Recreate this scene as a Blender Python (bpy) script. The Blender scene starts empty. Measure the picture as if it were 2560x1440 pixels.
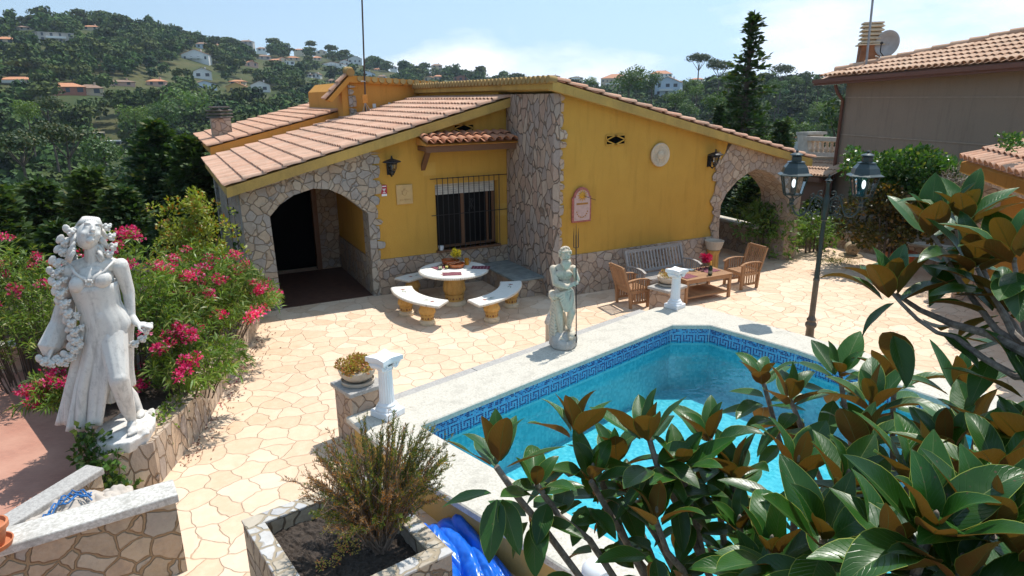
import bpy, math, random
import numpy as np
from mathutils import Vector, Matrix, Euler, noise as mnoise
R=math.radians
random.seed(7); np.random.seed(7)
sc=bpy.context.scene; COL=sc.collection
# ---------------------------------------------------------------- camera
H=4.4; FPX=1640.0
PITCH,ROLL,YAW=R(16.24),R(-0.562),R(27.426)
FW=Vector((math.sin(YAW)*math.cos(PITCH),math.cos(YAW)*math.cos(PITCH),-math.sin(PITCH)))
_r=Vector((math.cos(YAW),-math.sin(YAW),0)); _u=_r.cross(FW)
RT=_r*math.cos(ROLL)+_u*math.sin(ROLL); UP=-_r*math.sin(ROLL)+_u*math.cos(ROLL)
cd=bpy.data.cameras.new('camera'); cam=bpy.data.objects.new('camera',cd); COL.objects.link(cam)
cd.sensor_width=36; cd.lens=36*FPX/2560; cd.clip_start=.05; cd.clip_end=6000
M3=Matrix((RT,UP,-FW)).transposed()
cam.matrix_world=Matrix.Translation((0,0,H))@M3.to_4x4(); sc.camera=cam
# ---------------------------------------------------------------- sky, sun, exposure
SUN_EL,SUN_AZ=66,21      # elevation; azimuth of the direction towards the sun, from +X towards +Y
w=bpy.data.worlds.new("World"); sc.world=w; w.use_nodes=True
nt=w.node_tree; N=nt.nodes; L=nt.links
bg=N['Background']
sky=N.new('ShaderNodeTexSky'); sky.sky_type='NISHITA'; sky.sun_disc=False
sky.sun_elevation=R(SUN_EL); sky.sun_rotation=R(90-SUN_AZ); sky.air_density=1.0; sky.dust_density=.6; sky.ozone_density=1.6; sky.altitude=100
def clouds():
    tc=N.new('ShaderNodeTexCoord'); mp=N.new('ShaderNodeMapping'); mp.inputs['Scale'].default_value=(1,1,2.6)
    L.new(tc.outputs['Generated'],mp.inputs[0])
    n1=N.new('ShaderNodeTexNoise'); n1.inputs['Scale'].default_value=3.6; n1.inputs['Detail'].default_value=9; n1.inputs['Roughness'].default_value=.52
    mp.inputs['Location'].default_value=(3.1,1.7,.35)
    L.new(mp.outputs[0],n1.inputs['Vector'])
    sx=N.new('ShaderNodeSeparateXYZ'); L.new(tc.outputs['Generated'],sx.inputs[0])
    # clouds stand low over the horizon, mostly towards +X
    lo=N.new('ShaderNodeMapRange'); lo.inputs[1].default_value=-.02; lo.inputs[2].default_value=.30; lo.inputs[3].default_value=.24; lo.inputs[4].default_value=-.16
    L.new(sx.outputs[2],lo.inputs[0])
    rt=N.new('ShaderNodeMapRange'); rt.inputs[1].default_value=.1; rt.inputs[2].default_value=.9; rt.inputs[3].default_value=-.16; rt.inputs[4].default_value=.10
    L.new(sx.outputs[0],rt.inputs[0])
    a=N.new('ShaderNodeMath'); a.operation='ADD'; L.new(n1.outputs['Fac'],a.inputs[0]); L.new(lo.outputs[0],a.inputs[1])
    b=N.new('ShaderNodeMath'); b.operation='ADD'; L.new(a.outputs[0],b.inputs[0]); L.new(rt.outputs[0],b.inputs[1])
    cr=N.new('ShaderNodeMapRange'); cr.inputs[1].default_value=.57; cr.inputs[2].default_value=.80; L.new(b.outputs[0],cr.inputs[0])
    # thin veil getting denser to the right
    ve=N.new('ShaderNodeMapRange'); ve.inputs[1].default_value=-.2; ve.inputs[2].default_value=.9; ve.inputs[3].default_value=.42; ve.inputs[4].default_value=.85
    L.new(sx.outputs[0],ve.inputs[0])
    mx0=N.new('ShaderNodeMix'); mx0.data_type='RGBA'; L.new(ve.outputs[0],mx0.inputs[0]); L.new(sky.outputs[0],mx0.inputs[6]); mx0.inputs[7].default_value=(7.4,10.9,14.9,1)
    mx=N.new('ShaderNodeMix'); mx.data_type='RGBA'; L.new(cr.outputs[0],mx.inputs[0]); L.new(mx0.outputs[2],mx.inputs[6]); mx.inputs[7].default_value=(14,14.4,15,1)
    L.new(mx.outputs[2],bg.inputs[0])
clouds()
bg.inputs[1].default_value=.085
sl=bpy.data.lights.new('sun','SUN'); sl.energy=4.6; sl.angle=R(.5); sl.color=(1,.955,.88)
so=bpy.data.objects.new('sun',sl); COL.objects.link(so)
sdir=Vector((math.cos(R(SUN_EL))*math.cos(R(SUN_AZ)),math.cos(R(SUN_EL))*math.sin(R(SUN_AZ)),math.sin(R(SUN_EL))))
so.rotation_euler=sdir.to_track_quat('Z','Y').to_euler(); so.location=(10,10,40)
sc.view_settings.view_transform='Standard'; sc.view_settings.look='None'; sc.view_settings.gamma=1; sc.view_settings.exposure=0.10
sc.cycles.max_bounces=7; sc.cycles.diffuse_bounces=3; sc.cycles.glossy_bounces=3; sc.cycles.transmission_bounces=4; sc.cycles.transparent_max_bounces=8; sc.cycles.volume_bounces=0
# ---------------------------------------------------------------- surveying helpers: a sight line meets a real plane
def ray(px,py): return RT*((px-1280)/FPX)-UP*((py-720)/FPX)+FW
O=Vector((0,0,H))
def Z(px,py,h=0): d=ray(px,py); return O+d*((h-H)/d.z)
def YP(px,py,Y): d=ray(px,py); return O+d*(Y/d.y)
def XP(px,py,X): d=ray(px,py); return O+d*(X/d.x)
def DP(px,py,t): d=ray(px,py); return O+d*(t/math.hypot(d.x,d.y))
# ---------------------------------------------------------------- object helpers
def tag(o,label=None,cat=None,group=None,kind=None):
    if label:o['label']=label
    if cat:o['category']=cat
    if group:o['group']=group
    if kind:o['kind']=kind
    return o
def empty(name,loc,label,cat,group=None,rz=0):
    o=bpy.data.objects.new(name,None); COL.objects.link(o); o.location=loc; o.rotation_euler=(0,0,rz); o.empty_display_size=.1
    return tag(o,label,cat,group)
def copy_tree(o,loc=None,rz=None,label=None,parent=None,scale=None):
    c=o.copy(); COL.objects.link(c)
    if parent: c.parent=parent
    if loc is not None:c.location=loc
    if rz is not None:c.rotation_euler=(0,0,rz)
    if scale is not None:c.scale=scale if hasattr(scale,'__len__') else (scale,)*3
    if label:c['label']=label
    for ch in KIDS.get(o.name,[]): copy_tree(ch,parent=c)
    return c
KIDS={}
def link(name,me,parent=None):
    o=bpy.data.objects.new(name,me); COL.objects.link(o)
    if parent: o.parent=parent; KIDS.setdefault(parent.name,[]).append(o)
    return o
class M:
    def __init__(s): s.v=[];s.f=[];s.mi=[];s.m=0
    def add(s,vs,fs,mat=None):
        b=len(s.v); s.v+= [tuple(x) for x in vs]; s.f+=[tuple(i+b for i in f) for f in fs]; s.mi+=[s.m if mat is None else mat]*len(fs); return s
    def box(s,c,d,rz=0,rot=None):
        x,y,z=d[0]/2,d[1]/2,d[2]/2; m=rot if rot is not None else Matrix.Rotation(rz,3,'Z'); c=Vector(c)
        vs=[c+m@Vector((a*x,b*y,e*z)) for a in(-1,1) for b in(-1,1) for e in(-1,1)]
        return s.add(vs,[(0,1,3,2),(4,6,7,5),(0,4,5,1),(2,3,7,6),(0,2,6,4),(1,5,7,3)])
    def bb(s,a,b):
        a,b=Vector(a),Vector(b); return s.box((a+b)/2,[abs(b[i]-a[i]) for i in range(3)])
    def bar(s,a,b,w,h,up=(0,0,1)):
        a,b=Vector(a),Vector(b); d=b-a; l=d.length; d.normalize(); u=Vector(up); x=d.cross(u)
        if x.length<1e-4: x=d.cross(Vector((1,0,0)))
        x.normalize(); u=x.cross(d); m=Matrix((x,d,u)).transposed()
        return s.box((a+b)/2,(w,l,h),rot=m)
    def poly(s,pts): return s.add(pts,[tuple(range(len(pts)))])
    def ext(s,pts,vec):
        vec=Vector(vec); n=len(pts); p=[Vector(q) for q in pts]
        return s.add(p+[q+vec for q in p],[tuple(range(n))[::-1],tuple(range(n,2*n))]+[(i,(i+1)%n,n+(i+1)%n,n+i) for i in range(n)])
    def prism(s,xy,z0,z1): return s.ext([(x,y,z0) for x,y in xy],(0,0,z1-z0))
    def tube(s,pts,r,n=8,cap=True):
        pts=[Vector(p) for p in pts]; rs=r if hasattr(r,'__len__') else [r]*len(pts); vs=[];ref=None
        for i,p in enumerate(pts):
            d=(pts[min(i+1,len(pts)-1)]-pts[max(i-1,0)]); d.normalize()
            if ref is None: ref=d.orthogonal().normalized()
            x=(ref-d*ref.dot(d)); x=x.normalized() if x.length>1e-5 else d.orthogonal().normalized(); ref=x; y=d.cross(x)
            vs+=[p+(x*math.cos(2*math.pi*k/n)+y*math.sin(2*math.pi*k/n))*rs[i] for k in range(n)]
        fs=[(i*n+k,i*n+(k+1)%n,(i+1)*n+(k+1)%n,(i+1)*n+k) for i in range(len(pts)-1) for k in range(n)]
        if cap: fs+=[tuple(range(n))[::-1],tuple((len(pts)-1)*n+k for k in range(n))]
        return s.add(vs,fs)
    def lathe(s,prof,c=(0,0,0),n=24,fn=None,cap=True):
        vs=[];c=Vector(c)
        for r,z in prof:
            for k in range(n):
                a=2*math.pi*k/n; rr=r*(fn(a,z) if fn else 1); vs.append(c+Vector((rr*math.cos(a),rr*math.sin(a),z)))
        m=len(prof); fs=[(i*n+k,i*n+(k+1)%n,(i+1)*n+(k+1)%n,(i+1)*n+k) for i in range(m-1) for k in range(n)]
        if cap: fs+=[tuple(range(n))[::-1],tuple((m-1)*n+k for k in range(n))]
        return s.add(vs,fs)
    def ell(s,c,r,rot=None,n=12,m=8):
        r=r if hasattr(r,'__len__') else (r,r,r); c=Vector(c); rm=rot if rot is not None else Matrix.Identity(3); vs=[]
        for i in range(1,m):
            t=math.pi*i/m
            for k in range(n):
                a=2*math.pi*k/n; vs.append(c+rm@Vector((r[0]*math.sin(t)*math.cos(a),r[1]*math.sin(t)*math.sin(a),r[2]*math.cos(t))))
        b=len(vs); vs+=[c+rm@Vector((0,0,r[2])),c-rm@Vector((0,0,r[2]))]
        fs=[(i*n+k,(i+1)*n+k,(i+1)*n+(k+1)%n,i*n+(k+1)%n) for i in range(m-2) for k in range(n)]
        fs+=[(b,k,(k+1)%n) for k in range(n)]+[(b+1,(m-2)*n+(k+1)%n,(m-2)*n+k) for k in range(n)]
        return s.add(vs,fs)
    def cap(s,a,b,ra,rb,n=12):   # rounded tapering limb
        s.tube([a,b],[ra,rb],n); s.ell(a,ra,n=n,m=6); return s.ell(b,rb,n=n,m=6)
    def build(s,name,mats,parent=None,smooth=False,bevel=0,normals=False):
        me=bpy.data.meshes.new(name); me.from_pydata(s.v,[],s.f)
        for m in (mats if isinstance(mats,(list,tuple)) else [mats]): me.materials.append(m)
        if any(s.mi): me.polygons.foreach_set('material_index',s.mi)
        if smooth: me.shade_smooth() if smooth is True else None
        if normals:
            import bmesh
            b=bmesh.new(); b.from_mesh(me); bmesh.ops.recalc_face_normals(b,faces=b.faces); b.to_mesh(me); b.free()
        o=link(name,me,parent)
        if isinstance(smooth,(int,float)) and smooth is not True and smooth: 
            me.shade_smooth(); me.set_sharp_from_angle(angle=R(smooth))
        if bevel:
            md=o.modifiers.new('bevel','BEVEL'); md.width=bevel; md.segments=2; md.limit_method='ANGLE'; md.angle_limit=R(40)
        return o
def npmesh(name,V,F,mats,parent=None,mi=None,smooth=False):
    me=bpy.data.meshes.new(name); k=F.shape[1]
    me.vertices.add(len(V)); me.vertices.foreach_set('co',V.astype(np.float32).ravel())
    me.loops.add(F.size); me.loops.foreach_set('vertex_index',F.astype(np.int32).ravel())
    me.polygons.add(len(F)); me.polygons.foreach_set('loop_start',np.arange(0,F.size,k,dtype=np.int32)); me.polygons.foreach_set('loop_total',np.full(len(F),k,np.int32))
    if mi is not None: me.polygons.foreach_set('material_index',mi.astype(np.int32))
    me.update(calc_edges=True)
    for m in (mats if isinstance(mats,(list,tuple)) else [mats]): me.materials.append(m)
    if smooth: me.shade_smooth()
    return link(name,me,parent) if name else me
# ---------------------------------------------------------------- materials
class NT:
    def __init__(s,name):
        s.mat=bpy.data.materials.new(name); s.mat.use_nodes=True; s.t=s.mat.node_tree; s.b=s.t.nodes['Principled BSDF']; s.out=s.t.nodes['Material Output']
        s.co=None
    def n(s,t,**k):
        x=s.t.nodes.new('ShaderNode'+t)
        for a,b in k.items(): setattr(x,a,b)
        return x
    def l(s,a,b): s.t.links.new(a,b)
    def coord(s,kind='Object',scale=(1,1,1),rot=(0,0,0)):
        tc=s.n('TexCoord'); mp=s.n('Mapping'); mp.inputs['Scale'].default_value=scale; mp.inputs['Rotation'].default_value=rot; s.l(tc.outputs[kind],mp.inputs[0]); return mp.outputs[0]
    def noise(s,v,scale,detail=4,rough=.55,dist=0):
        x=s.n('TexNoise'); x.inputs['Scale'].default_value=scale; x.inputs['Detail'].default_value=detail; x.inputs['Roughness'].default_value=rough; x.inputs['Distortion'].default_value=dist; s.l(v,x.inputs['Vector']); return x.outputs['Fac']
    def ramp(s,f,stops,interp='LINEAR'):
        x=s.n('ValToRGB'); x.color_ramp.interpolation=interp; e=x.color_ramp.elements
        for i,(p,c) in enumerate(stops):
            c=(c,c,c) if not hasattr(c,'__len__') else c
            if i<2: el=e[i]; el.position=p
            else: el=e.new(p)
            el.color=(*c,1)
        s.l(f,x.inputs[0]); return x.outputs[0]
    def mix(s,f,a,b,mode='MIX'):
        x=s.n('Mix'); x.data_type='RGBA'; x.blend_type=mode
        for i,v in((0,f),(6,a),(7,b)):
            if hasattr(v,'is_output'): s.l(v,x.inputs[i])
            elif i==0: x.inputs[0].default_value=v
            else: x.inputs[i].default_value=(*v,1) if len(v)==3 else v
        return x.outputs[2]
    def math(s,op,a,b=0,c=0):
        x=s.n('Math'); x.operation=op
        for i,v in enumerate((a,b,c)):
            if hasattr(v,'is_output'): s.l(v,x.inputs[i])
            else: x.inputs[i].default_value=v
        return x.outputs[0]
    def mr(s,v,a,b,c=0,d=1):
        x=s.n('MapRange'); s.l(v,x.inputs[0])
        for i,q in enumerate((a,b,c,d)): x.inputs[i+1].default_value=q
        return x.outputs[0]
    def bump(s,h,st=.5,dist=.02):
        x=s.n('Bump'); x.inputs['Strength'].default_value=st; x.inputs['Distance'].default_value=dist; s.l(h,x.inputs['Height']); s.l(x.outputs[0],s.b.inputs['Normal']); return x
    def fin(s,col=None,rough=.8,spec=None):
        if col is not None:
            if hasattr(col,'is_output'): s.l(col,s.b.inputs['Base Color'])
            else: s.b.inputs['Base Color'].default_value=(*col,1)
        if hasattr(rough,'is_output'): s.l(rough,s.b.inputs['Roughness'])
        else: s.b.inputs['Roughness'].default_value=rough
        if spec is not None: s.b.inputs['Specular IOR Level'].default_value=spec
        return s.mat
def plain(name,col,rough=.7,var=.15,scale=6,metal=0,spec=None,bump=0):
    t=NT(name); v=t.coord(); n=t.noise(v,scale,5,.6)
    c=t.mix(t.mr(n,.3,.7),tuple(x*(1-var) for x in col),tuple(min(1,x*(1+var)) for x in col)); t.b.inputs['Metallic'].default_value=metal
    if bump: t.bump(t.noise(v,scale*12,3),.4,bump)
    return t.fin(c,rough,spec)
def crazy(name,scale=4.6,cols=None,mortar=(.30,.20,.12),mw=.055,bumpd=.03,warp=.12,squash=1.0,gain=1.0):
    t=NT(name); v=t.coord('Object',(1,1,squash))
    nx=t.n('TexNoise'); nx.inputs['Scale'].default_value=5; nx.inputs['Detail'].default_value=2; t.l(v,nx.inputs['Vector'])
    va=t.n('VectorMath'); va.operation='SUBTRACT'; t.l(nx.outputs['Color'],va.inputs[0]); va.inputs[1].default_value=(.5,.5,.5)
    vs=t.n('VectorMath'); vs.operation='SCALE'; t.l(va.outputs[0],vs.inputs[0]); vs.inputs['Scale'].default_value=warp
    vv=t.n('VectorMath'); vv.operation='ADD'; t.l(v,vv.inputs[0]); t.l(vs.outputs[0],vv.inputs[1]); v2=vv.outputs[0]
    vo=t.n('TexVoronoi'); vo.inputs['Scale'].default_value=scale; t.l(v2,vo.inputs['Vector'])
    ve=t.n('TexVoronoi',feature='DISTANCE_TO_EDGE'); ve.inputs['Scale'].default_value=scale; t.l(v2,ve.inputs['Vector'])
    cols=cols or [(.33,.20,.13),(.44,.29,.18),(.34,.25,.21),(.52,.38,.25),(.27,.22,.20),(.46,.26,.17)]
    sp=t.n('SeparateColor'); t.l(vo.outputs['Color'],sp.inputs[0])
    c=t.ramp(sp.outputs[0],[(i/len(cols),tuple(q*gain for q in k)) for i,k in enumerate(cols)],'CONSTANT')
    c=t.mix(t.mr(t.noise(v,22,5,.65),.3,.75,.0,.42),c,(.52*gain,.43*gain,.34*gain)); c=t.mix(t.mr(t.noise(v,9,5,.7),.5,.75,0,.45),c,(.20,.16,.13)); c=t.mix(t.mr(t.noise(v,3.1,4),.45,.75,.0,.35),c,(.23,.17,.13))
    e=t.mr(ve.outputs['Distance'],mw*.45,mw,0,1)
    c=t.mix(e,tuple(m*gain for m in mortar),c)
    hgt=t.math('ADD',e,t.math('MULTIPLY',t.noise(v,30,4,.6),.35)); hgt=t.math('ADD',hgt,t.math('MULTIPLY',sp.outputs[1],.5)); t.bump(hgt,1,bumpd)
    return t.fin(c,.82)
def patio_mat():
    t=NT('stamped_patio'); v=t.coord('Object')
    nx=t.n('TexNoise'); nx.inputs['Scale'].default_value=3.0; nx.inputs['Detail'].default_value=2; t.l(v,nx.inputs['Vector'])
    va=t.n('VectorMath'); va.operation='SUBTRACT'; t.l(nx.outputs['Color'],va.inputs[0]); va.inputs[1].default_value=(.5,.5,.5)
    vs=t.n('VectorMath'); vs.operation='SCALE'; t.l(va.outputs[0],vs.inputs[0]); vs.inputs['Scale'].default_value=.26
    vv=t.n('VectorMath'); vv.operation='ADD'; t.l(v,vv.inputs[0]); t.l(vs.outputs[0],vv.inputs[1]); v2=vv.outputs[0]
    ve=t.n('TexVoronoi',feature='DISTANCE_TO_EDGE',voronoi_dimensions='2D'); ve.inputs['Scale'].default_value=3.0; t.l(v2,ve.inputs['Vector']); ve.inputs['Randomness'].default_value=.85
    vo=t.n('TexVoronoi',voronoi_dimensions='2D'); vo.inputs['Scale'].default_value=3.0; vo.inputs['Randomness'].default_value=.85; t.l(v2,vo.inputs['Vector'])
    sp=t.n('SeparateColor'); t.l(vo.outputs['Color'],sp.inputs[0])
    c=t.ramp(sp.outputs[0],[(0,(.64,.45,.30)),(.4,(.72,.52,.36)),(1,(.78,.60,.44))])
    c=t.mix(t.mr(t.noise(v,.55,4,.6),.42,.66,0,.5),c,(.66,.45,.31)); c=t.mix(t.mr(t.noise(v,7,6,.7),.45,.8,0,.5),c,(.82,.68,.52))
    c=t.mix(t.mr(t.noise(v,1.7,3,.5),.64,.74,0,.5),c,(.55,.31,.17))
    c=t.mix(t.mr(t.noise(v,34,3,.6),.62,.8,0,.4),c,(.42,.30,.20))
    wj=t.math('MULTIPLY_ADD',t.noise(v,2.2,3),.014,.003)
    e=t.n('MapRange'); t.l(ve.outputs['Distance'],e.inputs[0]); e.inputs[1].default_value=.001; t.l(wj,e.inputs[2])
    jc=t.mix(t.mr(t.noise(v,1.1,3),.40,.62),(.46,.32,.21),(.58,.39,.25)); c=t.mix(e.outputs[0],jc,c)
    hg=t.math('ADD',t.mr(ve.outputs['Distance'],0,.035),t.math('MULTIPLY',t.noise(v,9,5,.6),.25)); t.bump(hg,.7,.022)
    return t.fin(c,t.mr(t.noise(v,3,3),.3,.7,.55,.8),.35)
def speckle(name,a,b,c3,sc1=90,dirt=.35):
    t=NT(name); v=t.coord(); c=t.mix(t.mr(t.noise(v,sc1,2,.7),.42,.60),a,b)
    c=t.mix(t.mr(t.noise(v,sc1*.55,3,.8),.62,.70,0,.75),c,c3); c=t.mix(t.mr(t.noise(v,4.2,6,.7),.50,.75,0,dirt),c,tuple(x*.55 for x in b))
    t.bump(t.noise(v,sc1,3,.7),.5,.006); return t.fin(c,.75)
def plaster(name,col,dark,var=.5,sc=60,patch=None):
    t=NT(name); v=t.coord(); c=t.mix(t.mr(t.noise(v,1.3,5,.6),.35,.7,0,var),col,dark)
    c=t.mix(t.mr(t.noise(v,sc,3,.7),.35,.7,0,.25),c,tuple(min(1,x*1.25) for x in col))
    if patch:
        vo=t.n('TexVoronoi',distance='CHEBYCHEV'); vo.inputs['Scale'].default_value=1.1; t.l(v,vo.inputs['Vector']); sp=t.n('SeparateColor'); t.l(vo.outputs['Color'],sp.inputs[0])
        k=t.math('MULTIPLY',t.mr(vo.outputs['Distance'],.18,.15),t.mr(sp.outputs[0],.55,.56)); c=t.mix(t.math('MULTIPLY',k,.35),c,patch)
    v3=t.coord('Object',(4.5,4.5,.55)); c=t.mix(t.mr(t.noise(v3,1.2,5,.65),.52,.78,0,.4),c,tuple(q*.62 for q in dark)); t.bump(t.noise(v,sc*.5,5,.75),.6,.012); return t.fin(c,.88,.2)
def tilemat(name,a=(.52,.27,.17),b=(.62,.37,.25),dirt=(.20,.16,.12),amt=.6):
    t=NT(name); v=t.coord(); g=t.n('NewGeometry'); c=t.mix(g.outputs['Random Per Island'],a,b)
    c=t.mix(t.mr(t.noise(v,1.6,6,.7),.45,.75,0,amt),c,dirt); c=t.mix(t.mr(t.noise(v,14,5,.7),.5,.8,0,.45),c,(.62,.52,.42))
    t.bump(t.noise(v,50,3),.3,.004); return t.fin(c,.85,.2)
def leafmat(name,a,b,c3=None,trans=.35,rough=.5,back=None,amount3=.12,objrand=False,spec=.4,nscale=.35):
    t=NT(name); g=t.n('NewGeometry'); rnd=g.outputs['Random Per Island']; c=t.mix(rnd,a,b)
    if c3: c=t.mix(t.mr(rnd,1-amount3,1-amount3+.01),c,c3)
    v=t.coord('Object'); k=t.mr(t.noise(v,nscale,3),.32,.68,.55,1.45); 
    if objrand:
        oi=t.n('ObjectInfo'); c=t.mix(t.mr(oi.outputs['Random'],0,1,0,.45),c,tuple(x for x in (b[0]*1.5,b[1]*1.15,b[2]*.7)))
    mm=t.n('VectorMath'); mm.operation='SCALE'; t.l(c,mm.inputs[0]); t.l(k,mm.inputs['Scale']); c=mm.outputs[0]
    if back: c=t.mix(g.outputs['Backfacing'],c,back)
    t.fin(c,rough,spec)
    tr=t.n('BsdfTranslucent'); cc=t.mix(1,c,(1.5,1.5,.6),'MULTIPLY'); t.l(cc,tr.inputs[0]); mx=t.n('MixShader'); mx.inputs[0].default_value=trans
    t.l(t.b.outputs[0],mx.inputs[1]); t.l(tr.outputs[0],mx.inputs[2]); t.l(mx.outputs[0],t.out.inputs[0]); return t.mat
def wood(name,a,b,sc=(2,2,30)):
    t=NT(name); v=t.coord('Object',sc); c=t.mix(t.mr(t.noise(v,4,6,.7),.3,.7),a,b); g=t.n('NewGeometry'); c=t.mix(t.math('MULTIPLY',g.outputs['Random Per Island'],.45),c,tuple(x*.55 for x in a)); t.bump(t.noise(v,8,3),.3,.003); return t.fin(c,.65)
def stonemat(name,a,b,dirt,rough=.7,sc=3,amt=.6):
    t=NT(name); v=t.coord(); c=t.mix(t.mr(t.noise(v,sc,6,.6),.3,.7),a,b)
    g=t.n('NewGeometry'); p=t.mr(g.outputs['Pointiness'],.45,.497,1,0); c=t.mix(t.math('MULTIPLY',p,amt),c,dirt)
    c=t.mix(t.mr(t.noise(v,sc*7,6,.75),.52,.78,0,.45),c,dirt); v2=t.coord('Object',(7,7,1.1)); c=t.mix(t.mr(t.noise(v2,1.6,5,.7),.54,.72,0,.55*min(1,amt)),c,dirt); t.bump(t.noise(v,sc*14,4,.7),.4,.004); return t.fin(c,rough,.3)
MAT={}
MAT['patio']=patio_mat()
MAT['stone']=crazy('crazy_stone',5.4,[(.36,.25,.17),(.43,.31,.21),(.36,.29,.24),(.47,.36,.26),(.31,.26,.23),(.42,.28,.19)],(.27,.19,.13),.04)
MAT['stone_light']=crazy('crazy_stone_light',5.2,[(.36,.32,.27),(.43,.37,.29),(.34,.32,.29),(.45,.36,.26),(.38,.30,.22),(.31,.29,.27)],(.27,.21,.15),.04)
MAT['stone_pink']=crazy('crazy_stone_pink',5.4,[(.46,.31,.21),(.52,.37,.26),(.45,.33,.26),(.55,.42,.31),(.42,.32,.26),(.50,.33,.22)],(.33,.22,.15),.038)
MAT['stone_thin']=crazy('crazy_stone_thin',7,[(.50,.36,.25),(.60,.46,.33),(.42,.34,.29),(.58,.40,.26),(.46,.36,.28),(.66,.52,.38)],(.30,.21,.14),.05,squash=.45)
MAT['stone_big']=crazy('crazy_stone_big',4.5,[(.42,.31,.20),(.50,.38,.25),(.38,.33,.27),(.47,.33,.21),(.36,.31,.26),(.52,.42,.30)],(.33,.22,.12),.06)
MAT['coping']=speckle('cast_stone_coping',(.60,.555,.47),(.49,.45,.375),(.26,.22,.18),34,.55)
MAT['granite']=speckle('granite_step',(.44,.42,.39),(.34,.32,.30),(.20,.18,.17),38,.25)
MAT['oldcap']=speckle('weathered_cap',(.62,.59,.54),(.46,.43,.38),(.24,.21,.18),34,.8)
MAT['yellow']=plaster('ochre_plaster',(.59,.325,.062),(.49,.255,.045),.55,55,patch=(.67,.43,.12))
MAT['orange']=plaster('orange_plaster',(.60,.29,.065),(.50,.22,.045),.5,55)
MAT['fascia']=plaster('fascia_plaster',(.56,.36,.10),(.32,.22,.08),.85,30)
MAT['mossy']=plaster('mossy_ochre',(.40,.26,.10),(.20,.15,.07),.8,25)
MAT['grey']=plaster('taupe_render',(.27,.215,.165),(.23,.18,.14),.4,30)
MAT['poolwall']=plaster('pool_ochre',(.58,.37,.12),(.48,.29,.09),.5,50)
MAT['tile']=tilemat('clay_tile')
MAT['tile_old']=tilemat('old_clay_tile',(.54,.30,.20),(.62,.39,.275),(.25,.18,.13),.65)
MAT['tile_red']=tilemat('red_clay_tile',(.46,.20,.11),(.56,.27,.16),(.22,.13,.09),.3)
MAT['tile_n']=tilemat('neighbour_tile',(.52,.32,.21),(.62,.42,.29),(.30,.20,.13),.5)
MAT['dark']=plain('dark_interior',(.003,.0028,.0026),.95,spec=.05)  # near-black colour stands in for shade inside rooms and vents
MAT['brown']=wood('brown_wood',(.16,.07,.03),(.24,.11,.05))
MAT['teak']=wood('teak_wood',(.36,.18,.085),(.50,.28,.14),(12,12,3))
MAT['greywood']=wood('weathered_wood',(.36,.32,.29),(.52,.48,.44),(12,12,3))
MAT['iron']=plain('black_iron',(.02,.02,.022),.45,metal=.3)
MAT['lampgreen']=plain('green_black_iron',(.030,.042,.038),.42,metal=.2)
MAT['postbrown']=plain('painted_post',(.10,.085,.065),.5,.3,metal=.1)
MAT['marble']=stonemat('statue_stone',(.72,.69,.64),(.62,.58,.53),(.20,.18,.17),.65,3,.9)
MAT['marble_g']=stonemat('greenish_statue_stone',(.70,.60,.46),(.58,.50,.38),(.10,.11,.10),.65,3,.9)
MAT['white']=plain('white_paint',(.80,.80,.80),.5,.05,bump=.001)
MAT['bone']=stonemat('bone_stone',(.60,.52,.42),(.50,.42,.33),(.22,.17,.12),.75,4,.6)
MAT['amber']=stonemat('amber_stone',(.62,.37,.11),(.54,.30,.08),(.28,.13,.03),.6,5,.9)
MAT['cream']=stonemat('cream_stone',(.72,.60,.42),(.64,.50,.34),(.30,.22,.13),.7,5,.6)
MAT['terra']=plain('terracotta',(.50,.17,.07),.6,.15)
MAT['glaze']=plain('glazed_clay',(.36,.10,.025),.15,.3)
MAT['soil']=plain('dark_soil',(.055,.04,.03),.95,.5,30,bump=.02)
MAT['white_wall']=plain('white_wall',(.72,.72,.71),.8,.04)
MAT['copper']=plain('brown_gutter',(.14,.055,.035),.45,.1)
# ================================================================ SETTING: terrain, patio, drive
_tab=[(-300,45,440,110,-18),(0,42,480,110,-18),(130,34,490,110,-18),(280,38,500,110,-18),(460,78,520,110,-18),(640,112,560,120,-18),(800,122,600,130,-18),(900,142,620,140,-18),
 (1000,162,560,150,-18),(1130,174,520,150,-18),(1280,196,480,150,-18),(1420,208,420,170,-18),(1560,210,360,180,-18),(1700,205,330,190,-17),(1800,196,310,190,-17),(2000,200,310,190,-16),(2150,205,310,190,-16),(2560,200,310,190,-14)]
_T=[]
for px,py,Rr,rv,zv in _tab:
    d=ray(px,py); _T.append((math.atan2(d.x,d.y),Rr,H+Rr*d.z/math.hypot(d.x,d.y)-6.5,rv,zv))
_T=np.array(_T)
def terr_np(x,y):
    az=np.arctan2(x,y); r=np.hypot(x,y)
    Rr,zr,rv,zv=(np.interp(az,_T[:,0],_T[:,k]) for k in(1,2,3,4))
    t=np.clip((r-rv)/(Rr-rv),0,1)
    a=np.clip((r-24)/(rv-24),0,1)
    z=np.where(r<24,-2.6,np.where(r<rv,-2.6+(zv+2.6)*a**.8,zv+(zr-zv)*t**1.25))
    z=np.where(r>Rr,zr-(r-Rr)*.10,z)
    z=np.minimum(z,np.where(r>Rr,zr,1e9))
    und=(np.sin(x*.031+1.3)*np.cos(y*.027)+.5*np.sin(x*.083+y*.061))*np.clip((r-60)/200,0,1)*2.2*np.clip(1.2-t,0,1)
    return z+und
def terr(x,y): return float(terr_np(np.array([x],float),np.array([y],float))[0])
def on_terr(px,py,r0=30):
    d=ray(px,py); h=math.hypot(d.x,d.y); r=r0
    while r<640:
        if H+r*d.z/h<=terr(r*d.x/h,r*d.y/h): break
        r+=2
    return Vector((r*d.x/h,r*d.y/h,H+r*d.z/h)),r
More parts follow.
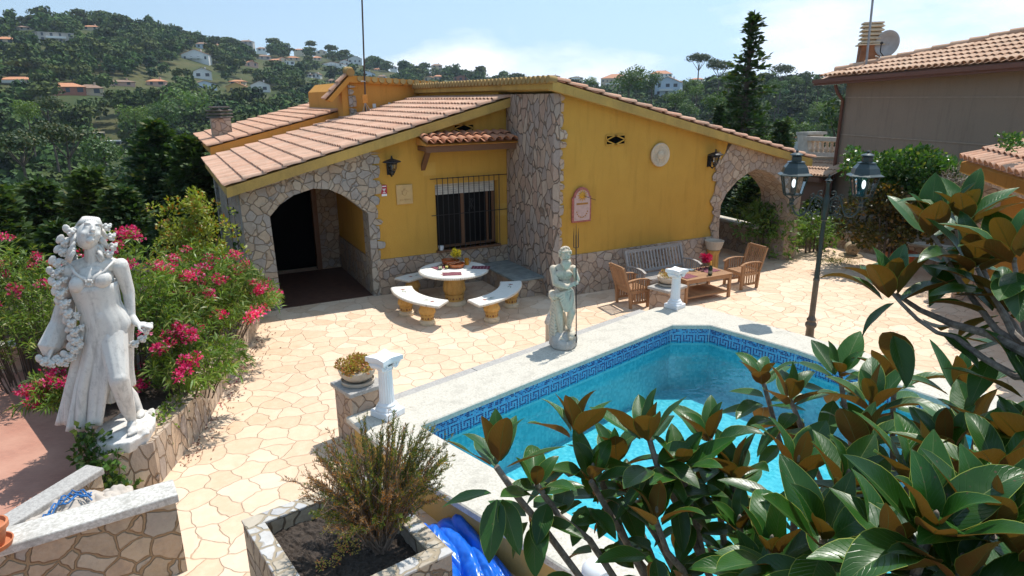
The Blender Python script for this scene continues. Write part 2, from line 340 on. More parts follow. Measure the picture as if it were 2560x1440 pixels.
def build_terrain():
    azs=np.radians(np.concatenate([np.arange(-180,-40,8),np.arange(-40,100,.8),np.arange(100,180,8)])); rs=np.concatenate([[.0,10,16,20,24],np.arange(28,200,6),np.arange(200,700,10),[760,840,920]])
    A,Rg=np.meshgrid(azs,rs); x=Rg*np.sin(A); y=Rg*np.cos(A); z=terr_np(x,y); V=np.stack([x,y,z],-1).reshape(-1,3)
    na=len(azs); i,j=np.meshgrid(np.arange(len(rs)-1),np.arange(na),indexing='ij'); j2=(j+1)%na
    F=np.stack([i*na+j,i*na+j2,(i+1)*na+j2,(i+1)*na+j],-1).reshape(-1,4)[:, ::-1]
    t=NT('hill_scrub'); v=t.coord(); c=t.mix(t.mr(t.noise(v,.03,6,.65),.4,.6),(.045,.065,.022),(.11,.10,.045)); c=t.mix(t.mr(t.noise(v,.4,5,.7),.4,.7),c,(.06,.075,.03)); t.fin(c,.95,.1)
    return tag(npmesh('terrain',V,F,t.mat,smooth=True),kind='structure')
build_terrain()
PATIO=[(-.9,1.0),(-.9,8.2),(-.1,9.6),(.7,12.0),(1.3,14.2),(1.3,20),(15.9,20),(17.3,15.5),(17.6,12.9),(20,12.4),(20,1)]
# the sheet leaves a hole for the pool: two pieces of one outline joined along a seam
_hole=[(1.75,7.62),(7.9,9.2),(8.65,8.95),(9.2,5.95),(9.33,3.8),(9.1,2.35),(7.5,1.65),(4.3,1.6),(3.15,2.4),(2.75,3.9),(2.5,4.65),(2.18,5.6),(1.96,6.5)]
m=M(); _L=[(-.9,1.0),(-.9,8.2),(-.1,9.6),(.7,12.0),(1.3,14.2),(1.3,20),(15.9,20),(17.3,15.5),(17.6,12.9),(20,12.4)]
m.poly([(x,y,0) for x,y in _L+_hole[2::-1]+[(-.9,7.62)] if (x,y)!=(-.9,1.0)][:0]+[(x,y,0) for x,y in [(-.9,7.62),(-.9,8.2),(-.1,9.6),(.7,12.0),(1.3,14.2),(1.3,20),(15.9,20),(17.3,15.5),(17.6,12.9),(20,12.4),(20,8.95),(8.65,8.95),(7.9,9.2),(1.75,7.62)]])
m.poly([(x,y,0) for x,y in [(-.9,7.62),(1.75,7.62)]+_hole[:7:-1]+[(7.5,1.65),(7.5,1.0),(-.9,1.0)]])
m.poly([(x,y,0) for x,y in [(8.65,8.95),(20,8.95),(20,1.0),(7.5,1.0),(7.5,1.65),(9.1,2.35),(9.33,3.8),(9.2,5.95)]])
o=m.build('patio',MAT['patio']); import bmesh as _bm; _b=_bm.new(); _b.from_mesh(o.data); _bm.ops.triangulate(_b,faces=_b.faces); [f.normal_flip() for f in _b.faces if f.normal.z<0]; _b.to_mesh(o.data); _b.free(); tag(o,kind='structure')
m=M(); _n=len(PATIO); m.add([(x,y,z) for z in(-.01,-2.8) for x,y in PATIO],[(i,(i+1)%_n,_n+(i+1)%_n,_n+i) for i in range(_n)]); tag(m.build('patio_base',MAT['stone_big']),kind='structure')
def brickmat():
    t=NT('red_brick_drive'); v=t.coord('Object',(1,1,1),(0,0,.35)); b=t.n('TexBrick'); t.l(v,b.inputs['Vector']); b.inputs['Scale'].default_value=5; b.inputs['Color1'].default_value=(.46,.215,.15,1); b.inputs['Color2'].default_value=(.40,.185,.13,1); b.inputs['Mortar'].default_value=(.30,.16,.12,1); b.inputs['Mortar Size'].default_value=.012
    c=t.mix(t.mr(t.noise(v,1.2,5,.6),.35,.7),b.outputs[0],(.52,.28,.20)); t.bump(b.outputs['Fac'],-.3,.01); return t.fin(c,.8)
MAT['brick']=brickmat()
m=M(); m.poly([(-9,1,-.5),(-.9,1,-.5),(-.9,8.1,-.5),(1.0,14,-.5),(-1.5,20,-.5),(-4,24,-.5),(-9,24,-.5)]); tag(m.build('driveway',MAT['brick']),kind='structure')
m=M(); m.ext([(-9,1,-.52),(-.95,1,-.52),(1.0,14,-.52),(-1.5,20,-.52),(-4,24,-.52),(-9,24,-.52)][::-1],(0,0,-2.2)); tag(m.build('driveway_base',MAT['stone_big']),kind='structure')
# ================================================================ tiles
def tile_roof(name,P,U,nc,S,ln,mat,parent,pitch=.205,r=.076,course=.40,pan=True,jit=.006,seed=1,seg=6,lnf=None):
    """barrel tiles: P high corner, U unit vector across, S unit vector down the slope, ln slope length"""
    rnd=random.Random(seed); P=Vector(P); U=Vector(U).normalized(); S=Vector(S).normalized(); Nn=U.cross(S); 
    if Nn.z<0: Nn=-Nn
    m=M(); nr=int(round(ln/course)) if not lnf else 0; course=ln/nr if nr else course; P_=P
    for c in range(nc):
        u=(c+.5)*pitch
        if lnf: nr=max(1,int(lnf(c)/course)); P=P_-S*(nr*course)
        for k in range(nr):
            j=rnd.uniform(-jit,jit); a=k*course-.02; b=(k+1)*course+.035+j; base=P+U*(u+j)
            vs=[];th=.013
            for s_,rr,hh in((a,r*.86,.006),(b,r,.044)):
                for off in(0,-th):
                    for q in range(seg+1):
                        t=math.pi*q/seg; vs.append(base+S*s_+U*((rr+off)*math.cos(t))+Nn*(hh+(rr+off)*math.sin(t)*.92))
            n=seg+1; fs=[]
            for q in range(seg): fs+=[(q,q+1,2*n+q+1,2*n+q),(2*n+q,2*n+q+1,3*n+q+1,3*n+q)]
            m.add(vs,fs)
        if pan:
            u2=(c+1)*pitch; 
            for k in range(nr):
                a=k*course; b=(k+1)*course+.02; w=pitch*.36; q0=P+U*u2
                b=a+course; m.add([q0+S*a-U*w+Nn*.014,q0+S*a+Nn*.002,q0+S*a+U*w+Nn*.014,q0+S*b-U*w+Nn*.018,q0+S*b+Nn*.006,q0+S*b+U*w+Nn*.018],[(0,1,4,3),(1,2,5,4)])
    o=m.build(name,mat,parent); o.data.shade_smooth(); o.data.set_sharp_from_angle(angle=R(50)); return o
def stones_strip(name,P,V,U,n,ln,mat,parent,w0=.10,w1=.24,th=.03,seed=3,back=None):
    """irregular edge stones: P start, V direction of the strip, U outward direction in the wall plane, n wall normal"""
    rnd=random.Random(seed);P=Vector(P);V=Vector(V).normalized();U=Vector(U).normalized();n=Vector(n).normalized();m=M();a=0
    while a<ln-.05:
        b=min(a+rnd.uniform(.16,.36),ln); w=rnd.uniform(w0,w1); g=.012; pts=[(a+g,0)]
        k=rnd.uniform(.7,1); pts+=[(a+g+rnd.uniform(0,.03),w*k),(a+(b-a)*.5,w+rnd.uniform(-.01,.03)),(b-g-rnd.uniform(0,.04),w*rnd.uniform(.7,1)),(b-g,0)]
        m.ext([P+V*x+U*y for x,y in pts],n*(th+rnd.uniform(-.006,.01))); a=b
    return m.build(name,mat,parent,bevel=.008,normals=True)
# ================================================================ MAIN HOUSE
XL,YF,YB,YW=7.36,12.2,20.46,14.4        # pier plane, front wall, back volume, left wing wall
s1=.26; s0=.245
def z1(x): return 2.77+s1*(x-1.08)
def z0(x): return 4.70-s0*(x-7.3)
house=empty('house',(7.4,16,0),'ochre yellow single storey house with clay tile roofs and two stone arches','house')
def HP(m,name,mat,**k):
    o=m.build(name,mat,house,**k); o.matrix_parent_inverse=house.matrix_basis.inverted() if False else Matrix.Translation((-7.4,-16,0)); return o
def rep(o): o.matrix_parent_inverse=Matrix.Translation((-7.4,-16,0)); return o
# left wing arch
def xz(pts,Y,d): return [(x,Y,z) for x,z in pts],(0,d,0)
arc=[(1.84,-.6),(1.78,2.05),(2.0,2.28),(2.3,2.46),(2.72,2.57),(3.03,2.53),(3.38,2.35),(3.72,2.06),(3.86,1.92),(3.86,-.05)]
m=M(); m.ext(*xz([(1.24,-1.6),(1.24,z1(1.24)-.2),(4.02,z1(4.02)-.2),(4.02,-.05)]+arc[::-1],YW-.03,.48)); HP(m,'arch_wall',MAT['stone_light'],normals=True)
rep(stones_strip('quoin_stones',(4.02,YW-.03,.0),(0,0,1),(1,0,0),(0,-1,0),z1(4.0)-.25,MAT['stone_light'],house,.04,.2,.02,5)).location.y+=.02
# voussoir stones round the arch
m=M(); rnd=random.Random(4)
for i in range(1,len(arc)-2):
    a=Vector((arc[i][0],YW-.035,arc[i][1])); b=Vector((arc[i+1][0],YW-.035,arc[i+1][1])); nseg=2
    for k in range(nseg):
        p=a.lerp(b,k/nseg+.03); q=a.lerp(b,(k+1)/nseg-.03); d=(q-p).normalized(); nn=Vector((-d.z,0,d.x)); h1=rnd.uniform(.22,.36)
        m.ext([p,q,q+nn*h1*rnd.uniform(.8,1.1)+d*.02,(p+q)/2+nn*(h1+.04),p+nn*h1*rnd.uniform(.8,1.1)],(0,-.018,0))
HP(m,'arch_stones',MAT['stone_light'],normals=True,bevel=.006)
# yellow wall around the window
WX0,WX1,WZ0,WZ1=5.48,7.1,.9,2.46
m=M(); m.ext(*xz([(4.02,0),(4.02,z1(4.02)-.1),(WX0,z1(WX0)-.1),(WX0,0)],YW,.4)); m.ext(*xz([(WX1,0),(WX1,z1(WX1)-.1),(XL+.1,z1(XL)-.1),(XL+.1,0)],YW,.4)); m.ext(*xz([(WX0,WZ1),(WX0,z1(WX0)-.1),(WX1,z1(WX1)-.1),(WX1,WZ1)],YW,.4)); m.bb((WX0,YW,0),(WX1,YW+.4,WZ0))
HP(m,'wall',MAT['yellow'],normals=True)
m=M(); m.bb((4.0,YW-.035,0),(XL,YW-.001,.84)); HP(m,'stone_base',MAT['stone'])
win=empty('window',(0,0,0),None,None); win.parent=house; win.matrix_parent_inverse=Matrix.Translation((-7.4,-16,0)); KIDS.setdefault(house.name,[]).append(win)
m=M(); 
for a,b in(((WX0,WZ0),(WX0+.07,WZ1)),((WX1-.07,WZ0),(WX1,WZ1)),((WX0+.07,WZ1-.06),(WX1-.07,WZ1)),((WX0+.07,WZ0),(WX1-.07,WZ0+.06)),((6.2,WZ0+.06),(6.28,WZ1-.06)),((6.88,WZ0+.06),(6.93,WZ1-.06))): m.bb((a[0],YW+.2,a[1]),(b[0],YW+.26,b[1]))
m.build('window_frame',MAT['brown'],win)
t=NT('window_glass'); MAT['glass']=t.fin((.004,.004,.005),.35,.15)
m=M(); m.bb((WX0+.07,YW+.225,WZ0+.06),(WX1-.07,YW+.235,WZ1-.06)); m.build('pane',MAT['glass'],win)
m=M()
for k in range(5): m.box((((WX0+WX1)/2),YW+.17,WZ1-.035-k*.052),(WX1-WX0-.04,.02,.046),rot=Matrix.Rotation(.25,3,'X'))
m.build('roller_shutter',plain('shutter_white',(.62,.58,.52),.6),win)
m=M(); m.bb((WX0-.03,YW-.10,WZ0-.05),(WX1+.03,YW+.2,WZ0)); m.build('sill',MAT['brown'],win)
m=M()
for k in range(13):
    x=WX0+.02+k*(WX1-WX0-.02)/12; m.tube([(x,YW-.09,.9),(x,YW-.09,2.62)],.0095,6)
for z in(2.6,1.75): m.tube([(WX0-.14,YW-.075,z),(WX1+.22,YW-.075,z)],.011,6)
for sx in(-1,1):
    pts=[(6.35+sx*.035*math.cos(a*.9)*(1-a/9)*2.2,YW-.09,1.78+.30*math.sin(a*.35)) for a in [i*.5 for i in range(18)]]; m.tube(pts,.008,5)
m.build('window_grille',MAT['iron'],win)
# canopy over the window
cp=empty('canopy',(0,0,0),None,None); cp.parent=house; cp.matrix_parent_inverse=Matrix.Translation((-7.4,-16,0)); KIDS[house.name].append(cp)
cA=Vector((5.12,YW,3.62)); tile_roof('canopy_tiles',(5.06,YW-.02,3.60),(1,0,0),11,(0,-1,-.26),.66,MAT['tile_red'],cp,pitch=.205,r=.092,course=.33)
m=M(); m.bb((5.1,YW-.56,3.24),(XL-.02,YW-.42,3.38)); m.bb((5.1,YW-.42,3.26),(5.22,YW,3.36)); m.bb((XL-.16,YW-.42,3.26),(XL-.02,YW,3.36)); m.ext([(5.16,YW-.42,3.24),(5.16,YW-.30,3.24),(5.16,YW,2.95),(5.16,YW,2.80)],(.10,0,0)); m.build('canopy_beam',MAT['brown'],cp)
m=M(); m.ext([(5.08,YW,3.38),(5.08,YW,3.57),(5.08,YW-.66,3.40),(5.08,YW-.60,3.38)],(XL-5.10,0,0)); m.build('canopy_slab',MAT['orange'],cp)
# porch interior
m=M(); m.bb((3.9,YW+.46,-.02),(4.1,17.6,3.2)); HP(m,'porch_wall',MAT['yellow']); m=M(); m.bb((1.24,17.6,-.02),(1.9,17.85,2.6)); HP(m,'porch_back_wall',MAT['yellow'])
m=M(); m.bb((3.86,YW+.46,0),(3.898,17.6,.86)); m.bb((3.36,17.58,0),(3.9,17.85,3.1)); m.bb((1.9,17.58,2.42),(3.36,17.85,2.76)); m.bb((1.24,YW+.46,-1.6),(1.42,20.4,2.6)); HP(m,'porch_stone',MAT['stone'])
m=M(); m.bb((1.42,YW+.05,.0),(3.86,17.5,.005)); HP(m,'porch_floor',plain('dark_porch_tile',(.10,.05,.035),.55,.3)); m=M(); m.bb((1.42,YW+.46,2.72),(3.9,17.6,2.76)); HP(m,'porch_ceiling',MAT['brown'])
dr=M(); dr.bb((1.9,17.5,0),(2.02,17.7,2.42)); dr.bb((3.24,17.5,0),(3.36,17.7,2.42)); dr.bb((2.02,17.5,2.32),(3.24,17.7,2.42)); HP(dr,'door_frame',MAT['brown'])
m=M(); m.bb((1.5,17.9,0),(7.2,19.9,2.5)); m.bb((4.2,15.2,0),(7.2,17.85,3.5)); HP(m,'dark_interior',MAT['dark'])  # solid black blocks: darkness of the unlit rooms put into the colour
# roof of the left wing
m=M(); m.ext([(1.0,YW-.26,z1(1.0)-.02),(7.36,YW-.26,z1(7.36)-.02),(7.36,YW-.26,z1(7.36)-.22),(1.0,YW-.26,z1(1.0)-.22)],(0,.22,0)); HP(m,'verge_board',MAT['fascia'],normals=True)
m=M(); m.ext([(1.0,YW-.04,z1(1.0)-.03),(7.36,YW-.04,z1(7.36)-.03),(7.36,YW-.04,z1(7.36)-.2),(1.0,YW-.04,z1(1.0)-.2)],(0,6.6,0)); HP(m,'roof_slab',MAT['fascia'],normals=True)
d1=Vector((-1,0,-s1)).normalized(); L1=(7.34-.98)/abs(d1.x)
rep(tile_roof('roof_tiles',(7.34,YW-.30,z1(7.34)),(0,1,0),33,d1,L1,MAT['tile_old'],house,seed=3,pitch=.207))
# R2 behind
YR=21.15
def z2(x): return 3.13+.245*(x-1.3)
m=M(); m.ext([(1.55,YR+.15,-1),(1.55,YR+.15,z2(1.55)-.2),(5.7,YR+.15,z2(5.7)-.2),(5.7,YR+.15,0)],(0,.3,0)); m.bb((1.6,YR+.4,-1),(1.8,28,2.9)); HP(m,'rear_wall',MAT['orange'],normals=True)
m=M(); m.ext([(1.2,YR-.05,z2(1.2)-.02),(5.8,YR-.05,z2(5.8)-.02),(5.8,YR-.05,z2(5.8)-.24),(1.2,YR-.05,z2(1.2)-.24)],(0,.2,0)); HP(m,'rear_verge_board',MAT['orange'],normals=True)
m=M(); m.bb((1.2,YR+.0,-3.4),(1.56,YR+.45,2.86)); HP(m,'corner_pillar',MAT['stone_light'])
d2=Vector((-1,0,-.245)).normalized(); rep(tile_roof('rear_roof_tiles',(5.9,YR-.12,z2(5.9)),(0,1,0),36,d2,4.75/abs(d2.x),MAT['tile'],house,seed=5,course=.42))
m=M(); m.ext([(1.2,YR+.16,z2(1.2)-.04),(5.9,YR+.16,z2(5.9)-.04),(5.9,YR+.16,z2(5.9)-.2),(1.2,YR+.16,z2(1.2)-.2)],(0,7.2,0)); HP(m,'rear_roof_slab',MAT['orange'],normals=True)
# V3: tall volume with peak
m=M(); m.ext([(4.95,YB,2.6),(4.95,YB,4.62),(5.22,YB,4.88),(XL+2.2,YB,4.70),(XL+2.2,YB,3.2),(XL,YB,2.8)],(0,5,0)); HP(m,'upper_wall',MAT['orange'],normals=True)
m=M(); m.ext([(4.5,YB-.12,4.36),(5.2,YB-.12,5.06),(5.2,YB-.12,4.88),(4.62,YB-.12,4.30)],(0,.42,0)); m.ext([(5.2,YB-.12,5.06),(5.2,YB-.12,4.86),(9.4,YB-.12,4.66),(9.4,YB-.12,4.78)],(0,1.2,0)); HP(m,'upper_verge_board',MAT['orange'],normals=True)
m=M()
for i in range(19):
    x=5.5+i*.222; zz=4.97-.058*(x-5.5); m.tube([(x,YB-.16,zz),(x,YB+1.2,zz-.36)],.088,10)
HP(m,'upper_roof_tiles',MAT['mossy'],smooth=40)
m=M()
m.tube([(5.22,YB-.2,5.14),(5.22,YB+.25,5.2)],[.12,.125],12); m.ell((5.22,YB-.1,5.22),(.1,.12,.08))
HP(m,'ridge_cap',MAT['mossy'],smooth=40)
rep(tile_roof('peak_tiles',(5.16,YB-.1,5.08),(0,1,0),2,(-.7,0,-.72),.98,MAT['tile'],house,course=.33,seed=8))
rep(stones_strip('upper_quoin',(5.14,YB-.02,3.6),(0,0,1),(1,0,0),(0,-1,0),1.2,MAT['stone_light'],house,.14,.24,.05,11))
m=M(); m.box((5.92,YB-.006,4.18),(.10,.008,.12)); HP(m,'plaster_patch',MAT['white_wall']); m=M(); m.box((6.4,YB-.006,4.2),(.10,.008,.13),rot=Matrix.Rotation(.4,3,'Y')); HP(m,'plaster_patch',MAT['white_wall'])
# main gable volume
m=M(); m.ext([(XL+.15,YF,0),(XL+.15,YF,z0(XL+.15)-.12),(12.4,YF,z0(12.4)-.12),(12.2,YF,2.6),(12.2,YF,0)],(0,.32,0)); HP(m,'front_wall',MAT['yellow'],normals=True)
m=M(); m.bb((XL+.005,YW+.41,3.3),(XL+.25,YB+.01,4.62)); HP(m,'side_wall',MAT['yellow'])
m=M(); m.bb((XL-.02,YF-.03,0),(XL+.16,YW-.04,4.46)); HP(m,'stone_pier',crazy('pier_stone',5.2,[(.36,.23,.17),(.42,.29,.21),(.32,.25,.22),(.45,.34,.26),(.29,.23,.20),(.40,.26,.19),(.35,.29,.25)],(.20,.14,.10),.045,.035,squash=.6))
rep(stones_strip('pier_quoins',(XL+.14,YF-.012,.95),(0,0,1),(1,0,0),(0,-1,0),3.5,MAT['stone_pink'],house,.05,.17,.03,21))
m=M(); m.bb((XL+.16,YF-.04,0),(12.28,YF-.001,.95)); HP(m,'front_stone_base',MAT['stone_pink'])
# right arch
ar=[(12.28,0),(12.27,1.72),(12.42,2.0),(12.76,2.3),(13.1,2.47),(13.38,2.56),(13.72,2.52),(14.03,2.38),(14.4,2.12),(14.62,1.9),(14.70,1.7),(14.72,0)]
m=M(); jag=[(12.10,.0),(12.06,.9),(11.98,1.2),(12.10,1.5),(11.96,1.9),(12.1,2.2),(12.02,2.55),(12.18,2.85),(12.34,3.05),(12.5,z0(12.5)-.17)]
m.ext([(x,YF-.03,z) for x,z in jag]+[(15.2,YF-.03,z0(15.2)-.17),(15.2,YF-.03,0)]+[(x,YF-.03,z) for x,z in ar[::-1]],(0,.92,0)); HP(m,'garden_arch',MAT['stone_pink'],normals=True)
rep(stones_strip('arch_edge_stones',(12.12,YF-.02,.95),(0,0,1),(-1,0,0),(0,-1,0),2.15,MAT['stone_pink'],house,.08,.2,.03,31))
m=M(); m.ext([(XL-.15,YF-.2,z0(XL-.15)-.01),(15.28,YF-.2,z0(15.28)-.01),(15.28,YF-.2,z0(15.28)-.2),(XL-.15,YF-.2,z0(XL-.15)-.2)],(0,.165,0)); HP(m,'front_verge_board',MAT['fascia'],normals=True)
m=M(); m.ext([(XL-.15,YF-.03,z0(XL-.15)-.02),(15.28,YF-.03,z0(15.28)-.02),(15.28,YF-.03,z0(15.28)-.17),(XL-.15,YF-.03,z0(XL-.15)-.17)],(0,YB-YF+.03,0)); HP(m,'front_roof_slab',MAT['fascia'],normals=True)
d0=Vector((1,0,-s0)).normalized(); rep(tile_roof('front_roof_tiles',(XL-.2,YF-.24,z0(XL-.2)+.01),(0,1,0),41,d0,8.2/abs(d0.x),MAT['tile'],house,seed=9,course=.44))
m=M()
for k in range(41): y=YF-.14+k*.205; m.tube([(XL-.24,y,z0(XL)+.06),(XL-.05,y,z0(XL)+.03)],.082,10)
HP(m,'verge_end_tiles',MAT['mossy'],smooth=40)
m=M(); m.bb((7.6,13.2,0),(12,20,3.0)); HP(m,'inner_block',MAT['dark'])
# vents
def vent(x0,x1,z0_,z1_,Y):
    m=M(); m.m=1; m.bb((x0,Y-.004,z0_),(x1,Y-.002,z1_)); m.m=0; cx,cz=(x0+x1)/2,(z0_+z1_)/2; t=.018
    for a,b in(((x0,z0_),(x1,z0_)),((x0,z1_),(x1,z1_)),((x0,z0_),(x0,z1_)),((x1,z0_),(x1,z1_)),((x0,cz),(cx,z1_)),((cx,z1_),(x1,cz)),((x1,cz),(cx,z0_)),((cx,z0_),(x0,cz))): m.bar((a[0],Y-.018,a[1]),(b[0],Y-.018,b[1]),.025,t,up=(0,1,0))
    HP(m,'wall_vent',[MAT['yellow'],MAT['dark']])
vent(6.0,6.5,3.62,3.80,YW); vent(8.70,9.22,3.36,3.56,YF)
# chimney on rear roof
ch=M(); q=DP(553,318,23.6); ch.bb((q.x-.29,q.y-.29,q.z-.9),(q.x+.29,q.y+.29,q.z+.28)); HP(ch,'chimney_stack',MAT['stone_pink'])
ch=M()
for k in range(3): ch.lathe([(.26,0),(.40,.02),(.40,.05),(.26,.08)],(q.x,q.y,q.z+.28+k*.10),4)
ch.bb((q.x-.3,q.y-.3,q.z+.60),(q.x+.3,q.y+.3,q.z+.64)); HP(ch,'chimney_cowl',plain('sooty_cowl',(.16,.14,.12),.8,.3))
# antenna mast
a0=YP(914,290,YB-.25); a1=YP(903,-60,YB-.25); am=empty('antenna_mast',a0,'tall thin rusty antenna mast with small orange box in front of upper wall','antenna')
m=M(); m.tube([(0,0,-.2),(a1.x-a0.x,0,a1.z-a0.z)],.024,8); m.build('mast',plain('rusty_mast',(.07,.045,.035),.6),am)
bx=YP(912,247,YB-.27)-a0; m=M(); m.box(bx,(.16,.06,.24)); m.build('junction_box',plain('orange_box',(.62,.26,.04),.6),am,bevel=.01)
m=M()
for k in range(3): m.tube([bx+Vector((0,.0,-.1)),bx+Vector((-.1+.14*k,-.02,-.4)),bx+Vector((.05+.12*k,.05,-.78))],.007,5)
m.build('cable',plain('cable_grey',(.5,.48,.45),.6),am); m=M()
m.tube([bx+Vector((-.05,.1,.5)),bx+Vector((.05,.0,.5))],.02,6); m.build('bracket',plain('cable_white',(.5,.48,.45),.6),am)
# ================================================================ POOL
OUT=[(1.6,7.72),(7.96,9.36),(8.75,9.06),(9.33,5.95),(9.46,3.8),(9.2,2.2),(7.6,1.5),(4.2,1.45),(3.0,2.3),(2.62,3.85),(2.37,4.62),(2.05,5.6),(1.83,6.49)]
INN=[(2.36,7.05),(7.56,8.43),(8.14,8.10),(8.49,6.57),(8.72,3.95),(8.45,3.05),(7.2,2.45),(5.0,2.45),(3.9,2.75),(3.34,3.49),(3.08,4.4),(2.9,5.2),(2.55,6.35)]
ZC,ZCB,ZW,ZF=.5,.42,.19,-.75
pool=empty('swimming_pool',(5.5,5.5,0),'angular turquoise swimming pool with pale stone coping and blue key pattern band','swimming pool')
def PP(o): o.matrix_parent_inverse=Matrix.Translation((-5.5,-5.5,0)); return o
n=len(OUT)
m=M()
def offs(P,d):
    r=[]
    for i in range(len(P)):
        a,b,c=Vector(P[i-1]),Vector(P[i]),Vector(P[(i+1)%len(P)]); e1=(b-a).normalized(); e2=(c-b).normalized(); n1=Vector((-e1.y,e1.x)); n2=Vector((-e2.y,e2.x)); k=(n1+n2).normalized(); r.append(tuple(b+k*d/max(.5,k.dot(n1))))
    return r
O2=offs(OUT,-.0); I2=INN
V=[];F=[]
for P,z in((OUT,ZCB),(offs(OUT,.0),ZC-.015),(offs(OUT,-.015),ZC),(offs(INN,.015),ZC),(INN,ZC-.015),(INN,ZCB)): V+=[(x,y,z) for x,y in P]
for r in range(6):
    for i in range(n): j=(i+1)%n; q=(r+1)%6; F.append((r*n+i,r*n+j,q*n+j,q*n+i))
m.add(V,F); PP(m.build('coping',MAT['coping'],pool,normals=True))
# coping joints
m=M()
WO=offs(OUT,-.06) if True else OUT
V=[(x,y,z) for z in(ZCB+.002,-.02) for x,y in offs(OUT,-.07)]; m.add(V,[(i,(i+1)%n,n+(i+1)%n,n+i) for i in range(n)]); m.m=0; PP(m.build('pool_wall',MAT['poolwall'],pool,normals=True))
t=NT('pool_tile'); v=t.coord('Object'); vo=t.n('TexVoronoi',distance='CHEBYCHEV'); vo.inputs['Scale'].default_value=22; vo.inputs['Randomness'].default_value=.0; t.l(v,vo.inputs['Vector']); sp=t.n('SeparateColor'); t.l(vo.outputs['Color'],sp.inputs[0])
c=t.ramp(sp.outputs[0],[(0,(.11,.44,.54)),(.35,(.16,.51,.60)),(.7,(.24,.58,.66)),(1,(.13,.47,.57))],'CONSTANT'); c=t.mix(t.mr(t.noise(v,1.6,4),.35,.7,0,.4),c,(.13,.47,.56)); MAT['pooltile']=t.fin(c,.35)
m=M(); INB=INN; V=[(x,y,z) for z in(ZCB,ZF) for x,y in offs(INN,.02)]; m.add(V,[(i,(i+1)%n,n+(i+1)%n,n+i) for i in range(n)]+[tuple(range(n,2*n))]); PP(m.build('basin',MAT['pooltile'],pool,normals=True))
# mosaic band: small glass tiles with a key pattern
m=M(); K=["#.#####.","#.#...#.","#.#.#.#.","#...#.#.","#####.#.","......#."]
TS=.0265; rnd=random.Random(2); rows=int((ZCB-ZW+.06)/TS)
for i in range(n):
    a=Vector((*offs(INN,.012)[i],0)); b=Vector((*offs(INN,.012)[(i+1)%n],0)); L_=(b-a).length; d=(b-a)/L_
    m.add([a+Vector((0,0,ZCB)),b+Vector((0,0,ZCB)),b+Vector((0,0,ZW-.08)),a+Vector((0,0,ZW-.08))],[(0,1,2,3)],3)
    nn=Vector((-d.y,d.x,0)); off=nn*-.004
    if i in(5,6,7,8,9): continue
    for c in range(int(L_/TS)):
        for r in range(rows):
            z=ZCB-.006-r*TS; 
            if r<3: mt=2 if rnd.random()<.45 else (1 if rnd.random()<.5 else 0)
            elif r==3: mt=0
            elif r-4<6: mt=2 if K[r-4][c%8]=='#' else 0
            else: mt=0
            if mt==0 and rnd.random()<.2: mt=1
            p=a+d*(c*TS+.002)+off+Vector((0,0,z)); q=d*(TS-.004); h=Vector((0,0,-(TS-.004))); m.add([p,p+q,p+q+h,p+h],[(0,1,2,3)],mt)
gl=lambda nme,c: plain(nme,c,.12,.1,30)
PP(m.build('key_pattern_band',[gl('mosaic_light',(.10,.42,.68)),gl('mosaic_mid',(.05,.25,.55)),gl('mosaic_dark',(.012,.045,.22)),plain('grout',(.45,.62,.68),.8)],pool))
t=NT('pool_water'); v=t.coord('Object',(1,1,1)); bp_=t.n('Bump'); bp_.inputs['Strength'].default_value=.22; bp_.inputs['Distance'].default_value=.03
t.l(t.noise(v,5.5,2,.5,.6),bp_.inputs['Height']); fr=t.n('Fresnel'); fr.inputs['IOR'].default_value=1.33; t.l(bp_.outputs[0],fr.inputs['Normal']); tr=t.n('BsdfTransparent'); tr.inputs[0].default_value=(.60,.93,.95,1); gs=t.n('BsdfGlossy'); gs.inputs['Roughness'].default_value=.02; t.l(bp_.outputs[0],gs.inputs['Normal'])
mx=t.n('MixShader'); t.l(fr.outputs[0],mx.inputs[0]); t.l(tr.outputs[0],mx.inputs[1]); t.l(gs.outputs[0],mx.inputs[2]); t.l(mx.outputs[0],t.out.inputs[0]); 
m=M(); m.poly([(x,y,ZW) for x,y in INN][::-1]); tag(m.build('water',t.mat,normals=False),kind='structure')
# granite strip along the terrace side
a=Vector((1.95,7.72+.10)); m=M()
e=Vector((7.96-1.6,9.36-7.72)).normalized(); nn=Vector((-e.y,e.x)); p0=Vector((1.6,7.72))+e*.45; xs=[0,1.9,3.8,5.6,6.05]; 
for i in range(4):
    A=p0+e*(xs[i]+.004); B=p0+e*(xs[i+1]-.004) if i<3 else p0+e*6.15
    m.prism([tuple(A+nn*.012),tuple(B+nn*.012),tuple(B+nn*.40),tuple(A+nn*.40)],.0,.36)
PP(m.build('granite_step',MAT['granite'],pool,bevel=.01))
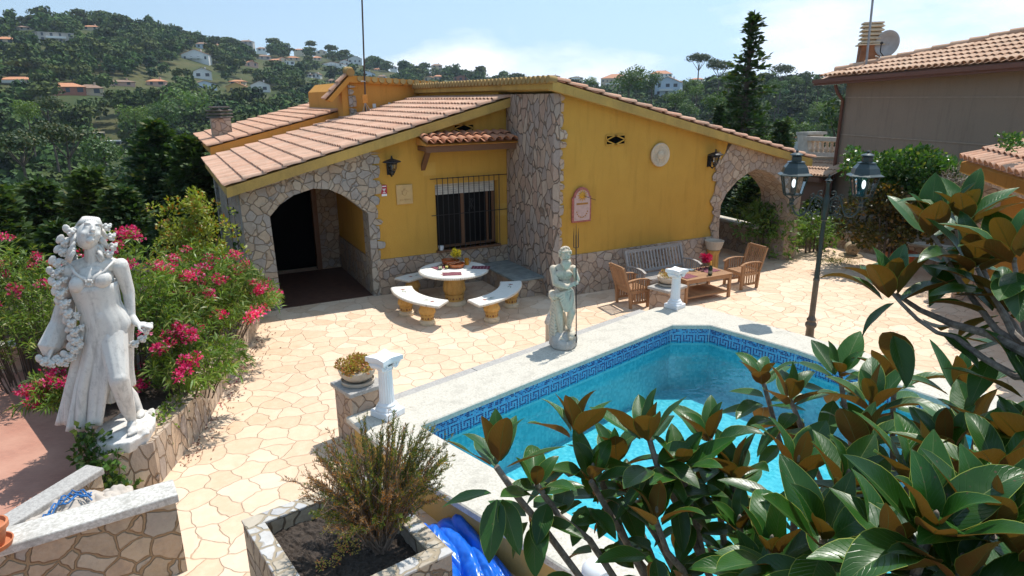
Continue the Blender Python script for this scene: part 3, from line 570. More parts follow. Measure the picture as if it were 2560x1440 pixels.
# ================================================================ stone piers, columns, pots
def pedestal(name,c,sx,sy,h,rz,label,cat='pedestal',mat='stone_pink',cap='granite',ct=.06,group=None):
    e=empty(name,(c[0],c[1],0),label,cat,group,rz)
    m=M(); m.bb((-sx/2,-sy/2,-.02),(sx/2,sy/2,h-ct)); m.build('stone_block',MAT[mat],e)
    m=M(); m.bb((-sx/2-.04,-sy/2-.04,h-ct),(sx/2+.04,sy/2+.04,h)); m.build('cap_slab',MAT[cap],e,bevel=.012); return e
pedestal('stone_pedestal',(1.86,8.02),.46,.46,.80,.25,'taller square stone pedestal with grey slab top, under the yellow sedum bowl')
pedestal('stone_pedestal',(9.03,10.28),.60,.46,.55,.25,'low square stone pedestal beside the patio chair, under the small planter bowl')
def column(loc,rz,label,s=1.0):
    e=empty('white_column',loc,label,'column','white fluted columns on the pool coping',rz); e.scale=(s,s,s)
    m=M(); m.bb((-.15,-.15,0),(.15,.15,.085)); m.build('base',MAT['white'],e,bevel=.012)
    m=M(); m.lathe([(.135,.08),(.145,.10),(.135,.125),(.112,.14),(.118,.155),(.098,.18)],n=32); m.lathe([(.098,.18),(.092,.22),(.083,.58),(.083,.6)],n=96,fn=lambda a,z:1-.075*abs(math.sin(a*9))); m.lathe([(.088,.595),(.098,.61),(.088,.625),(.10,.66)],n=32); m.build('shaft',MAT['white'],e,smooth=40)
    m=M()
    for sx in(-1,1):
        for sy in(-1,1):
            for k in range(14):
                a=k*.55; r=.052*(1-k/16); x,y=.088*sx,.105*sy
                if k: m.tube([pv,(x+sx*.0+r*math.cos(a)*sx,y,.665+r*math.sin(a))],.011,6)
                pv=(x+r*math.cos(a)*sx,y,.665+r*math.sin(a))
        m.tube([(.088*sx,-.105,.665),(.088*sx,0,.665),(.088*sx,.105,.665)],[.05,.036,.05],14)
    P=[]
    for q in range(4):
        a0=math.pi/4+q*math.pi/2; c=Vector((math.cos(a0),math.sin(a0)))*.225; c2=Vector((math.cos(a0+math.pi/2),math.sin(a0+math.pi/2)))*.225
        for k in range(8):
            f=k/8; p=c.lerp(c2,f); inw=-p.normalized()*.035*math.sin(math.pi*f); P.append(tuple(p+inw))
    m.prism(P,.715,.775); m.prism([(x*.86,y*.86) for x,y in P],.69,.715); m.build('capital',MAT['white'],e,bevel=.006)
    return e
column((2.09,7.52,.5),.45,'white plaster column in the near corner of the coping, next to the sedum bowl',1.05)
column((8.27,9.18,.5),.25,'white plaster column on the far coping corner in front of the wooden table',.98)
# sedum / planter bowls
def leafblob(npts,c,rad,ln,wd,rnd,up=.4,shell=.5,bias=None):
    """oriented leaf quads on the shell of an ellipsoid"""
    u=rnd.normal(size=(npts,3)); u/=np.linalg.norm(u,axis=1,keepdims=True); u[:,2]=np.abs(u[:,2])*np.where(rnd.random(npts)<up,1,-1) if up is not None else u[:,2]
    r=shell+(1-shell)*rnd.random((npts,1))**.5; P=np.array(c)+u*r*np.array(rad)
    D=u*.7+rnd.normal(size=(npts,3))*.6+np.array([0,0,.25]); D/=np.linalg.norm(D,axis=1,keepdims=True)
    return leaves(P,D,ln*(.7+.6*rnd.random(npts)),wd,rnd)
def leaves(P,D,ln,wd,rnd,fold=.0,droop=.0):
    n=len(P); up=rnd.normal(size=(n,3))*.8+np.array([0,0,1.]); S=np.cross(D,up); S/=np.linalg.norm(S,axis=1,keepdims=True)+1e-9; Nn=np.cross(S,D)
    ln=np.asarray(ln).reshape(-1,1)*np.ones((n,1)); w=np.asarray(wd).reshape(-1,1)*np.ones((n,1))
    a=P; b=P+D*ln*.5+S*w*.5+Nn*w*.15; c=P+D*ln-np.array([0,0,1.])*ln*droop; d=P+D*ln*.5-S*w*.5+Nn*w*.15
    V=np.stack([a,b,c,d],1).reshape(-1,3); F=np.arange(4*n).reshape(-1,4); return V,F
def cat(parts,mis=None):
    V=[];F=[];MI=[];k=0
    for i,(v,f) in enumerate(parts): V.append(v);F.append(f+k);k+=len(v); MI.append(np.full(len(f),0 if mis is None else mis[i]))
    return np.concatenate(V),np.concatenate(F),np.concatenate(MI)
NR=np.random.RandomState
MAT['sedum']=leafmat('sedum_leaf',(.40,.36,.06),(.50,.30,.09),(.55,.20,.10),.25,.5,amount3=.25)
def bowl(loc,s,label,saucer=True,seed=1,nl=2600):
    e=empty('bowl_planter',loc,label,'planter'); e.scale=(s,)*3
    m=M(); m.lathe([(.11,.045),(.16,.06),(.225,.14),(.245,.20),(.235,.215),(.215,.20),(.19,.17)],n=36); m.build('bowl',MAT['bone'],e,smooth=40)
    if saucer: m=M(); m.lathe([(.17,0),(.21,.01),(.225,.055),(.21,.06),(.195,.03)],n=36); m.build('saucer',MAT['bone'],e,smooth=40)
    rnd=NR(seed); parts=[]
    for k in range(26):
        a=rnd.random()*6.28; r=.23*rnd.random()**.5; parts.append(leafblob(nl//26,(r*math.cos(a),r*math.sin(a),.25+.10*(1-r/.25)-.03*rnd.random()),(.07,.07,.055),.035,.017,rnd,None))
    V,F,_=cat(parts); npmesh('succulents',V,F,MAT['sedum'],e); return e
bowl((1.86,8.02,.80),1.0,'round stone bowl full of yellow sedum on the left pedestal')
bowl((9.05,10.30,.55),.95,'small round stone bowl with dry plants behind the far white column',seed=4,nl=900)
# ================================================================ garden table and curved benches
def leafy(nl,amp): return lambda a,z: 1+amp*abs(math.cos(a*nl/2))
def foot(e,x,y,s=1.0,tall=False,n=10,mat='amber'):
    m=M()
    if not tall:
        m.lathe([(.155,0),(.165,.02),(.16,.07),(.14,.08),(.145,.10),(.13,.105)],(x,y,0),32); m.m=1; m.lathe([(.128,.10),(.132,.19),(.145,.20),(.138,.215)],(x,y,0),32,cap=False); m.m=1
        m.lathe([(.12,.21),(.155,.25),(.16,.30),(.14,.36),(.115,.42),(.125,.44)],(x,y,0),64,fn=lambda a,z:1+.10*abs(math.cos(a*5))*(1 if z<.35 else 0)); nz,rr,zz=14,.133,.145
    else:
        m.lathe([(.25,0),(.26,.03),(.24,.09),(.21,.10)],(x,y,0),40); m.m=1; m.lathe([(.20,.10),(.205,.22),(.225,.235),(.205,.25)],(x,y,0),40,cap=False)
        m.lathe([(.18,.25),(.225,.31),(.235,.38),(.215,.50),(.17,.66),(.16,.74)],(x,y,0),80,fn=lambda a,z:1+.09*abs(math.cos(a*5))*(1 if z<.62 else .2)); nz,rr,zz=18,.205,.165
    m.m=2
    for k in range(nz):
        a=2*math.pi*k/nz; c=Vector((x+rr*math.cos(a),y+rr*math.sin(a),zz)); t=Vector((-math.sin(a),math.cos(a),0)); o=Vector((math.cos(a),math.sin(a),0))*.004; d=.024 if k%2==0 else .014
        m.add([c+o+t*d,c+o+Vector((0,0,d*1.2)),c+o-t*d,c+o-Vector((0,0,d*1.2))],[(0,1,2,3)])
    return m.build('leg',[MAT['cream'],MAT[mat],MAT['bd']],e,smooth=35)
MAT['bd']=plain('brown_inlay',(.22,.08,.03),.7)
MAT['tabletop']=speckle('terrazzo_top',(.80,.77,.70),(.74,.70,.62),(.60,.50,.42),70,.15)
MAT['bead']=stonemat('bead_edge',(.66,.60,.50),(.60,.52,.42),(.12,.09,.07),.7,6,1)
MAT['rose']=plain('faded_red_paint',(.42,.17,.15),.7); MAT['sage']=plain('faded_green_paint',(.33,.36,.27),.7)
def arcpts(r0,r1,a0,a1,n=26): 
    A=[a0+(a1-a0)*i/n for i in range(n+1)]; return [(r1*math.cos(R(a)),r1*math.sin(R(a))) for a in A]+[(r0*math.cos(R(a)),r0*math.sin(R(a))) for a in A[::-1]]
def tulips(e,L):
    for a in L: m=M(); tulip(m,*a); m.build('tulip_inlay',[MAT['rose'],MAT['sage']],e)
def tulip(m,x,y,z,ang,s):
    def P(u,v): return (x+(u*math.cos(ang)-v*math.sin(ang))*s,y+(u*math.sin(ang)+v*math.cos(ang))*s,z)
    m.m=0
    for w,h,o in((.5,1,-.45),(.5,1.15,0),(.5,1,.45)): m.poly([P(0,o*.6-w*.5),P(h*.6,o-w*.5),P(h,o*1.2),P(h*.6,o+w*.5),P(0,o*.6+w*.5)])
    m.m=1; L_=[P(-i*.5,.25*math.sin(i*.8)) for i in range(8)]
    for i in range(7): a,b=Vector(L_[i]),Vector(L_[i+1]); nn=(b-a).cross(Vector((0,0,1))).normalized()*.045*s*1.6; m.add([a-nn,b-nn,b+nn,a+nn],[(0,1,2,3)])
    m.poly([P(-1,.1),P(-1.8,.75),P(-2.9,.6),P(-1.9,.25)]); m.poly([P(-1.4,0),P(-2.2,-.5),P(-3.1,-.3),P(-2.2,-.05)])
def bench(cx,cy,r0,r1,a0,a1,label,feet,fm='amber'):
    am=R((a0+a1)/2); rm=(r0+r1)/2; e=empty('curved_bench',(cx,cy,0),label,'bench','curved stone benches around the round table')
    m=M(); P=arcpts(r0,r1,a0,a1); m.prism(P,.455,.50); m.build('seat',MAT['tabletop'],e,bevel=.01)
    m=M(); n=len(P)
    for i in range(n):
        a,b=Vector((*P[i],.47)),Vector((*P[(i+1)%n],.47)); d=b-a; k=max(1,int(d.length/.034))
        for j in range(k): p=a+d*((j+.5)/k); m.ell(p,(.019,.019,.024),n=6,m=4)
    m.build('bead_edge',MAT['bead'],e)
    tulips(e,[(rm*math.cos(R(a0+(a1-a0)*f)),rm*math.sin(R(a0+(a1-a0)*f)),.5025,R(a0+(a1-a0)*f)+math.pi/2*(1 if f>.5 else -1),.07) for f in(.17,.83)])
    for i,f in enumerate(feet): a=R(a0+(a1-a0)*f); foot(e,rm*math.cos(a),rm*math.sin(a),mat=fm if i==0 else fm)
    return e
bench(5.70,12.70,1.40,1.84,163,222,'curved stone bench left of the round table, amber leaf feet, tulips on top',(.28,.76))
bench(4.86,13.0,1.42,1.88,-84,-22,'curved stone bench right of the round table, half in the shade of the stone pier',(.26,.84))
bench(5.20,12.1,1.62,2.06,62,118,'shaded curved stone bench between the round table and the house wall',(.18,.82),'amber')
tb=empty('round_table',(5.27,12.92,0),'round pale terrazzo table on a fat amber leaf pedestal, set with dark red mats','table')
foot(tb,0,0,tall=True)
m=M(); m.lathe([(.72,.735),(.74,.75),(.75,.775),(.74,.795),(.735,.80)],n=72); m.build('tabletop',MAT['tabletop'],tb,smooth=35)
m=M()
for k in range(110): a=2*math.pi*k/110; m.ell((.752*math.cos(a),.752*math.sin(a),.765),(.018,.018,.022),n=6,m=4)
m.build('bead_edge',MAT['bead'],tb)
tulips(tb,[(.5*math.cos(R(a)),.5*math.sin(R(a)),.8025,R(a),.06) for a in(100,220,340)])
def matmat(nm,al,n):
    t=NT(nm); v=t.coord('Object'); s=t.n('SeparateXYZ'); t.l(v,s.inputs[0]); f=t.math('FRACT',t.math('MULTIPLY',s.outputs[al],n)); c=t.mix(t.mr(f,.88,.9),(.17,.025,.045),(.62,.38,.40)); wv=t.math('FRACT',t.math('MULTIPLY',s.outputs[1-al],90)); c=t.mix(t.math('MULTIPLY',t.mr(wv,.4,.6),.4),c,(.08,.01,.03)); return t.fin(c,.8)
MM=[matmat('striped_cloth',0,14),matmat('striped_cloth_b',1,22)]
def placemat(loc,rz,label,w=.40,d=.27,k=0,g='dark red placemats'):
    m=M(); n=8
    V=[];
    for i in range(n+1):
        for j in range(3): V.append((-w/2+w*i/n,-d/2+d*j/2,.006+.004*math.sin(i*1.3+j)))
    m.add(V,[(i*3+j,(i+1)*3+j,(i+1)*3+j+1,i*3+j+1) for i in range(n) for j in range(2)])
    o=m.build('placemat',MM[k]); o.location=loc; o.rotation_euler=(0,0,rz); md=o.modifiers.new('s','SOLIDIFY'); md.thickness=.004; tag(o,label,'placemat',g); return o
placemat((*Z(1103,668,.8).xy,.8),.15,'dark red striped mat on the left side of the round table')
placemat((*Z(1130,685,.8).xy,.8),-.35,'dark red striped mat at the front edge of the round table',k=1)
placemat((*Z(1202,669,.8).xy,.8),-.55,'dark red striped mat on the right side of the round table')
def glassmat(nm,c):
    t=NT(nm); t.b.inputs['Transmission Weight'].default_value=.0; g=t.n('BsdfTransparent'); g.inputs[0].default_value=(*c,1); gl_=t.n('BsdfGlossy'); gl_.inputs['Roughness'].default_value=.03; f=t.n('Fresnel'); f.inputs[0].default_value=1.45; mx=t.n('MixShader'); t.l(f.outputs[0],mx.inputs[0]); t.l(g.outputs[0],mx.inputs[1]); t.l(gl_.outputs[0],mx.inputs[2]); t.l(mx.outputs[0],t.out.inputs[0]); return t.mat
MAT['clear']=glassmat('clear_glass',(.9,.93,.93))
for (px,py,label,c) in((1101,673,'pale cream candle in a glass on the left mat',(.78,.72,.42)),(1117,671,'bright yellow candle in a glass beside the cream one',(.80,.60,.12))):
    e=empty('candle_glass',Z(px,py,.81),label,'candle','candles on the round table'); m=M(); m.lathe([(.040,0),(.05,.01),(.055,.085),(.050,.085),(.046,.012)],n=20); m.build('glass',MAT['clear'],e,smooth=40); m=M(); m.lathe([(.044,.012),(.046,.05)],n=20); m.build('wax',plain('wax',c,.4),e,smooth=40)
bp=Z(1141,668,.8); e=empty('clay_dish',(bp.x,bp.y,.8),'wide glossy brown clay casserole dish at the middle of the round table','dish')
m=M(); m.lathe([(.15,0),(.185,.03),(.195,.085),(.185,.09),(.172,.035),(.14,.02)],n=36); m.build('dish',MAT['glaze'],e,smooth=40)
m=M(); m.box((.0,0,.095),(.38,.03,.014),rot=Matrix.Rotation(.3,3,'Z')); m.tube([(-.22,.02,.11),(.16,.1,.10)],.01,6); m.build('wooden_spoon',MAT['brown'],e)
for k,(dx,dy) in enumerate(((-.06,.17),)):
    e=empty('clay_dish',(bp.x+dx,bp.y+dy+.12,.8),'smaller brown clay dish standing behind the wide casserole dish','dish'); m=M(); m.lathe([(.11,0),(.15,.04),(.165,.12),(.155,.12),(.14,.04)],n=32); m.build('dish',MAT['glaze'],e,smooth=40)
cp_=Z(1167,662,.8); e=empty('orange_mug',(cp_.x,cp_.y,.8),'shiny orange clay mug on the right of the clay dishes','mug'); m=M(); m.lathe([(.045,0),(.052,.02),(.05,.13),(.055,.15),(.048,.15),(.042,.02)],n=24); m.build('cup',plain('orange_glaze',(.62,.24,.02),.15),e,smooth=40); m=M(); m.tube([(.05+.0,0,.12),(.085,0,.10),(.085,0,.05),(.05,0,.03)],.009,6); m.build('handle',plain('orange_glaze_h',(.62,.24,.02),.15),e,smooth=True)
pt=Vector((bp.x+.08,bp.y+.20,.8)); e=empty('flower_pot',pt,'small brown pot of bright yellow flowers on the round table','flower pot'); m=M(); m.lathe([(.06,0),(.08,.10),(.085,.12),(.075,.12),(.06,.02)],n=24); m.build('pot',MAT['glaze'],e,smooth=40)
rnd=NR(5); parts=[]
for k in range(16): a=rnd.random()*6.28; r=.09*rnd.random()**.5; parts.append(leafblob(60,(r*math.cos(a),r*math.sin(a),.22+.10*rnd.random()),(.045,.045,.05),.028,.018,rnd,None))
V,F,_=cat(parts); npmesh('yellow_flowers',V,F,leafmat('yellow_flower',(.62,.50,.02),(.45,.42,.03),(.20,.25,.03),.3),e); m=M()
for k in range(9): a=k*.7; m.tube([(0,0,.08),(.06*math.cos(a),.06*math.sin(a),.22)],.004,4)
m.build('stems',MAT['sedum'],e)
# masonry seat beside the pier
e=empty('masonry_bench',(6.95,13.2,0),'low masonry seat with slate top built against the stone pier','bench'); m=M(); m.bb((-.32,-.62,0),(.385,1.15,.40)); m.build('stone_block',MAT['stone'],e); m=M(); m.bb((-.38,-.68,.40),(.385,1.15,.45)); m.build('slate_top',plain('slate_top',(.22,.25,.24),.5,.3),e,bevel=.01)
e=empty('flower_pot',YP(1103,618,YW-.02)-Vector((0,0,.09)),'small white empty pot on the left end of the window sill','flower pot'); m=M(); m.lathe([(.05,0),(.065,.12),(.058,.12),(.045,.01)],n=20); m.build('pot',MAT['white'],e,smooth=40)
# ================================================================ wooden patio set
def arm(m,y0,y1,x,z,sag=.035,w=.055):
    pts=[(x,y0+(y1-y0)*i/6,z+sag*math.sin(math.pi*i/6)-(.03 if i==6 else 0)*1) for i in range(7)]
    for a,b in zip(pts,pts[1:]): m.bar(a,(b[0],b[1]+.001*(1 if y1>y0 else -1),b[2]),w,.022)
def seat_unit(name,loc,rz,wd,dp,label,cat_,mat,nslat,group=None,hb=.95):
    """faces -Y; origin at floor centre"""
    e=empty(name,loc,label,cat_,group,rz); W=wd/2; D=dp
    for sx in(-1,1):
        m=M(); m.bar((sx*(W-.03),-D/2+.03,0),(sx*(W-.03),-D/2+.03,.60),.055,.05,(0,1,0)); m.build('leg',mat,e)
        m=M(); m.bar((sx*(W-.03),D/2-.12,0),(sx*(W-.03),D/2-.08,.42),.055,.05,(0,1,0)); m.bar((sx*(W-.03),D/2-.08,.40),(sx*(W-.03),D/2+.10,hb),.055,.045,(0,1,0)); m.build('leg',mat,e)
        m=M(); arm(m,D/2-.02,-D/2-.03,sx*(W-.025),.61,w=.065); m.build('armrest',mat,e)
        m=M()
        for k in range(6): y=-D/2+.10+k*(D-.26)/5; m.bar((sx*(W-.03),y,.14),(sx*(W-.03),y,.615),.035,.014,(1,0,0))
        m.bar((sx*(W-.03),-D/2+.05,.12),(sx*(W-.03),D/2-.1,.12),.03,.05); m.bar((sx*(W-.03),-D/2+.05,.36),(sx*(W-.03),D/2-.1,.36),.03,.06); m.build('side_slats',mat,e)
    m=M(); n=7
    for k in range(n): y=-D/2+.05+k*(D-.18)/(n-1); m.box((0,y,.405),(wd-.12,.055,.018))
    m.box((0,-D/2+.02,.36),(wd-.10,.025,.07)); m.box((0,D/2-.12,.36),(wd-.10,.025,.07)); m.build('seat',mat,e)
    m=M(); m.bar((-W+.05,D/2+.095,hb-.02),(W-.05,D/2+.095,hb-.02),.03,.07); m.bar((-W+.05,D/2-.06,.47),(W-.05,D/2-.06,.47),.03,.06)
    for k in range(nslat): x=-W+.11+k*(wd-.22)/(nslat-1); m.bar((x,D/2-.055,.47),(x,D/2+.09,hb-.03),.03,.013,(0,1,0))
    m.build('backrest',mat,e); return e
seat_unit('garden_loveseat',(9.98,11.52,0),.02,1.72,.62,'grey weathered slatted wooden loveseat against the ochre wall','loveseat',MAT['greywood'],17)
seat_unit('garden_chair',(8.62,10.98,0),math.pi/2-.08,.60,.58,'brown slatted wooden armchair left of the coffee table, its back to the round table','chair',MAT['teak'],8,'brown wooden armchairs',.92)
seat_unit('garden_chair',(11.85,10.88,0),-math.pi/2-.05,.62,.62,'brown slatted wooden armchair right of the coffee table, facing the pool column','chair',MAT['teak'],8,'brown wooden armchairs',.95)
ct=empty('coffee_table',(10.3,10.72,0),'low rectangular brown slatted wooden table with lower shelf','table',rz=-.02)
for sx in(-1,1):
    for sy in(-1,1): m=M(); m.bb((sx*.62-.03,sy*.33-.03,0),(sx*.62+.03,sy*.33+.03,.52)); m.build('leg',MAT['teak'],ct,bevel=.003)
m=M()
for k in range(11): m.box((0,-.345+k*.069,.545),(1.34,.060,.022))
m.build('tabletop',MAT['teak'],ct)
m=M(); m.box((0,-.34,.49),(1.2,.025,.075)); m.box((0,.34,.49),(1.2,.025,.075)); m.box((-.63,0,.49),(.025,.64,.075)); m.box((.63,0,.49),(.025,.64,.075)); m.build('apron',MAT['teak'],ct)
m=M()
for k in range(20): m.box((-.56+k*.059,0,.15),(.042,.66,.018))
m.box((0,-.33,.135),(1.2,.03,.04)); m.box((0,.33,.135),(1.2,.03,.04)); m.build('shelf',MAT['teak'],ct)
placemat((9.88,10.62,.557),.1,'dark red mat on the left end of the wooden coffee table',.36,.30,1); placemat((10.66,10.82,.557),.05,'dark red mat on the right end of the wooden coffee table',.42,.42,1)
bt=Z(1775,688,.557); e=empty('wine_bottle',(bt.x,bt.y,.557),'dark green sparkling wine bottle with gold foil on the wooden table','bottle'); m=M(); m.lathe([(.046,0),(.048,.01),(.048,.15),(.04,.19),(.018,.23),(.016,.24)],n=20); m.build('body',plain('green_bottle',(.01,.03,.01),.1),e,smooth=40); m=M(); m.lathe([(.019,.21),(.018,.31),(.02,.32)],n=16); m.build('foil',plain('gold_foil',(.60,.35,.08),.35,metal=.6),e,smooth=40); m=M(); m.lathe([(.0487,.05),(.0487,.11)],n=20,cap=False); m.build('label',plain('bottle_label',(.25,.24,.18),.6),e,smooth=True)
fl=Z(1770,672,.557); e=empty('flower_bunch',(fl.x+.02,fl.y+.06,.557),'bunch of magenta bougainvillea in a glass behind the bottle','flowers'); rnd=NR(9); parts=[leafblob(40,(.16*(rnd.random()-.5)*1.3,.12*(rnd.random()-.5),.20+.10*rnd.random()),(.05,.05,.05),.05,.04,rnd,None) for k in range(12)]
V,F,_=cat(parts); npmesh('blossoms',V,F,leafmat('magenta_bract',(.62,.02,.14),(.50,.015,.12),None,.4),e); m=M(); m.lathe([(.035,0),(.045,.10),(.04,.10),(.03,.01)],n=16); m.build('glass',MAT['clear'],e,smooth=40)
m=M(); 
for k,(px,py) in enumerate(((1738,678),(1748,676),(1757,679))):
    q=Z(px,py,.557); e=empty('glass_tumbler',(q.x,q.y,.557),('small clear tumbler at the left of three on the wooden table','small clear tumbler in the middle of three on the wooden table','small clear tumbler nearest the wine bottle')[k],'glass','tumblers on the coffee table'); m=M(); m.lathe([(.026,0),(.034,.075),(.03,.075),(.023,.008)],n=14); m.build('tumbler',MAT['clear'],e,smooth=40)
q=Z(1733,676,.557); e=empty('ashtray',(q.x-.06,q.y,.557),'small glazed ashtray at the left of the coffee table top','ashtray'); m=M(); m.lathe([(.06,0),(.075,.03),(.068,.03),(.05,.008)],n=18); m.build('dish',plain('tray_glaze',(.35,.40,.42),.2),e,smooth=40)
# bowl on amber pedestal by the right arch
q=Z(1768,652,0); e=empty('pedestal_planter',(11.93,11.95,0),'empty stone bowl on an amber carved pedestal by the garden arch','planter'); m=M(); m.lathe([(.17,0),(.18,.04),(.15,.10),(.13,.2),(.125,.55),(.15,.62),(.16,.66)],n=48,fn=lambda a,z:1+.04*math.cos(a*8)); m.build('pedestal',MAT['amber'],e,smooth=40); m=M(); m.lathe([(.12,.66),(.17,.68),(.19,.72),(.2,.76),(.23,.86),(.24,.90),(.215,.905),(.19,.86),(.05,.82)],n=40); m.build('bowl',MAT['bone'],e,smooth=40)
# ================================================================ things on the walls
def wall_lamp(loc,label,flip=0):
    e=empty('wall_lamp',loc,label,'wall lamp','black iron wall lamps'); e.scale=(1.35,1,1.2)
    m=M(); m.lathe([(.015,.07),(.05,.06),(.15,.02),(.155,.005),(.145,.0),(.05,.04)],n=24); m.lathe([(.02,.07),(.012,.11),(.02,.12)],n=10); m.build('shade',MAT['iron'],e,smooth=40)
    m=M()
    for k in range(6): a=k*math.pi/3; m.tube([(.085*math.cos(a),.085*math.sin(a),.0),(.075*math.cos(a),.075*math.sin(a),-.1),(.045*math.cos(a),.045*math.sin(a),-.17)],.006,5)
    m.lathe([(.088,-.02),(.088,-.035)],n=20); m.lathe([(.02,-.23),(.05,-.17),(.045,-.16)],n=14); m.tube([(0,0,-.2),(0,.08,-.26),(0,.17,-.22),(0,.2,-.12)],.013,6); m.bb((-.05,.185,-.24),(.05,.2,-.02)); m.build('cage',MAT['iron'],e)
    m=M(); m.lathe([(.03,-.15),(.06,-.1),(.06,-.02)],n=16); m.build('glass',MAT['clear'],e,smooth=40)
wall_lamp((4.42,YW-.2,3.04),'black iron wall lamp between the stone arch and the window canopy')
wall_lamp((11.80,YF-.2,3.0),'black iron wall lamp at the top edge of the garden arch')
e=empty('sun_plaque',YP(1650,387,YF-.03),'round pale clay sun face plaque on the ochre gable wall','plaque'); m=M(); m.lathe([(.272,-.0),(.272,.025),(.255,.04),(.24,.03)],n=48); m.lathe([(.10,.03),(.10,.05),(.07,.07),(.03,.08)],n=30)
for k in range(24):
    a=2*math.pi*k/24; pts=[]
    for i in range(5): r=.115+i*.029; b=a+.10*math.sin(i*1.7)*(1 if k%2 else 0); pts.append((r*math.cos(b),r*math.sin(b),.032))
    m.tube(pts,[.015,.014,.012,.009,.003],6)
m.ell((0,-.01,.08),(.014,.03,.02)); m.ell((-.035,.02,.072),(.018,.010,.01)); m.ell((.035,.02,.072),(.018,.010,.01)); m.ell((0,-.045,.072),(.03,.009,.01))
o=m.build('plaque',plain('pale_clay',(.62,.50,.36),.8),e,smooth=40); o.rotation_euler=(math.pi/2,0,0)
sd=empty('wall_sundial',YP(1452,510,YF-.02),'arched terracotta sundial plaque with yellow sun and rod','sundial'); hw=.24
def archp(hw,h0,h1,r): return [(-hw,h0),(hw,h0),(hw,h1),(r,h1)]+[(r*math.cos(R(a)),h1+r*math.sin(R(a))) for a in range(10,171,16)]+[(-r,h1),(-hw,h1)]
m=M(); m.ext([(x,0,z) for x,z in archp(.25,-.40,.17,.21)],(0,-.05,0)); m.build('frame',plain('terracotta_frame',(.42,.13,.10),.7,.4,30),sd,bevel=.012,normals=True)
m=M(); m.ext([(x,-.051,z) for x,z in archp(.205,-.36,.15,.17)],(0,-.006,0)); m.build('face',plain('pink_face',(.58,.38,.33),.7,.12,14),sd,normals=True)
m=M()
for k in range(12):
    a=2*math.pi*k/12; b=a+math.pi/12; m.add([(.085*math.cos(a-.2),-.064,.2+.085*math.sin(a-.2)),(.145*math.cos(a),-.064,.2+.145*math.sin(a)),(.085*math.cos(a+.2),-.064,.2+.085*math.sin(a+.2))],[(0,1,2)])
m.ell((0,-.06,.2),(.08,.02,.08)); m.build('painted_sun',plain('sun_yellow',(.62,.30,.02),.5),sd)
m=M(); m.bb((-.15,-.062,-.005),(.15,-.058,.035)); 
for k in range(9): a=R(200+k*17.5); m.ell((.15*math.cos(a),-.06,-.10+.19*math.sin(a)),(.016,.004,.018),n=8,m=5)
m.build('numerals',plain('ochre_paint',(.40,.17,.03),.6),sd)
m=M(); m.tube([(0,-.05,.2),(.20,-.28,.11)],.006,5); m.build('gnomon',MAT['iron'],sd)
e=empty('carved_tile',YP(1011,486,YW-.02),'square carved sandstone tile left of the window','tile'); m=M(); m.bb((-.19,-.02,-.22),(.19,.015,.22))
m.build('slab',plain('sandstone_tile',(.58,.38,.16),.8,.1,8),e,bevel=.006); m=M(); rnd=random.Random(3)
for k in range(7): a=k*.9; m.tube([(.07*math.cos(a)+.02*math.cos(a*3),-.022,.06+.09*math.sin(a)),(.05*math.cos(a+1),-.022,.04+.06*math.sin(a+1))],.007,5)
for k in range(9): x=-.12+k*.03; m.tube([(x,-.022,-.10),(x+.012,-.022,-.14+.02*(k%2)),(x+.022,-.022,-.10-.01*(k%3))],.005,5)
m.build('carving',plain('carved_relief',(.48,.29,.11),.8),e)
e=empty('alarm_sign',YP(960,477,YW-.02),'small red rectangular alarm notice right of the stone arch','sign'); m=M(); m.bb((-.07,-.006,-.07),(.07,.0,.13)); m.m=1; m.bb((-.06,-.007,-.12),(.06,.0,-.07)); m.bb((-.055,-.009,.09),(.055,-.006,.11)); m.m=1; m.tube([(-.03,-.009,.05),(0,-.009,-.02),(.03,-.009,.05)],.009,5); m.ell((0,-.009,.035),(.014,.004,.014),n=8,m=5); m.bb((-.03,-.009,-.05),(.03,-.006,-.035)); m.build('notice',[plain('sign_red',(.42,.02,.04),.5),MAT['white']],e)
# ================================================================ statues: joined volumes fused into one skin
def fuse(m,name,mat,parent,vox,it=4,f=.5):
    o=m.build(name,mat,parent); a=o.modifiers.new('fuse','REMESH'); a.mode='VOXEL'; a.voxel_size=vox; a.use_smooth_shade=True
    b=o.modifiers.new('soft','SMOOTH'); b.iterations=it; b.factor=f; return o
def chain(m,pts,rs,n=12):
    for i in range(len(pts)-1): m.cap(pts[i],pts[i+1],rs[i],rs[i+1],n)
def hand(m,p,d,up,s=.1,curl=.6):
    """palm, four bent fingers and a thumb; d fingers' direction, up back of the hand"""
    p=Vector(p); d=Vector(d).normalized(); up=Vector(up); sd=d.cross(up).normalized(); up=sd.cross(d)
    m.ell(p+d*s*.45,(s*.42,s*.5,s*.2),rot=Matrix((sd,d,up)).transposed())
    for k in range(4):
        b=p+d*s*.85+sd*s*(.30-.2*k); l=s*(.42,.5,.46,.36)[k]; d2=(d*math.cos(curl)-up*math.sin(curl)); d3=(d*math.cos(curl*2)-up*math.sin(curl*2))
        chain(m,[b,b+d*l*.5,b+d*l*.5+d2*l*.45,b+d*l*.5+d2*l*.45+d3*l*.35],[s*.105,s*.10,s*.09,s*.075],8)
    b=p+sd*s*.35+d*s*.3; chain(m,[b,b+(sd*.7+d*.6-up*.4)*s*.35,b+(sd*.5+d*1.2-up*.9)*s*.42],[s*.12,s*.11,s*.08],8)
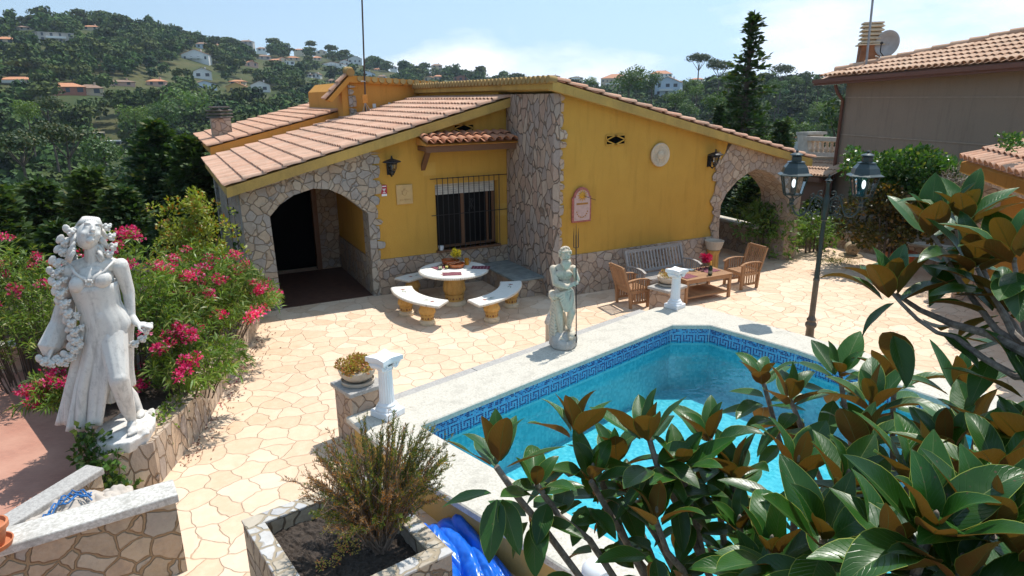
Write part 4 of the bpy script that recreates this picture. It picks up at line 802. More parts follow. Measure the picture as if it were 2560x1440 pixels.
def rose(m,c,r,n):
    c=Vector(c); n=Vector(n).normalized(); x=n.orthogonal().normalized(); y=n.cross(x)
    m.ell(c,r*.62,n=8,m=6)
    for k in range(7): 
        a=k*2.3; rr=r*(.42+.5*k/7); q=c+(x*math.cos(a)+y*math.sin(a))*rr+n*r*(.5-.09*k); m.ell(q,(r*.42,r*.42,r*.3),rot=Matrix((x,y,n)).transposed(),n=8,m=5)
# ---- woman with rose garlands. Local frame: +X image right, -Y towards the viewer
wb=Vector((-.79,8.42,.66)); wo=empty('woman_statue',wb,'white stone statue of a woman in a flowing dress with rose garlands, head tilted back','statue',rz=-.10); wo.scale=(1.08,1.08,1.08)
S=1.0
m=M()
# plinth is separate; body axis leans: hips right, chest left, head back
hip=Vector((.02,.02,1.18)); chest=Vector((-.13,.02,1.66)); neck=Vector((-.12,.03,1.93)); head=Vector((-.16,.02,2.16))
m.ell(hip,(.215,.165,.20)); m.ell((-.03,.03,1.34),(.175,.135,.2)); m.ell(chest,(.205,.15,.22)); m.ell((-.12,.05,1.82),(.25,.11,.11))
m.ell((-.22,-.10,1.68),(.095,.085,.09)); m.ell((-.02,-.10,1.70),(.095,.085,.09)); m.ell((-.03,-.06,1.30),(.13,.10,.16))
chain(m,[neck-Vector((0,0,.08)),neck+Vector((-.01,-.01,.10))],[.078,.07])
# head looks up and to the right
hr=Euler((-.62,.22,.35)).to_matrix(); m.ell(head,(.112,.135,.155),rot=hr,n=20,m=14)
def hp(x,y,z): return head+hr@Vector((x,y,z))
m.ell(hp(0,-.136,-.01),(.019,.034,.050),rot=hr); m.ell(hp(0,-.160,-.038),(.025,.024,.018),rot=hr)
for sx in(-1,1): m.ell(hp(sx*.045,-.112,.02),(.026,.016,.014),rot=hr); m.ell(hp(sx*.047,-.122,.054),(.040,.022,.010),rot=hr); m.ell(hp(sx*.055,-.088,-.04),(.035,.03,.035),rot=hr)
m.ell(hp(0,-.135,-.070),(.036,.020,.009),rot=hr); m.ell(hp(0,-.12,-.085),(.028,.016,.010),rot=hr); m.ell(hp(0,-.10,-.118),(.035,.035,.03),rot=hr)
# arms: her right (image left) swings back and down, her left hangs out to the side
shR=Vector((-.33,.04,1.80)); shL=Vector((.12,.05,1.80))
chain(m,[shR,(-.40,.14,1.45),(-.43,.06,1.16),(-.46,-.02,1.02)],[.088,.066,.052,.036])
chain(m,[shL,(.20,.09,1.50),(.23,.05,1.24),(.30,-.03,1.17)],[.082,.060,.046,.033])
m.tube([(-.37,.10,1.5),(-.42,.10,1.25),(-.50,.02,1.02),(-.52,-.01,.93)],[.08,.10,.12,.04],10)
hand(m,(-.47,-.03,1.03),(-.25,-.35,-1),(-1,-.3,.1),.125,.5); hand(m,(.30,-.04,1.17),(1,-.3,-.15),(0,-.2,1),.12,.45)
# forward bare leg with knee bent, trailing leg under the dress
chain(m,[(.07,-.02,1.08),(.17,-.26,.66),(.235,-.16,.30),(.275,-.10,.11)],[.155,.098,.078,.046]); m.ell((.22,-.20,.46),(.07,.085,.13))
m.ell((.172,-.28,.67),(.088,.08,.09)); m.ell((.275,-.12,.07),(.05,.07,.05)); m.ell((.29,-.20,.04),(.052,.10,.032),rot=Matrix.Rotation(.15,3,'Z'))
for k in range(5): m.ell((.262+k*.020,-.292+.006*k*k*.5,.030),(.013 if k else .012,.024,.014))
chain(m,[(-.06,.05,1.05),(-.02,.18,.6),(.22,.28,.22),(.30,.24,.07)],[.14,.10,.07,.045]); m.ell((.33,.16,.05),(.05,.10,.035))
fuse(m,'body',MAT['marble'],wo,.0095,2)
# dress: a lathed skirt with folds, open over the forward leg
def skirt():
    V=[];F=[];nk,nz=150,26
    for i in range(nz+1):
        f0=i/nz; z=1.65-1.47*f0; f=max(0,(1.30-z)/1.12)
        for k in range(nk):
            a=2*math.pi*k/nk; ca,sa=math.cos(a),math.sin(a)
            zz_=[.18,.6,1.0,1.2,1.4,1.65]; cx=float(np.interp(z,zz_,[-.10,-.08,-.02,.015,-.06,-.12])); cy=.03+.10*f; rx=float(np.interp(z,zz_,[.30,.275,.245,.235,.188,.212])); ry=float(np.interp(z,zz_,[.30,.25,.20,.185,.16,.185]))
            fold=1+(.014+.20*f**.9)*(math.sin(a*9+2.2*f)+.6*math.sin(a*19+1.1)-.25)*(.45 if (-2.2<math.atan2(sa,ca)<-.6) else 1)
            x=cx+rx*ca*fold; y=cy+ry*sa*fold
            # knee pushes through the cloth
            ang=math.atan2(sa,ca); kn=math.exp(-((ang+1.05)/.40)**2)*min(1,f*6)*(1 if f<.5 else max(.2,1-(f-.5)*1.8)); lx,ly=.07+.10*min(1,f/.55)+.07*max(0,f-.55),-.02-.24*min(1,f/.55)+.16*max(0,f-.55)
            x=x*(1-kn*.55)+(lx)*kn*.55; y=y*(1-kn*.55)+(ly-.09+.05*f)*kn*.55
            zz=z+.05*math.sin(a*2+.5)*f-(.10*f if ca<0 else 0)+(.22*f**3 if (ca>.3 and sa<.2) else 0)
            pass
            V.append((x,y,zz))
    for i in range(nz):
        for k in range(nk): F.append((i*nk+k,i*nk+(k+1)%nk,(i+1)*nk+(k+1)%nk,(i+1)*nk+k))
    return V,F
m=M(); m.add(*skirt()); o=m.build('dress',MAT['marble'],wo,smooth=True); md=o.modifiers.new('s','SOLIDIFY'); md.thickness=.014; md.offset=-1
m=M()
for k in range(9):
    a=-2.6+k*.26; m.tube([(-.12+.0*k,-.168,1.70),(-.12+.10*math.cos(a),-.155+.02*abs(k-4)/4,1.70+.12*math.sin(a)*.9),(-.12+.20*math.cos(a),-.10+.03*abs(k-4)/4,1.70+.25*math.sin(a))],[.009,.007,.003],6)
for k in range(7): a=k*.9; m.ell((-.12+.026*math.cos(a),-.172,1.70+.026*math.sin(a)),.015,n=8,m=5)
for sx in(-1,1): m.tube([(-.12+sx*.02,-.17,1.71),(-.12+sx*.13,-.12,1.80),(-.12+sx*.20,-.02,1.88)],[.012,.014,.012],6)
m.build('bodice_folds',MAT['marble'],wo,smooth=True)
# sleeves and shawl behind
m=M(); 
V=[];nk=22
for i in range(15):
    f=i/14; 
    for k in range(nk): a=k/(nk-1); V.append((-.30-.26*a*f-.03*math.sin(a*22)*f,.16+.03*math.sin(a*18+f*3),1.86-.95*f+.10*a))
m.add(V,[(i*nk+k,i*nk+k+1,(i+1)*nk+k+1,(i+1)*nk+k) for i in range(14) for k in range(nk-1)]); o=m.build('shawl',MAT['marble'],wo,smooth=True); md=o.modifiers.new('s','SOLIDIFY'); md.thickness=.02
# hair
m=M(); rnd=random.Random(12); m.ell(hp(0,.045,.03),(.128,.12,.155),rot=hr,n=16,m=12)
for k in range(46):
    t=k/45; sx=-1 if k%2 else 1; a=rnd.uniform(-.5,.5); base=hp(sx*(.10+.01*rnd.random()),.02+a*.06,.10-.30*t); 
    m.tube([base,base+Vector((sx*.03,rnd.uniform(-.02,.03),-.05)),base+Vector((sx*rnd.uniform(.03,.08),.03,-.11))],[.016,.019,.012],6)
for k in range(16): a=k*math.pi/15; m.tube([hp(.01*math.cos(a),.04,.178),hp(.07*math.cos(a),-.04-.02*math.sin(a),.155),hp(.115*math.cos(a),-.075*math.sin(a)-.01,.085)],[.012,.018,.013],7)
m.ell(hp(0,.05,.11),(.10,.10,.085),rot=hr)
m.build('hair',MAT['marble'],wo,smooth=True)
m=M(); rnd=random.Random(6)
pth=[(-.30,.0,2.20),(-.36,.02,2.10),(-.38,.02,2.0),(-.42,-.02,1.90),(-.43,-.06,1.80),(-.41,-.10,1.70),(-.38,-.12,1.60),(-.35,-.13,1.50),(-.31,-.14,1.40),(-.28,-.15,1.30),(-.25,-.15,1.20),(-.24,-.15,1.10),(-.25,-.14,1.01),(-.30,-.13,.93),(-.38,-.12,.89),(-.46,-.10,.88),(-.53,-.08,.90)]
for i,p in enumerate(pth):
    rose(m,p,.048,(-.3,-1,.1)); rose(m,Vector(p)+Vector((rnd.uniform(.03,.06),rnd.uniform(-.01,.05),rnd.uniform(-.05,.05))),.034,(.3,-1,.3)); m.ell(Vector(p)+Vector((0,.05,0)),.04,n=8,m=5)
    m.ell(Vector(p)+Vector((-.05,.02,.03)),(.035,.012,.05),rot=Matrix.Rotation(rnd.uniform(-1,1),3,'Y'),n=8,m=5)
m.build('rose_garland',MAT['marble'],wo,smooth=True); m=M()
for p in((.0,.05,2.22),(.04,.04,2.12),(.06,.02,2.02),(.03,.0,1.95)): rose(m,p,.045,(.3,-1,.2))
m.build('rose_garland',MAT['marble'],wo,smooth=True); m=M()
for p in((.39,-.07,1.10),(.36,-.08,1.02),(.29,-.10,.98),(.22,-.08,.96),(.18,-.05,1.0),(.41,-.05,1.14)): rose(m,p,.046,(.3,-1,.2))
m.build('rose_garland',MAT['marble'],wo,smooth=True)
m=M()
P=[(-.10,-.26),(.05,-.38),(.30,-.42),(.46,-.28),(.50,0),(.48,.22),(.36,.38),(.10,.36),(-.05,.15)]
m.prism([(x*1.0,y) for x,y in P],-.13,.0)
for k in range(30): rnd2=random.Random(k); rose(m,(rnd2.uniform(.02,.45),rnd2.uniform(-.30,.30),.01),.045,(0,-.3,1))
m.ell((.18,0,.0),(.28,.32,.04)); fuse(m,'plinth',MAT['marble'],wo,.016,2)
for ch_ in KIDS[wo.name]:
    for v_ in ch_.data.vertices: v_.co.x+=.165*(v_.co.z-2.1)+.085
# ---- bearded sea god with trident and fish
nb=Z(1413,868,.5); no=empty('sea_god_statue',(nb.x,nb.y+.06,.5),'greenish stone statue of a bearded old man holding a trident, standing on the coping','statue',rz=-.42)
m=M(); G=MAT['marble_g']
# rock
m.ell((0,.0,.11),(.22,.19,.13)); m.ell((.08,-.02,.14),(.16,.15,.12)); m.ell((-.08,.03,.16),(.15,.14,.12)); m.lathe([(.21,0),(.225,.03),(.22,.10),(.20,.14)],n=18,fn=lambda a,z:1+.06*math.sin(a*3)+.05*math.sin(a*5+1))
fuse(m,'rock_base',stonemat('rock_grey',(.56,.53,.48),(.40,.37,.33),(.14,.13,.11),.8,5,.9),no,.014,2)
m=M()
pe=Vector((.0,0,.92)); m.ell((0,0,.93),(.125,.10,.11)); m.ell((-.015,0,1.06),(.125,.10,.13)); m.ell((-.02,.0,1.22),(.15,.105,.14)); m.ell((-.02,.01,1.30),(.165,.085,.08)); m.ell((-.08,-.075,1.24),(.07,.04,.055)); m.ell((.05,-.075,1.24),(.07,.04,.055)); m.ell((-.01,-.06,1.02),(.09,.06,.09))
chain(m,[(-.01,0,1.32),(.0,-.01,1.42)],[.062,.055])
h2=Vector((.005,-.025,1.52)); r2=Euler((.12,0,.15)).to_matrix(); q=lambda x,y,z: h2+r2@Vector((x,y,z)); m.ell(h2,(.078,.092,.11),rot=r2,n=18,m=12); m.ell(q(0,-.09,-.01),(.014,.02,.03),rot=r2)
for sx in(-1,1): m.ell(q(sx*.03,-.085,.03),(.025,.014,.009),rot=r2); m.ell(q(sx*.045,-.06,-.02),(.025,.025,.025),rot=r2)
chain(m,[(-.17,.01,1.30),(-.15,-.10,1.10),(.03,-.17,1.05),(.10,-.15,1.08)],[.064,.055,.042,.034]); m.ell((-.165,.0,1.27),(.066,.062,.08))
chain(m,[(.14,.01,1.30),(.20,-.02,1.12),(.15,-.12,1.26)],[.058,.05,.036]); hand(m,(.10,-.15,1.09),(.75,-.1,.2),(0,-1,.3),.085,1.1); hand(m,(.14,-.13,1.26),(.1,-.2,1),(.4,-1,0),.085,1.2)
chain(m,[(-.07,0,.90),(-.085,-.05,.58),(-.055,-.02,.30),(-.05,-.02,.20)],[.098,.068,.05,.036]); m.ell((-.065,-.0,.44),(.055,.062,.11)); m.ell((-.045,-.07,.19),(.036,.085,.028))
chain(m,[(.07,0,.90),(.11,-.11,.62),(.085,.0,.38),(.10,-.0,.30)],[.098,.066,.05,.035]); m.ell((.095,-.045,.50),(.052,.06,.09)); m.ell((.115,-.05,.28),(.034,.08,.027))
for k in range(5): m.ell((-.07+k*.013,-.15,.178),(.009,.014,.010),n=8,m=5)
fuse(m,'body',G,no,.0095,3)
m=M(); rnd=random.Random(5); m.ell(q(0,.02,.035),(.088,.085,.10),rot=r2)
for k in range(70): a=rnd.uniform(-.4,3.5); e_=rnd.uniform(-.5,1.4); v_=Vector((math.cos(a)*math.cos(e_)*.088,math.sin(a)*math.cos(e_)*.09,.03+math.sin(e_)*.10)); m.ell(q(*v_),rnd.uniform(.016,.024),n=7,m=5)
for k in range(8): m.ell(q(-.06+.017*k,-.075,.088),.017,n=7,m=5)
m.build('hair',G,no,smooth=True)
m=M()
for k in range(13): x=-.055+k*.009; m.tube([q(x,-.078,-.045),q(x*1.15,-.105,-.095),q(x*.7,-.105,-.15-.03*math.cos(x*25)),q(x*.3,-.10,-.20)],[.014,.018,.014,.005],6)
for sx in(-1,1): m.tube([q(0,-.10,-.045),q(sx*.03,-.10,-.055),q(sx*.055,-.085,-.09)],[.009,.010,.004],6)
m.build('beard',G,no,smooth=True)
m=M()   # drapery with pleats
for k in range(13):
    f=k/12; a=Vector((.10,-.10,.99)); b=Vector((-.10+.20*f,-.16,.86-.30*math.sin(f*2.6)*.75)); m.tube([a+Vector((.02*f,0,-.02*f)),a.lerp(b,.55)+Vector((0,-.035,0)),b],[.008,.020,.017],8)
m.tube([(-.20,-.06,.86),(-.13,-.13,.90),(-.02,-.15,.95),(.10,-.12,1.0)],[.05,.04,.03,.02],10); m.tube([(-.18,.06,.90),(-.19,-.02,.87),(-.16,-.09,.87)],[.06,.065,.05],10)
rnd=random.Random(3)
for k in range(40): m.ell((-.20+rnd.uniform(0,.10),-.08-.05*rnd.random(),.83+.08*rnd.random()),(.016,.01,.014),n=6,m=4)
fuse(m,'drapery',G,no,.009,1)
m=M()   # coiling sea weed and fish tail behind, fish at the feet
m.tube([(-.13,.04,.16),(-.16,.07,.32),(-.13,.08,.46),(-.16,.06,.60),(-.13,.06,.72),(-.17,.04,.86)],[.10,.085,.075,.068,.06,.055],12)
for k in range(12): z=.20+k*.055; m.tube([(-.23+.004*k,-.0,z),(-.15,-.05,z-.035),(-.06,-.0,z-.02)],[.022,.03,.016],8)
m.ell((.115,-.04,.20),(.085,.12,.075)); m.ell((.12,-.10,.225),(.07,.085,.065)); m.tube([(.10,.05,.20),(.0,.10,.32),(.03,.08,.45),(-.0,.06,.58)],[.07,.055,.045,.03],10); m.ell((.10,-.17,.205),(.045,.03,.018)); m.ell((.10,-.16,.175),(.04,.03,.014))
fuse(m,'fish',G,no,.010,2)
m=M(); 
for sx in(-1,1): m.lathe([(.0,.0),(.016,.004),(.018,.010),(.010,.012),(.006,.018)],(.0,0,0),12)
ey=m; o=m.build('fish_eye',MAT['iron'],no); o.location=(.165,-.15,.235); o.rotation_euler=(1.2,0,.6)
tp=Z(1448,855,.5); m=M(); 
# trident: shaft through both hands
sB=Vector((.185,-.17,.12)); sT=Vector((.155,-.14,1.86)); m.tube([sB,sT],.009,8); dz=(sT-sB).normalized()
for k in(-1,0,1): 
    b=sT-dz*.02; m.tube([b-dz*.18,b-dz*.17+Vector((k*.035,0,0)),b+Vector((k*.035,0,0)),b+Vector((k*.035,0,.13 if k else .2))],[.008,.008,.007,.002],6)
m.build('trident',plain('dark_rod',(.03,.015,.012),.5),no)
# ---- small stone lantern with pointed roof
q0=Z(1364,860,.3); e=empty('stone_lantern',(5.72,9.48,0),'small round stone lantern with conical roof behind the bearded statue','lantern'); m=M(); m.lathe([(.14,0),(.15,.03),(.13,.06),(.12,.07),(.12,.50),(.125,.52)],n=32); m.build('body',MAT['bone'],e,smooth=40); m=M(); m.lathe([(.135,.52),(.14,.54),(.09,.68),(.03,.80),(.01,.82)],n=32); m.build('roof',MAT['oldcap'],e,smooth=40)
# ================================================================ lamp post
lb=Z(2022,852,0); lp=empty('lamp_post',lb,'tall dark iron lamp post with two glass lanterns on scrolled arms','lamp post',rz=-.72)
m=M(); m.lathe([(.12,0),(.12,.05),(.075,.09),(.07,.25),(.10,.30),(.10,.34),(.072,.38),(.085,.42),(.06,.46),(.052,.50)],n=20); m.m=0; m.lathe([(.052,.5),(.050,1.15),(.056,1.16),(.056,1.19),(.045,1.21)],n=16); m.build('post_base',MAT['postbrown'],lp,smooth=40)
m=M(); m.lathe([(.045,1.2),(.036,2.25)],n=16); m.build('pole',MAT['lampgreen'],lp,smooth=40)
m=M(); m.lathe([(.036,2.25),(.055,2.27),(.05,2.33),(.062,2.36),(.062,2.62),(.045,2.68),(.036,2.72),(.034,2.90),(.045,2.92),(.03,2.94),(.06,2.96),(.02,3.0),(.022,3.03),(.005,3.07)],n=16); m.build('finial',MAT['lampgreen'],lp,smooth=40)
def spiral(m,c,r,t0,t1,sx,w=.011,n=20):
    pts=[(c[0]+sx*(r*(1-.78*i/n))*math.cos(t0+(t1-t0)*i/n),c[1],c[2]+(r*(1-.78*i/n))*math.sin(t0+(t1-t0)*i/n)) for i in range(n+1)]; m.tube(pts,[w*(1-.5*i/n) for i in range(n+1)],6); return pts[0]
for sx in(-1,1):
    m=M(); pts=[(sx*(.05+.0),0,2.62),(sx*.16,0,2.72),(sx*.24,0,2.62),(sx*.27,0,2.48),(sx*.33,0,2.36),(sx*.42,0,2.32),(sx*.50,0,2.38),(sx*.55,0,2.50)]
    P=[];
    for i in range(len(pts)-1):
        a,b=Vector(pts[i]),Vector(pts[i+1]); P+= [a,a.lerp(b,.5)]
    P.append(Vector(pts[-1])); P=[P[0]]+[(P[i-1]+P[i]*2+P[i+1])/4 for i in range(1,len(P)-1)]+[P[-1]]
    m.tube(P,.016,8); spiral(m,(sx*.36,0,2.42),.075,-2.2,7,sx,.013); spiral(m,(sx*.14,0,2.56),.08,1.2,8,sx); spiral(m,(sx*.17,0,2.42),.07,.5,-6,sx); spiral(m,(sx*.10,0,2.74),.055,-1,6,sx); spiral(m,(sx*.24,0,2.68),.05,2.6,-4,sx,.009); spiral(m,(sx*.24,0,2.34),.045,0,7,sx,.009)
    rnd=random.Random(8+sx)
    for k in range(26): x=rnd.uniform(.07,.30); z=2.45+rnd.uniform(-.14,.28)-.3*max(0,x-.2); m.ell((sx*x,rnd.uniform(-.008,.008),z),(.026,.008,.013),rot=Matrix.Rotation(rnd.uniform(0,3),3,'Y'),n=7,m=4)
    m.build('scroll_arm',MAT['lampgreen'],lp,smooth=40)
    c=(sx*.52,0,0); la=empty('lantern',(0,0,0),None,None); la.parent=lp; KIDS.setdefault(lp.name,[]).append(la); la.location=(sx*.56,0,2.5); la.scale=(1.28,1.28,1.03); la.rotation_euler=(0,0,.55)
    m=M(); m.lathe([(.018,0),(.035,.03),(.02,.06),(.035,.09),(.03,.12),(.02,.14)],n=14)
    for k in range(4): a=k*math.pi/2+math.pi/4; m.tube([(.02*math.cos(a),.02*math.sin(a),.10),(.06*math.cos(a),.06*math.sin(a),.15),(.12*math.cos(a),.12*math.sin(a),.20)],.008,5)
    hexa=lambda r,z:[(r*math.cos(math.pi/3*k),r*math.sin(math.pi/3*k),z) for k in range(6)]
    m.lathe([(.125,.195),(.13,.21)],n=6)
    for k in range(6): m.bar(hexa(.123,.2)[k],hexa(.185,.53)[k],.018,.014)
    m.build('frame',MAT['lampgreen'],la)
    m=M(); a,b=hexa(.118,.21),hexa(.178,.53); m.add(a+b,[(k,(k+1)%6,6+(k+1)%6,6+k) for k in range(6)]); m.build('glass',MAT['frost'] if 'frost' in MAT else MAT.setdefault('frost',glassmat('lantern_glass',(.80,.82,.80))),la)
    m=M(); m.lathe([(.235,.525),(.24,.54),(.19,.57),(.165,.66),(.11,.74)],n=6,cap=False); m.lathe([(.11,.735),(.125,.75),(.07,.765),(.068,.84),(.055,.85)],n=6); m.lathe([(.05,.85),(.085,.86),(.08,.875),(.03,.90),(.012,.91),(.022,.93),(.004,.955)],n=18); m.build('hood',plain('lantern_hood',(.045,.06,.06),.35,metal=.3) if 'hood' not in MAT else MAT['hood'],la)
    m=M(); m.lathe([(.03,.20),(.03,.30),(.026,.31)],n=12); m.build('lamp_holder',MAT['iron'],la,smooth=40)
    m=M(); m.ell((0,0,.39),(.026,.026,.075)); t=NT('lit_bulb'); t.b.inputs['Emission Color'].default_value=(.85,.92,1,1); t.b.inputs['Emission Strength'].default_value=1.6; m.build('bulb',t.fin((.8,.8,.8),.4),la,smooth=True)
# ================================================================ left: planter wall, stair walls
def wallseg(name,a,b,th,h0,h1,label,mat,cap=None,cth=.07,over=.04,z0_=-.3,cat_='wall',hb=None):
    a,b=Vector(a),Vector(b); d=(b-a).normalized(); nn=Vector((-d.y,d.x)); e=empty(name,(a.x,a.y,0),label,cat_); hb=h1 if hb is None else hb
    def blk(m,o,x0,x1,za,zb,zc,zd): # za,zb at a end bottom/top ; zc,zd at b
        A=a-Vector(e.location.xy)-d*x0; B=b-Vector(e.location.xy)+d*x1; p=[A-nn*(th/2+o),A+nn*(th/2+o),B+nn*(th/2+o),B-nn*(th/2+o)]
        vs=[(*p[0],za),(*p[1],za),(*p[2],zc),(*p[3],zc),(*p[0],zb),(*p[1],zb),(*p[2],zd),(*p[3],zd)]
        m.add(vs,[(3,2,1,0),(4,5,6,7),(0,1,5,4),(1,2,6,5),(2,3,7,6),(3,0,4,7)])
    m=M(); blk(m,0,0,0,z0_,h1-(cth if cap else 0),z0_,hb-(cth if cap else 0)); m.build('stone_wall',MAT[mat],e)
    if cap: m=M(); blk(m,over,.03,.03,h1-cth,h1,hb-cth,hb); m.build('coping',MAT[cap],e,bevel=.014)
    return e
pw=empty('planter_wall',(-.6,8.4,0),'long low stone planter wall overgrown with ivy and oleander','wall')
L0=[(-1.02,7.95),(-.62,8.12),(-.06,9.3),(.32,10.6),(.78,12.0),(1.3,13.7)]
m=M(); P=[(x+.6,y-8.4) for x,y in [(-1.12,7.95),(-.58,8.05),(-.02,9.3),(.36,10.6),(.82,12.0),(1.34,13.9),(1.1,14.0),(.55,12.1),(.08,10.7),(-.3,9.4),(-.85,8.5),(-1.25,8.4)]]; m.prism(P,-.6,.56); o=m.build('stone_wall',MAT['stone_thin'],pw,normals=True)
m=M(); P=[(x,y) for x,y in [(-3.4,16.0),(-2.5,13.2),(-1.5,10.2),(-1.15,8.5),(-.85,8.5),(-.3,9.4),(.08,10.7),(.55,12.1),(1.1,14.0),(1.1,18),(-1,20)]]; m.prism([(x+.6,y-8.4) for x,y in P],-.6,.42); m.build('soil',MAT['soil'],pw,normals=True)
fw_a=Z(462,1240,.86); fw_b=Z(20,1375,.86)
d=Vector((fw_b-fw_a).xy).normalized(); ca=Vector(Z(430,1218,.86).xy); wallseg('stair_wall',tuple(ca),tuple(ca+d*2.6),.26,0,.86,'front stone wall with white speckled cap at the lower left corner','stone_big','oldcap',.09,.03)
a2=Vector(Z(232,1168,.62).xy); b2=Vector(Z(12,1300,.62).xy); wallseg('stair_wall',tuple(a2),tuple(a2+(b2-a2)*1.6),.20,0,.62,'rear low stone wall with shaded grey cap, leading up to the woman statue','stone_big','granite',.08,.02,hb=.60)  # cap takes the darker granite grey: its shade is put into the colour
# clay pot at the left edge
pz=Z(-22,1345,.95); e=empty('clay_pot',(pz.x,pz.y,.86),'orange terracotta pot on saucer cut by the left edge','pot'); m=M(); m.lathe([(.075,.0),(.10,.10),(.118,.17),(.135,.175),(.137,.215),(.12,.22),(.112,.19)],n=36); m.build('pot',MAT['terra'],e,smooth=40); m=M(); m.lathe([(.09,-.002),(.13,.005),(.145,.05),(.135,.05),(.12,.015)],n=36); m.build('saucer',MAT['terra'],e,smooth=40); m=M(); m.lathe([(.001,.19),(.112,.185)],n=20,cap=False); m.build('soil',MAT['soil'],e)
# folded dust sheet with blue rope lying between the walls
cl=Z(190,1268,.40); e=tag(link('dust_sheet',bpy.data.meshes.new('x')),None); bpy.data.objects.remove(e)
V=[];nx,ny=70,36; c0=Z(195,1262,.55); dd=d
for i in range(nx):
    for j in range(ny):
        u=(i/(nx-1)-.5)*.95; v_=(j/(ny-1)-.5)*.34; p=Vector(c0.xy)+dd*(-u)+Vector((-dd.y,dd.x))*v_; k=mnoise.noise(Vector((u*7,v_*8,1)))*.075+abs(mnoise.noise(Vector((u*14+3,v_*16,4))))*.06; V.append((p.x,p.y,.46+k+.13*math.cos(u*3)*math.cos(v_*6)))
m=M(); m.add(V,[(i*ny+j,(i+1)*ny+j,(i+1)*ny+j+1,i*ny+j+1) for i in range(nx-1) for j in range(ny-1)]); o=m.build('dust_sheet',plain('beige_canvas',(.50,.44,.38),.9,.15),smooth=True); md=o.modifiers.new('s','SOLIDIFY'); md.thickness=.012; tag(o,'crumpled beige dust sheet lying between the two stair walls','sheet')
m=M(); 
for k in range(3):
    pts=[]
    for i in range(20): f=i/19; p=Z(105+125*f,1303-62*math.sin(f*1.9)*1.1+k*5,.62); pts.append(Vector((p.x,p.y,.63+.025*math.sin(i*1.7+k*2)+.03*math.sin(f*3))))
    m.tube(pts,.0085,6)
pts=[Z(155+8*i,1258-3*i+6*math.sin(i),.66) for i in range(9)]; m.tube(pts,.009,6); tag(m.build('rope',plain('blue_rope',(.03,.16,.42),.6,.3,30)),'blue rope tangled on the beige dust sheet','rope')
# ================================================================ front planter with soil, rosemary; blue sheet
q=[Vector(Z(*p,.7).xy) for p in((606,1300),(768,1240))]; ex=(q[1]-q[0]).normalized(); ey=Vector((ex.y,-ex.x)); A=q[0]; Wd,Ln,T=1.28,1.55,.155
pe_=empty('stone_planter',(A.x,A.y,0),'rectangular stone planter with grey flagstone rim and dark soil','planter')
def rect(x0,x1,y0,y1): return [tuple(ex*x+ey*y) for x,y in((x0,y0),(x1,y0),(x1,y1),(x0,y1))]
m=M()
for r in((0,Wd,0,T),(0,Wd,Ln-T,Ln),(0,T,T,Ln-T),(Wd-T,Wd,T,Ln-T)): m.prism(rect(*r)[::-1],-.02,.67)
m.build('stone_wall',crazy('planter_stone',4.5,[(.30,.26,.19),(.38,.33,.24),(.27,.24,.20),(.42,.35,.24)],(.16,.12,.08),.05),pe_,normals=True)
m=M()
for r in((-.01,Wd+.01,-.01,T),(-.01,Wd+.01,Ln-T,Ln+.01),(-.01,T,T+.002,Ln-T-.002),(Wd-T,Wd+.01,T+.002,Ln-T-.002)): m.prism(rect(*r)[::-1],.672,.70)
m.build('rim',crazy('planter_rim',6.0,[(.46,.47,.48),(.52,.52,.50),(.50,.44,.34),(.44,.38,.29),(.56,.56,.55)],(.36,.29,.20),.09,.01),pe_,normals=True,bevel=.008)
V=[];nx=60
for i in range(nx):
    for j in range(nx): u=T+(Wd-2*T)*i/(nx-1); v_=T+(Ln-2*T)*j/(nx-1); p=ex*u+ey*v_; V.append((p.x,p.y,.55+.035*mnoise.noise(Vector((u*9,v_*9,0)))+.03*mnoise.noise(Vector((u*28,v_*28,3)))))
m=M(); m.add(V,[(i*nx+j,(i+1)*nx+j,(i+1)*nx+j+1,i*nx+j+1) for i in range(nx-1) for j in range(nx-1)]); m.build('soil',MAT['soil'],pe_)
V=[];nx,ny=150,110; bt_=Vector(Z(1125,1400,.2).xy)
for i in range(nx):
    for j in range(ny): u=(i/(nx-1)-.5)*1.25; v_=(j/(ny-1)-.5)*1.5; p=bt_+Vector((u-.10,v_+.05)); r_=max(abs(u)/.62,abs(v_)/.75); V.append((p.x,p.y,max(.015,(.17+.13*abs(math.sin(u*10+v_*3.2+2.6*mnoise.noise(Vector((u*1.5,v_*2.2,1)))))**.55+.06*abs(math.sin(u*21-v_*5+3*mnoise.noise(Vector((u*2,v_*2,4)))))**.6+.10*mnoise.noise(Vector((u*2.2,v_*2.2,7)))+.03*abs(mnoise.noise(Vector((u*13,v_*9,3)))))*max(0,1-r_**4))))
m=M(); m.add(V,[(i*ny+j,(i+1)*ny+j,(i+1)*ny+j+1,i*ny+j+1) for i in range(nx-1) for j in range(ny-1)]); tag(m.build('plastic_sheet',plain('blue_tarpaulin',(.01,.13,.60),.28,.15),smooth=True),'crumpled bright blue plastic sheet beside the stone planter','tarpaulin')
q=Z(1480,1440,.5); e=empty('plaster_capital',(q.x,q.y-.06,.5),'white scrolled plaster capital at the bottom edge, lying on the coping','column'); m=M(); m.lathe([(.11,0),(.13,.03),(.12,.12),(.085,.17),(.03,.185),(.001,.187)],n=40)
for k in range(24): a=k*.42; r=.06*(1-k/26); 
spiral(m,(0,-.105,.10),.06,0,9,1,.010); m.build('capital',MAT['white'],e,smooth=40)
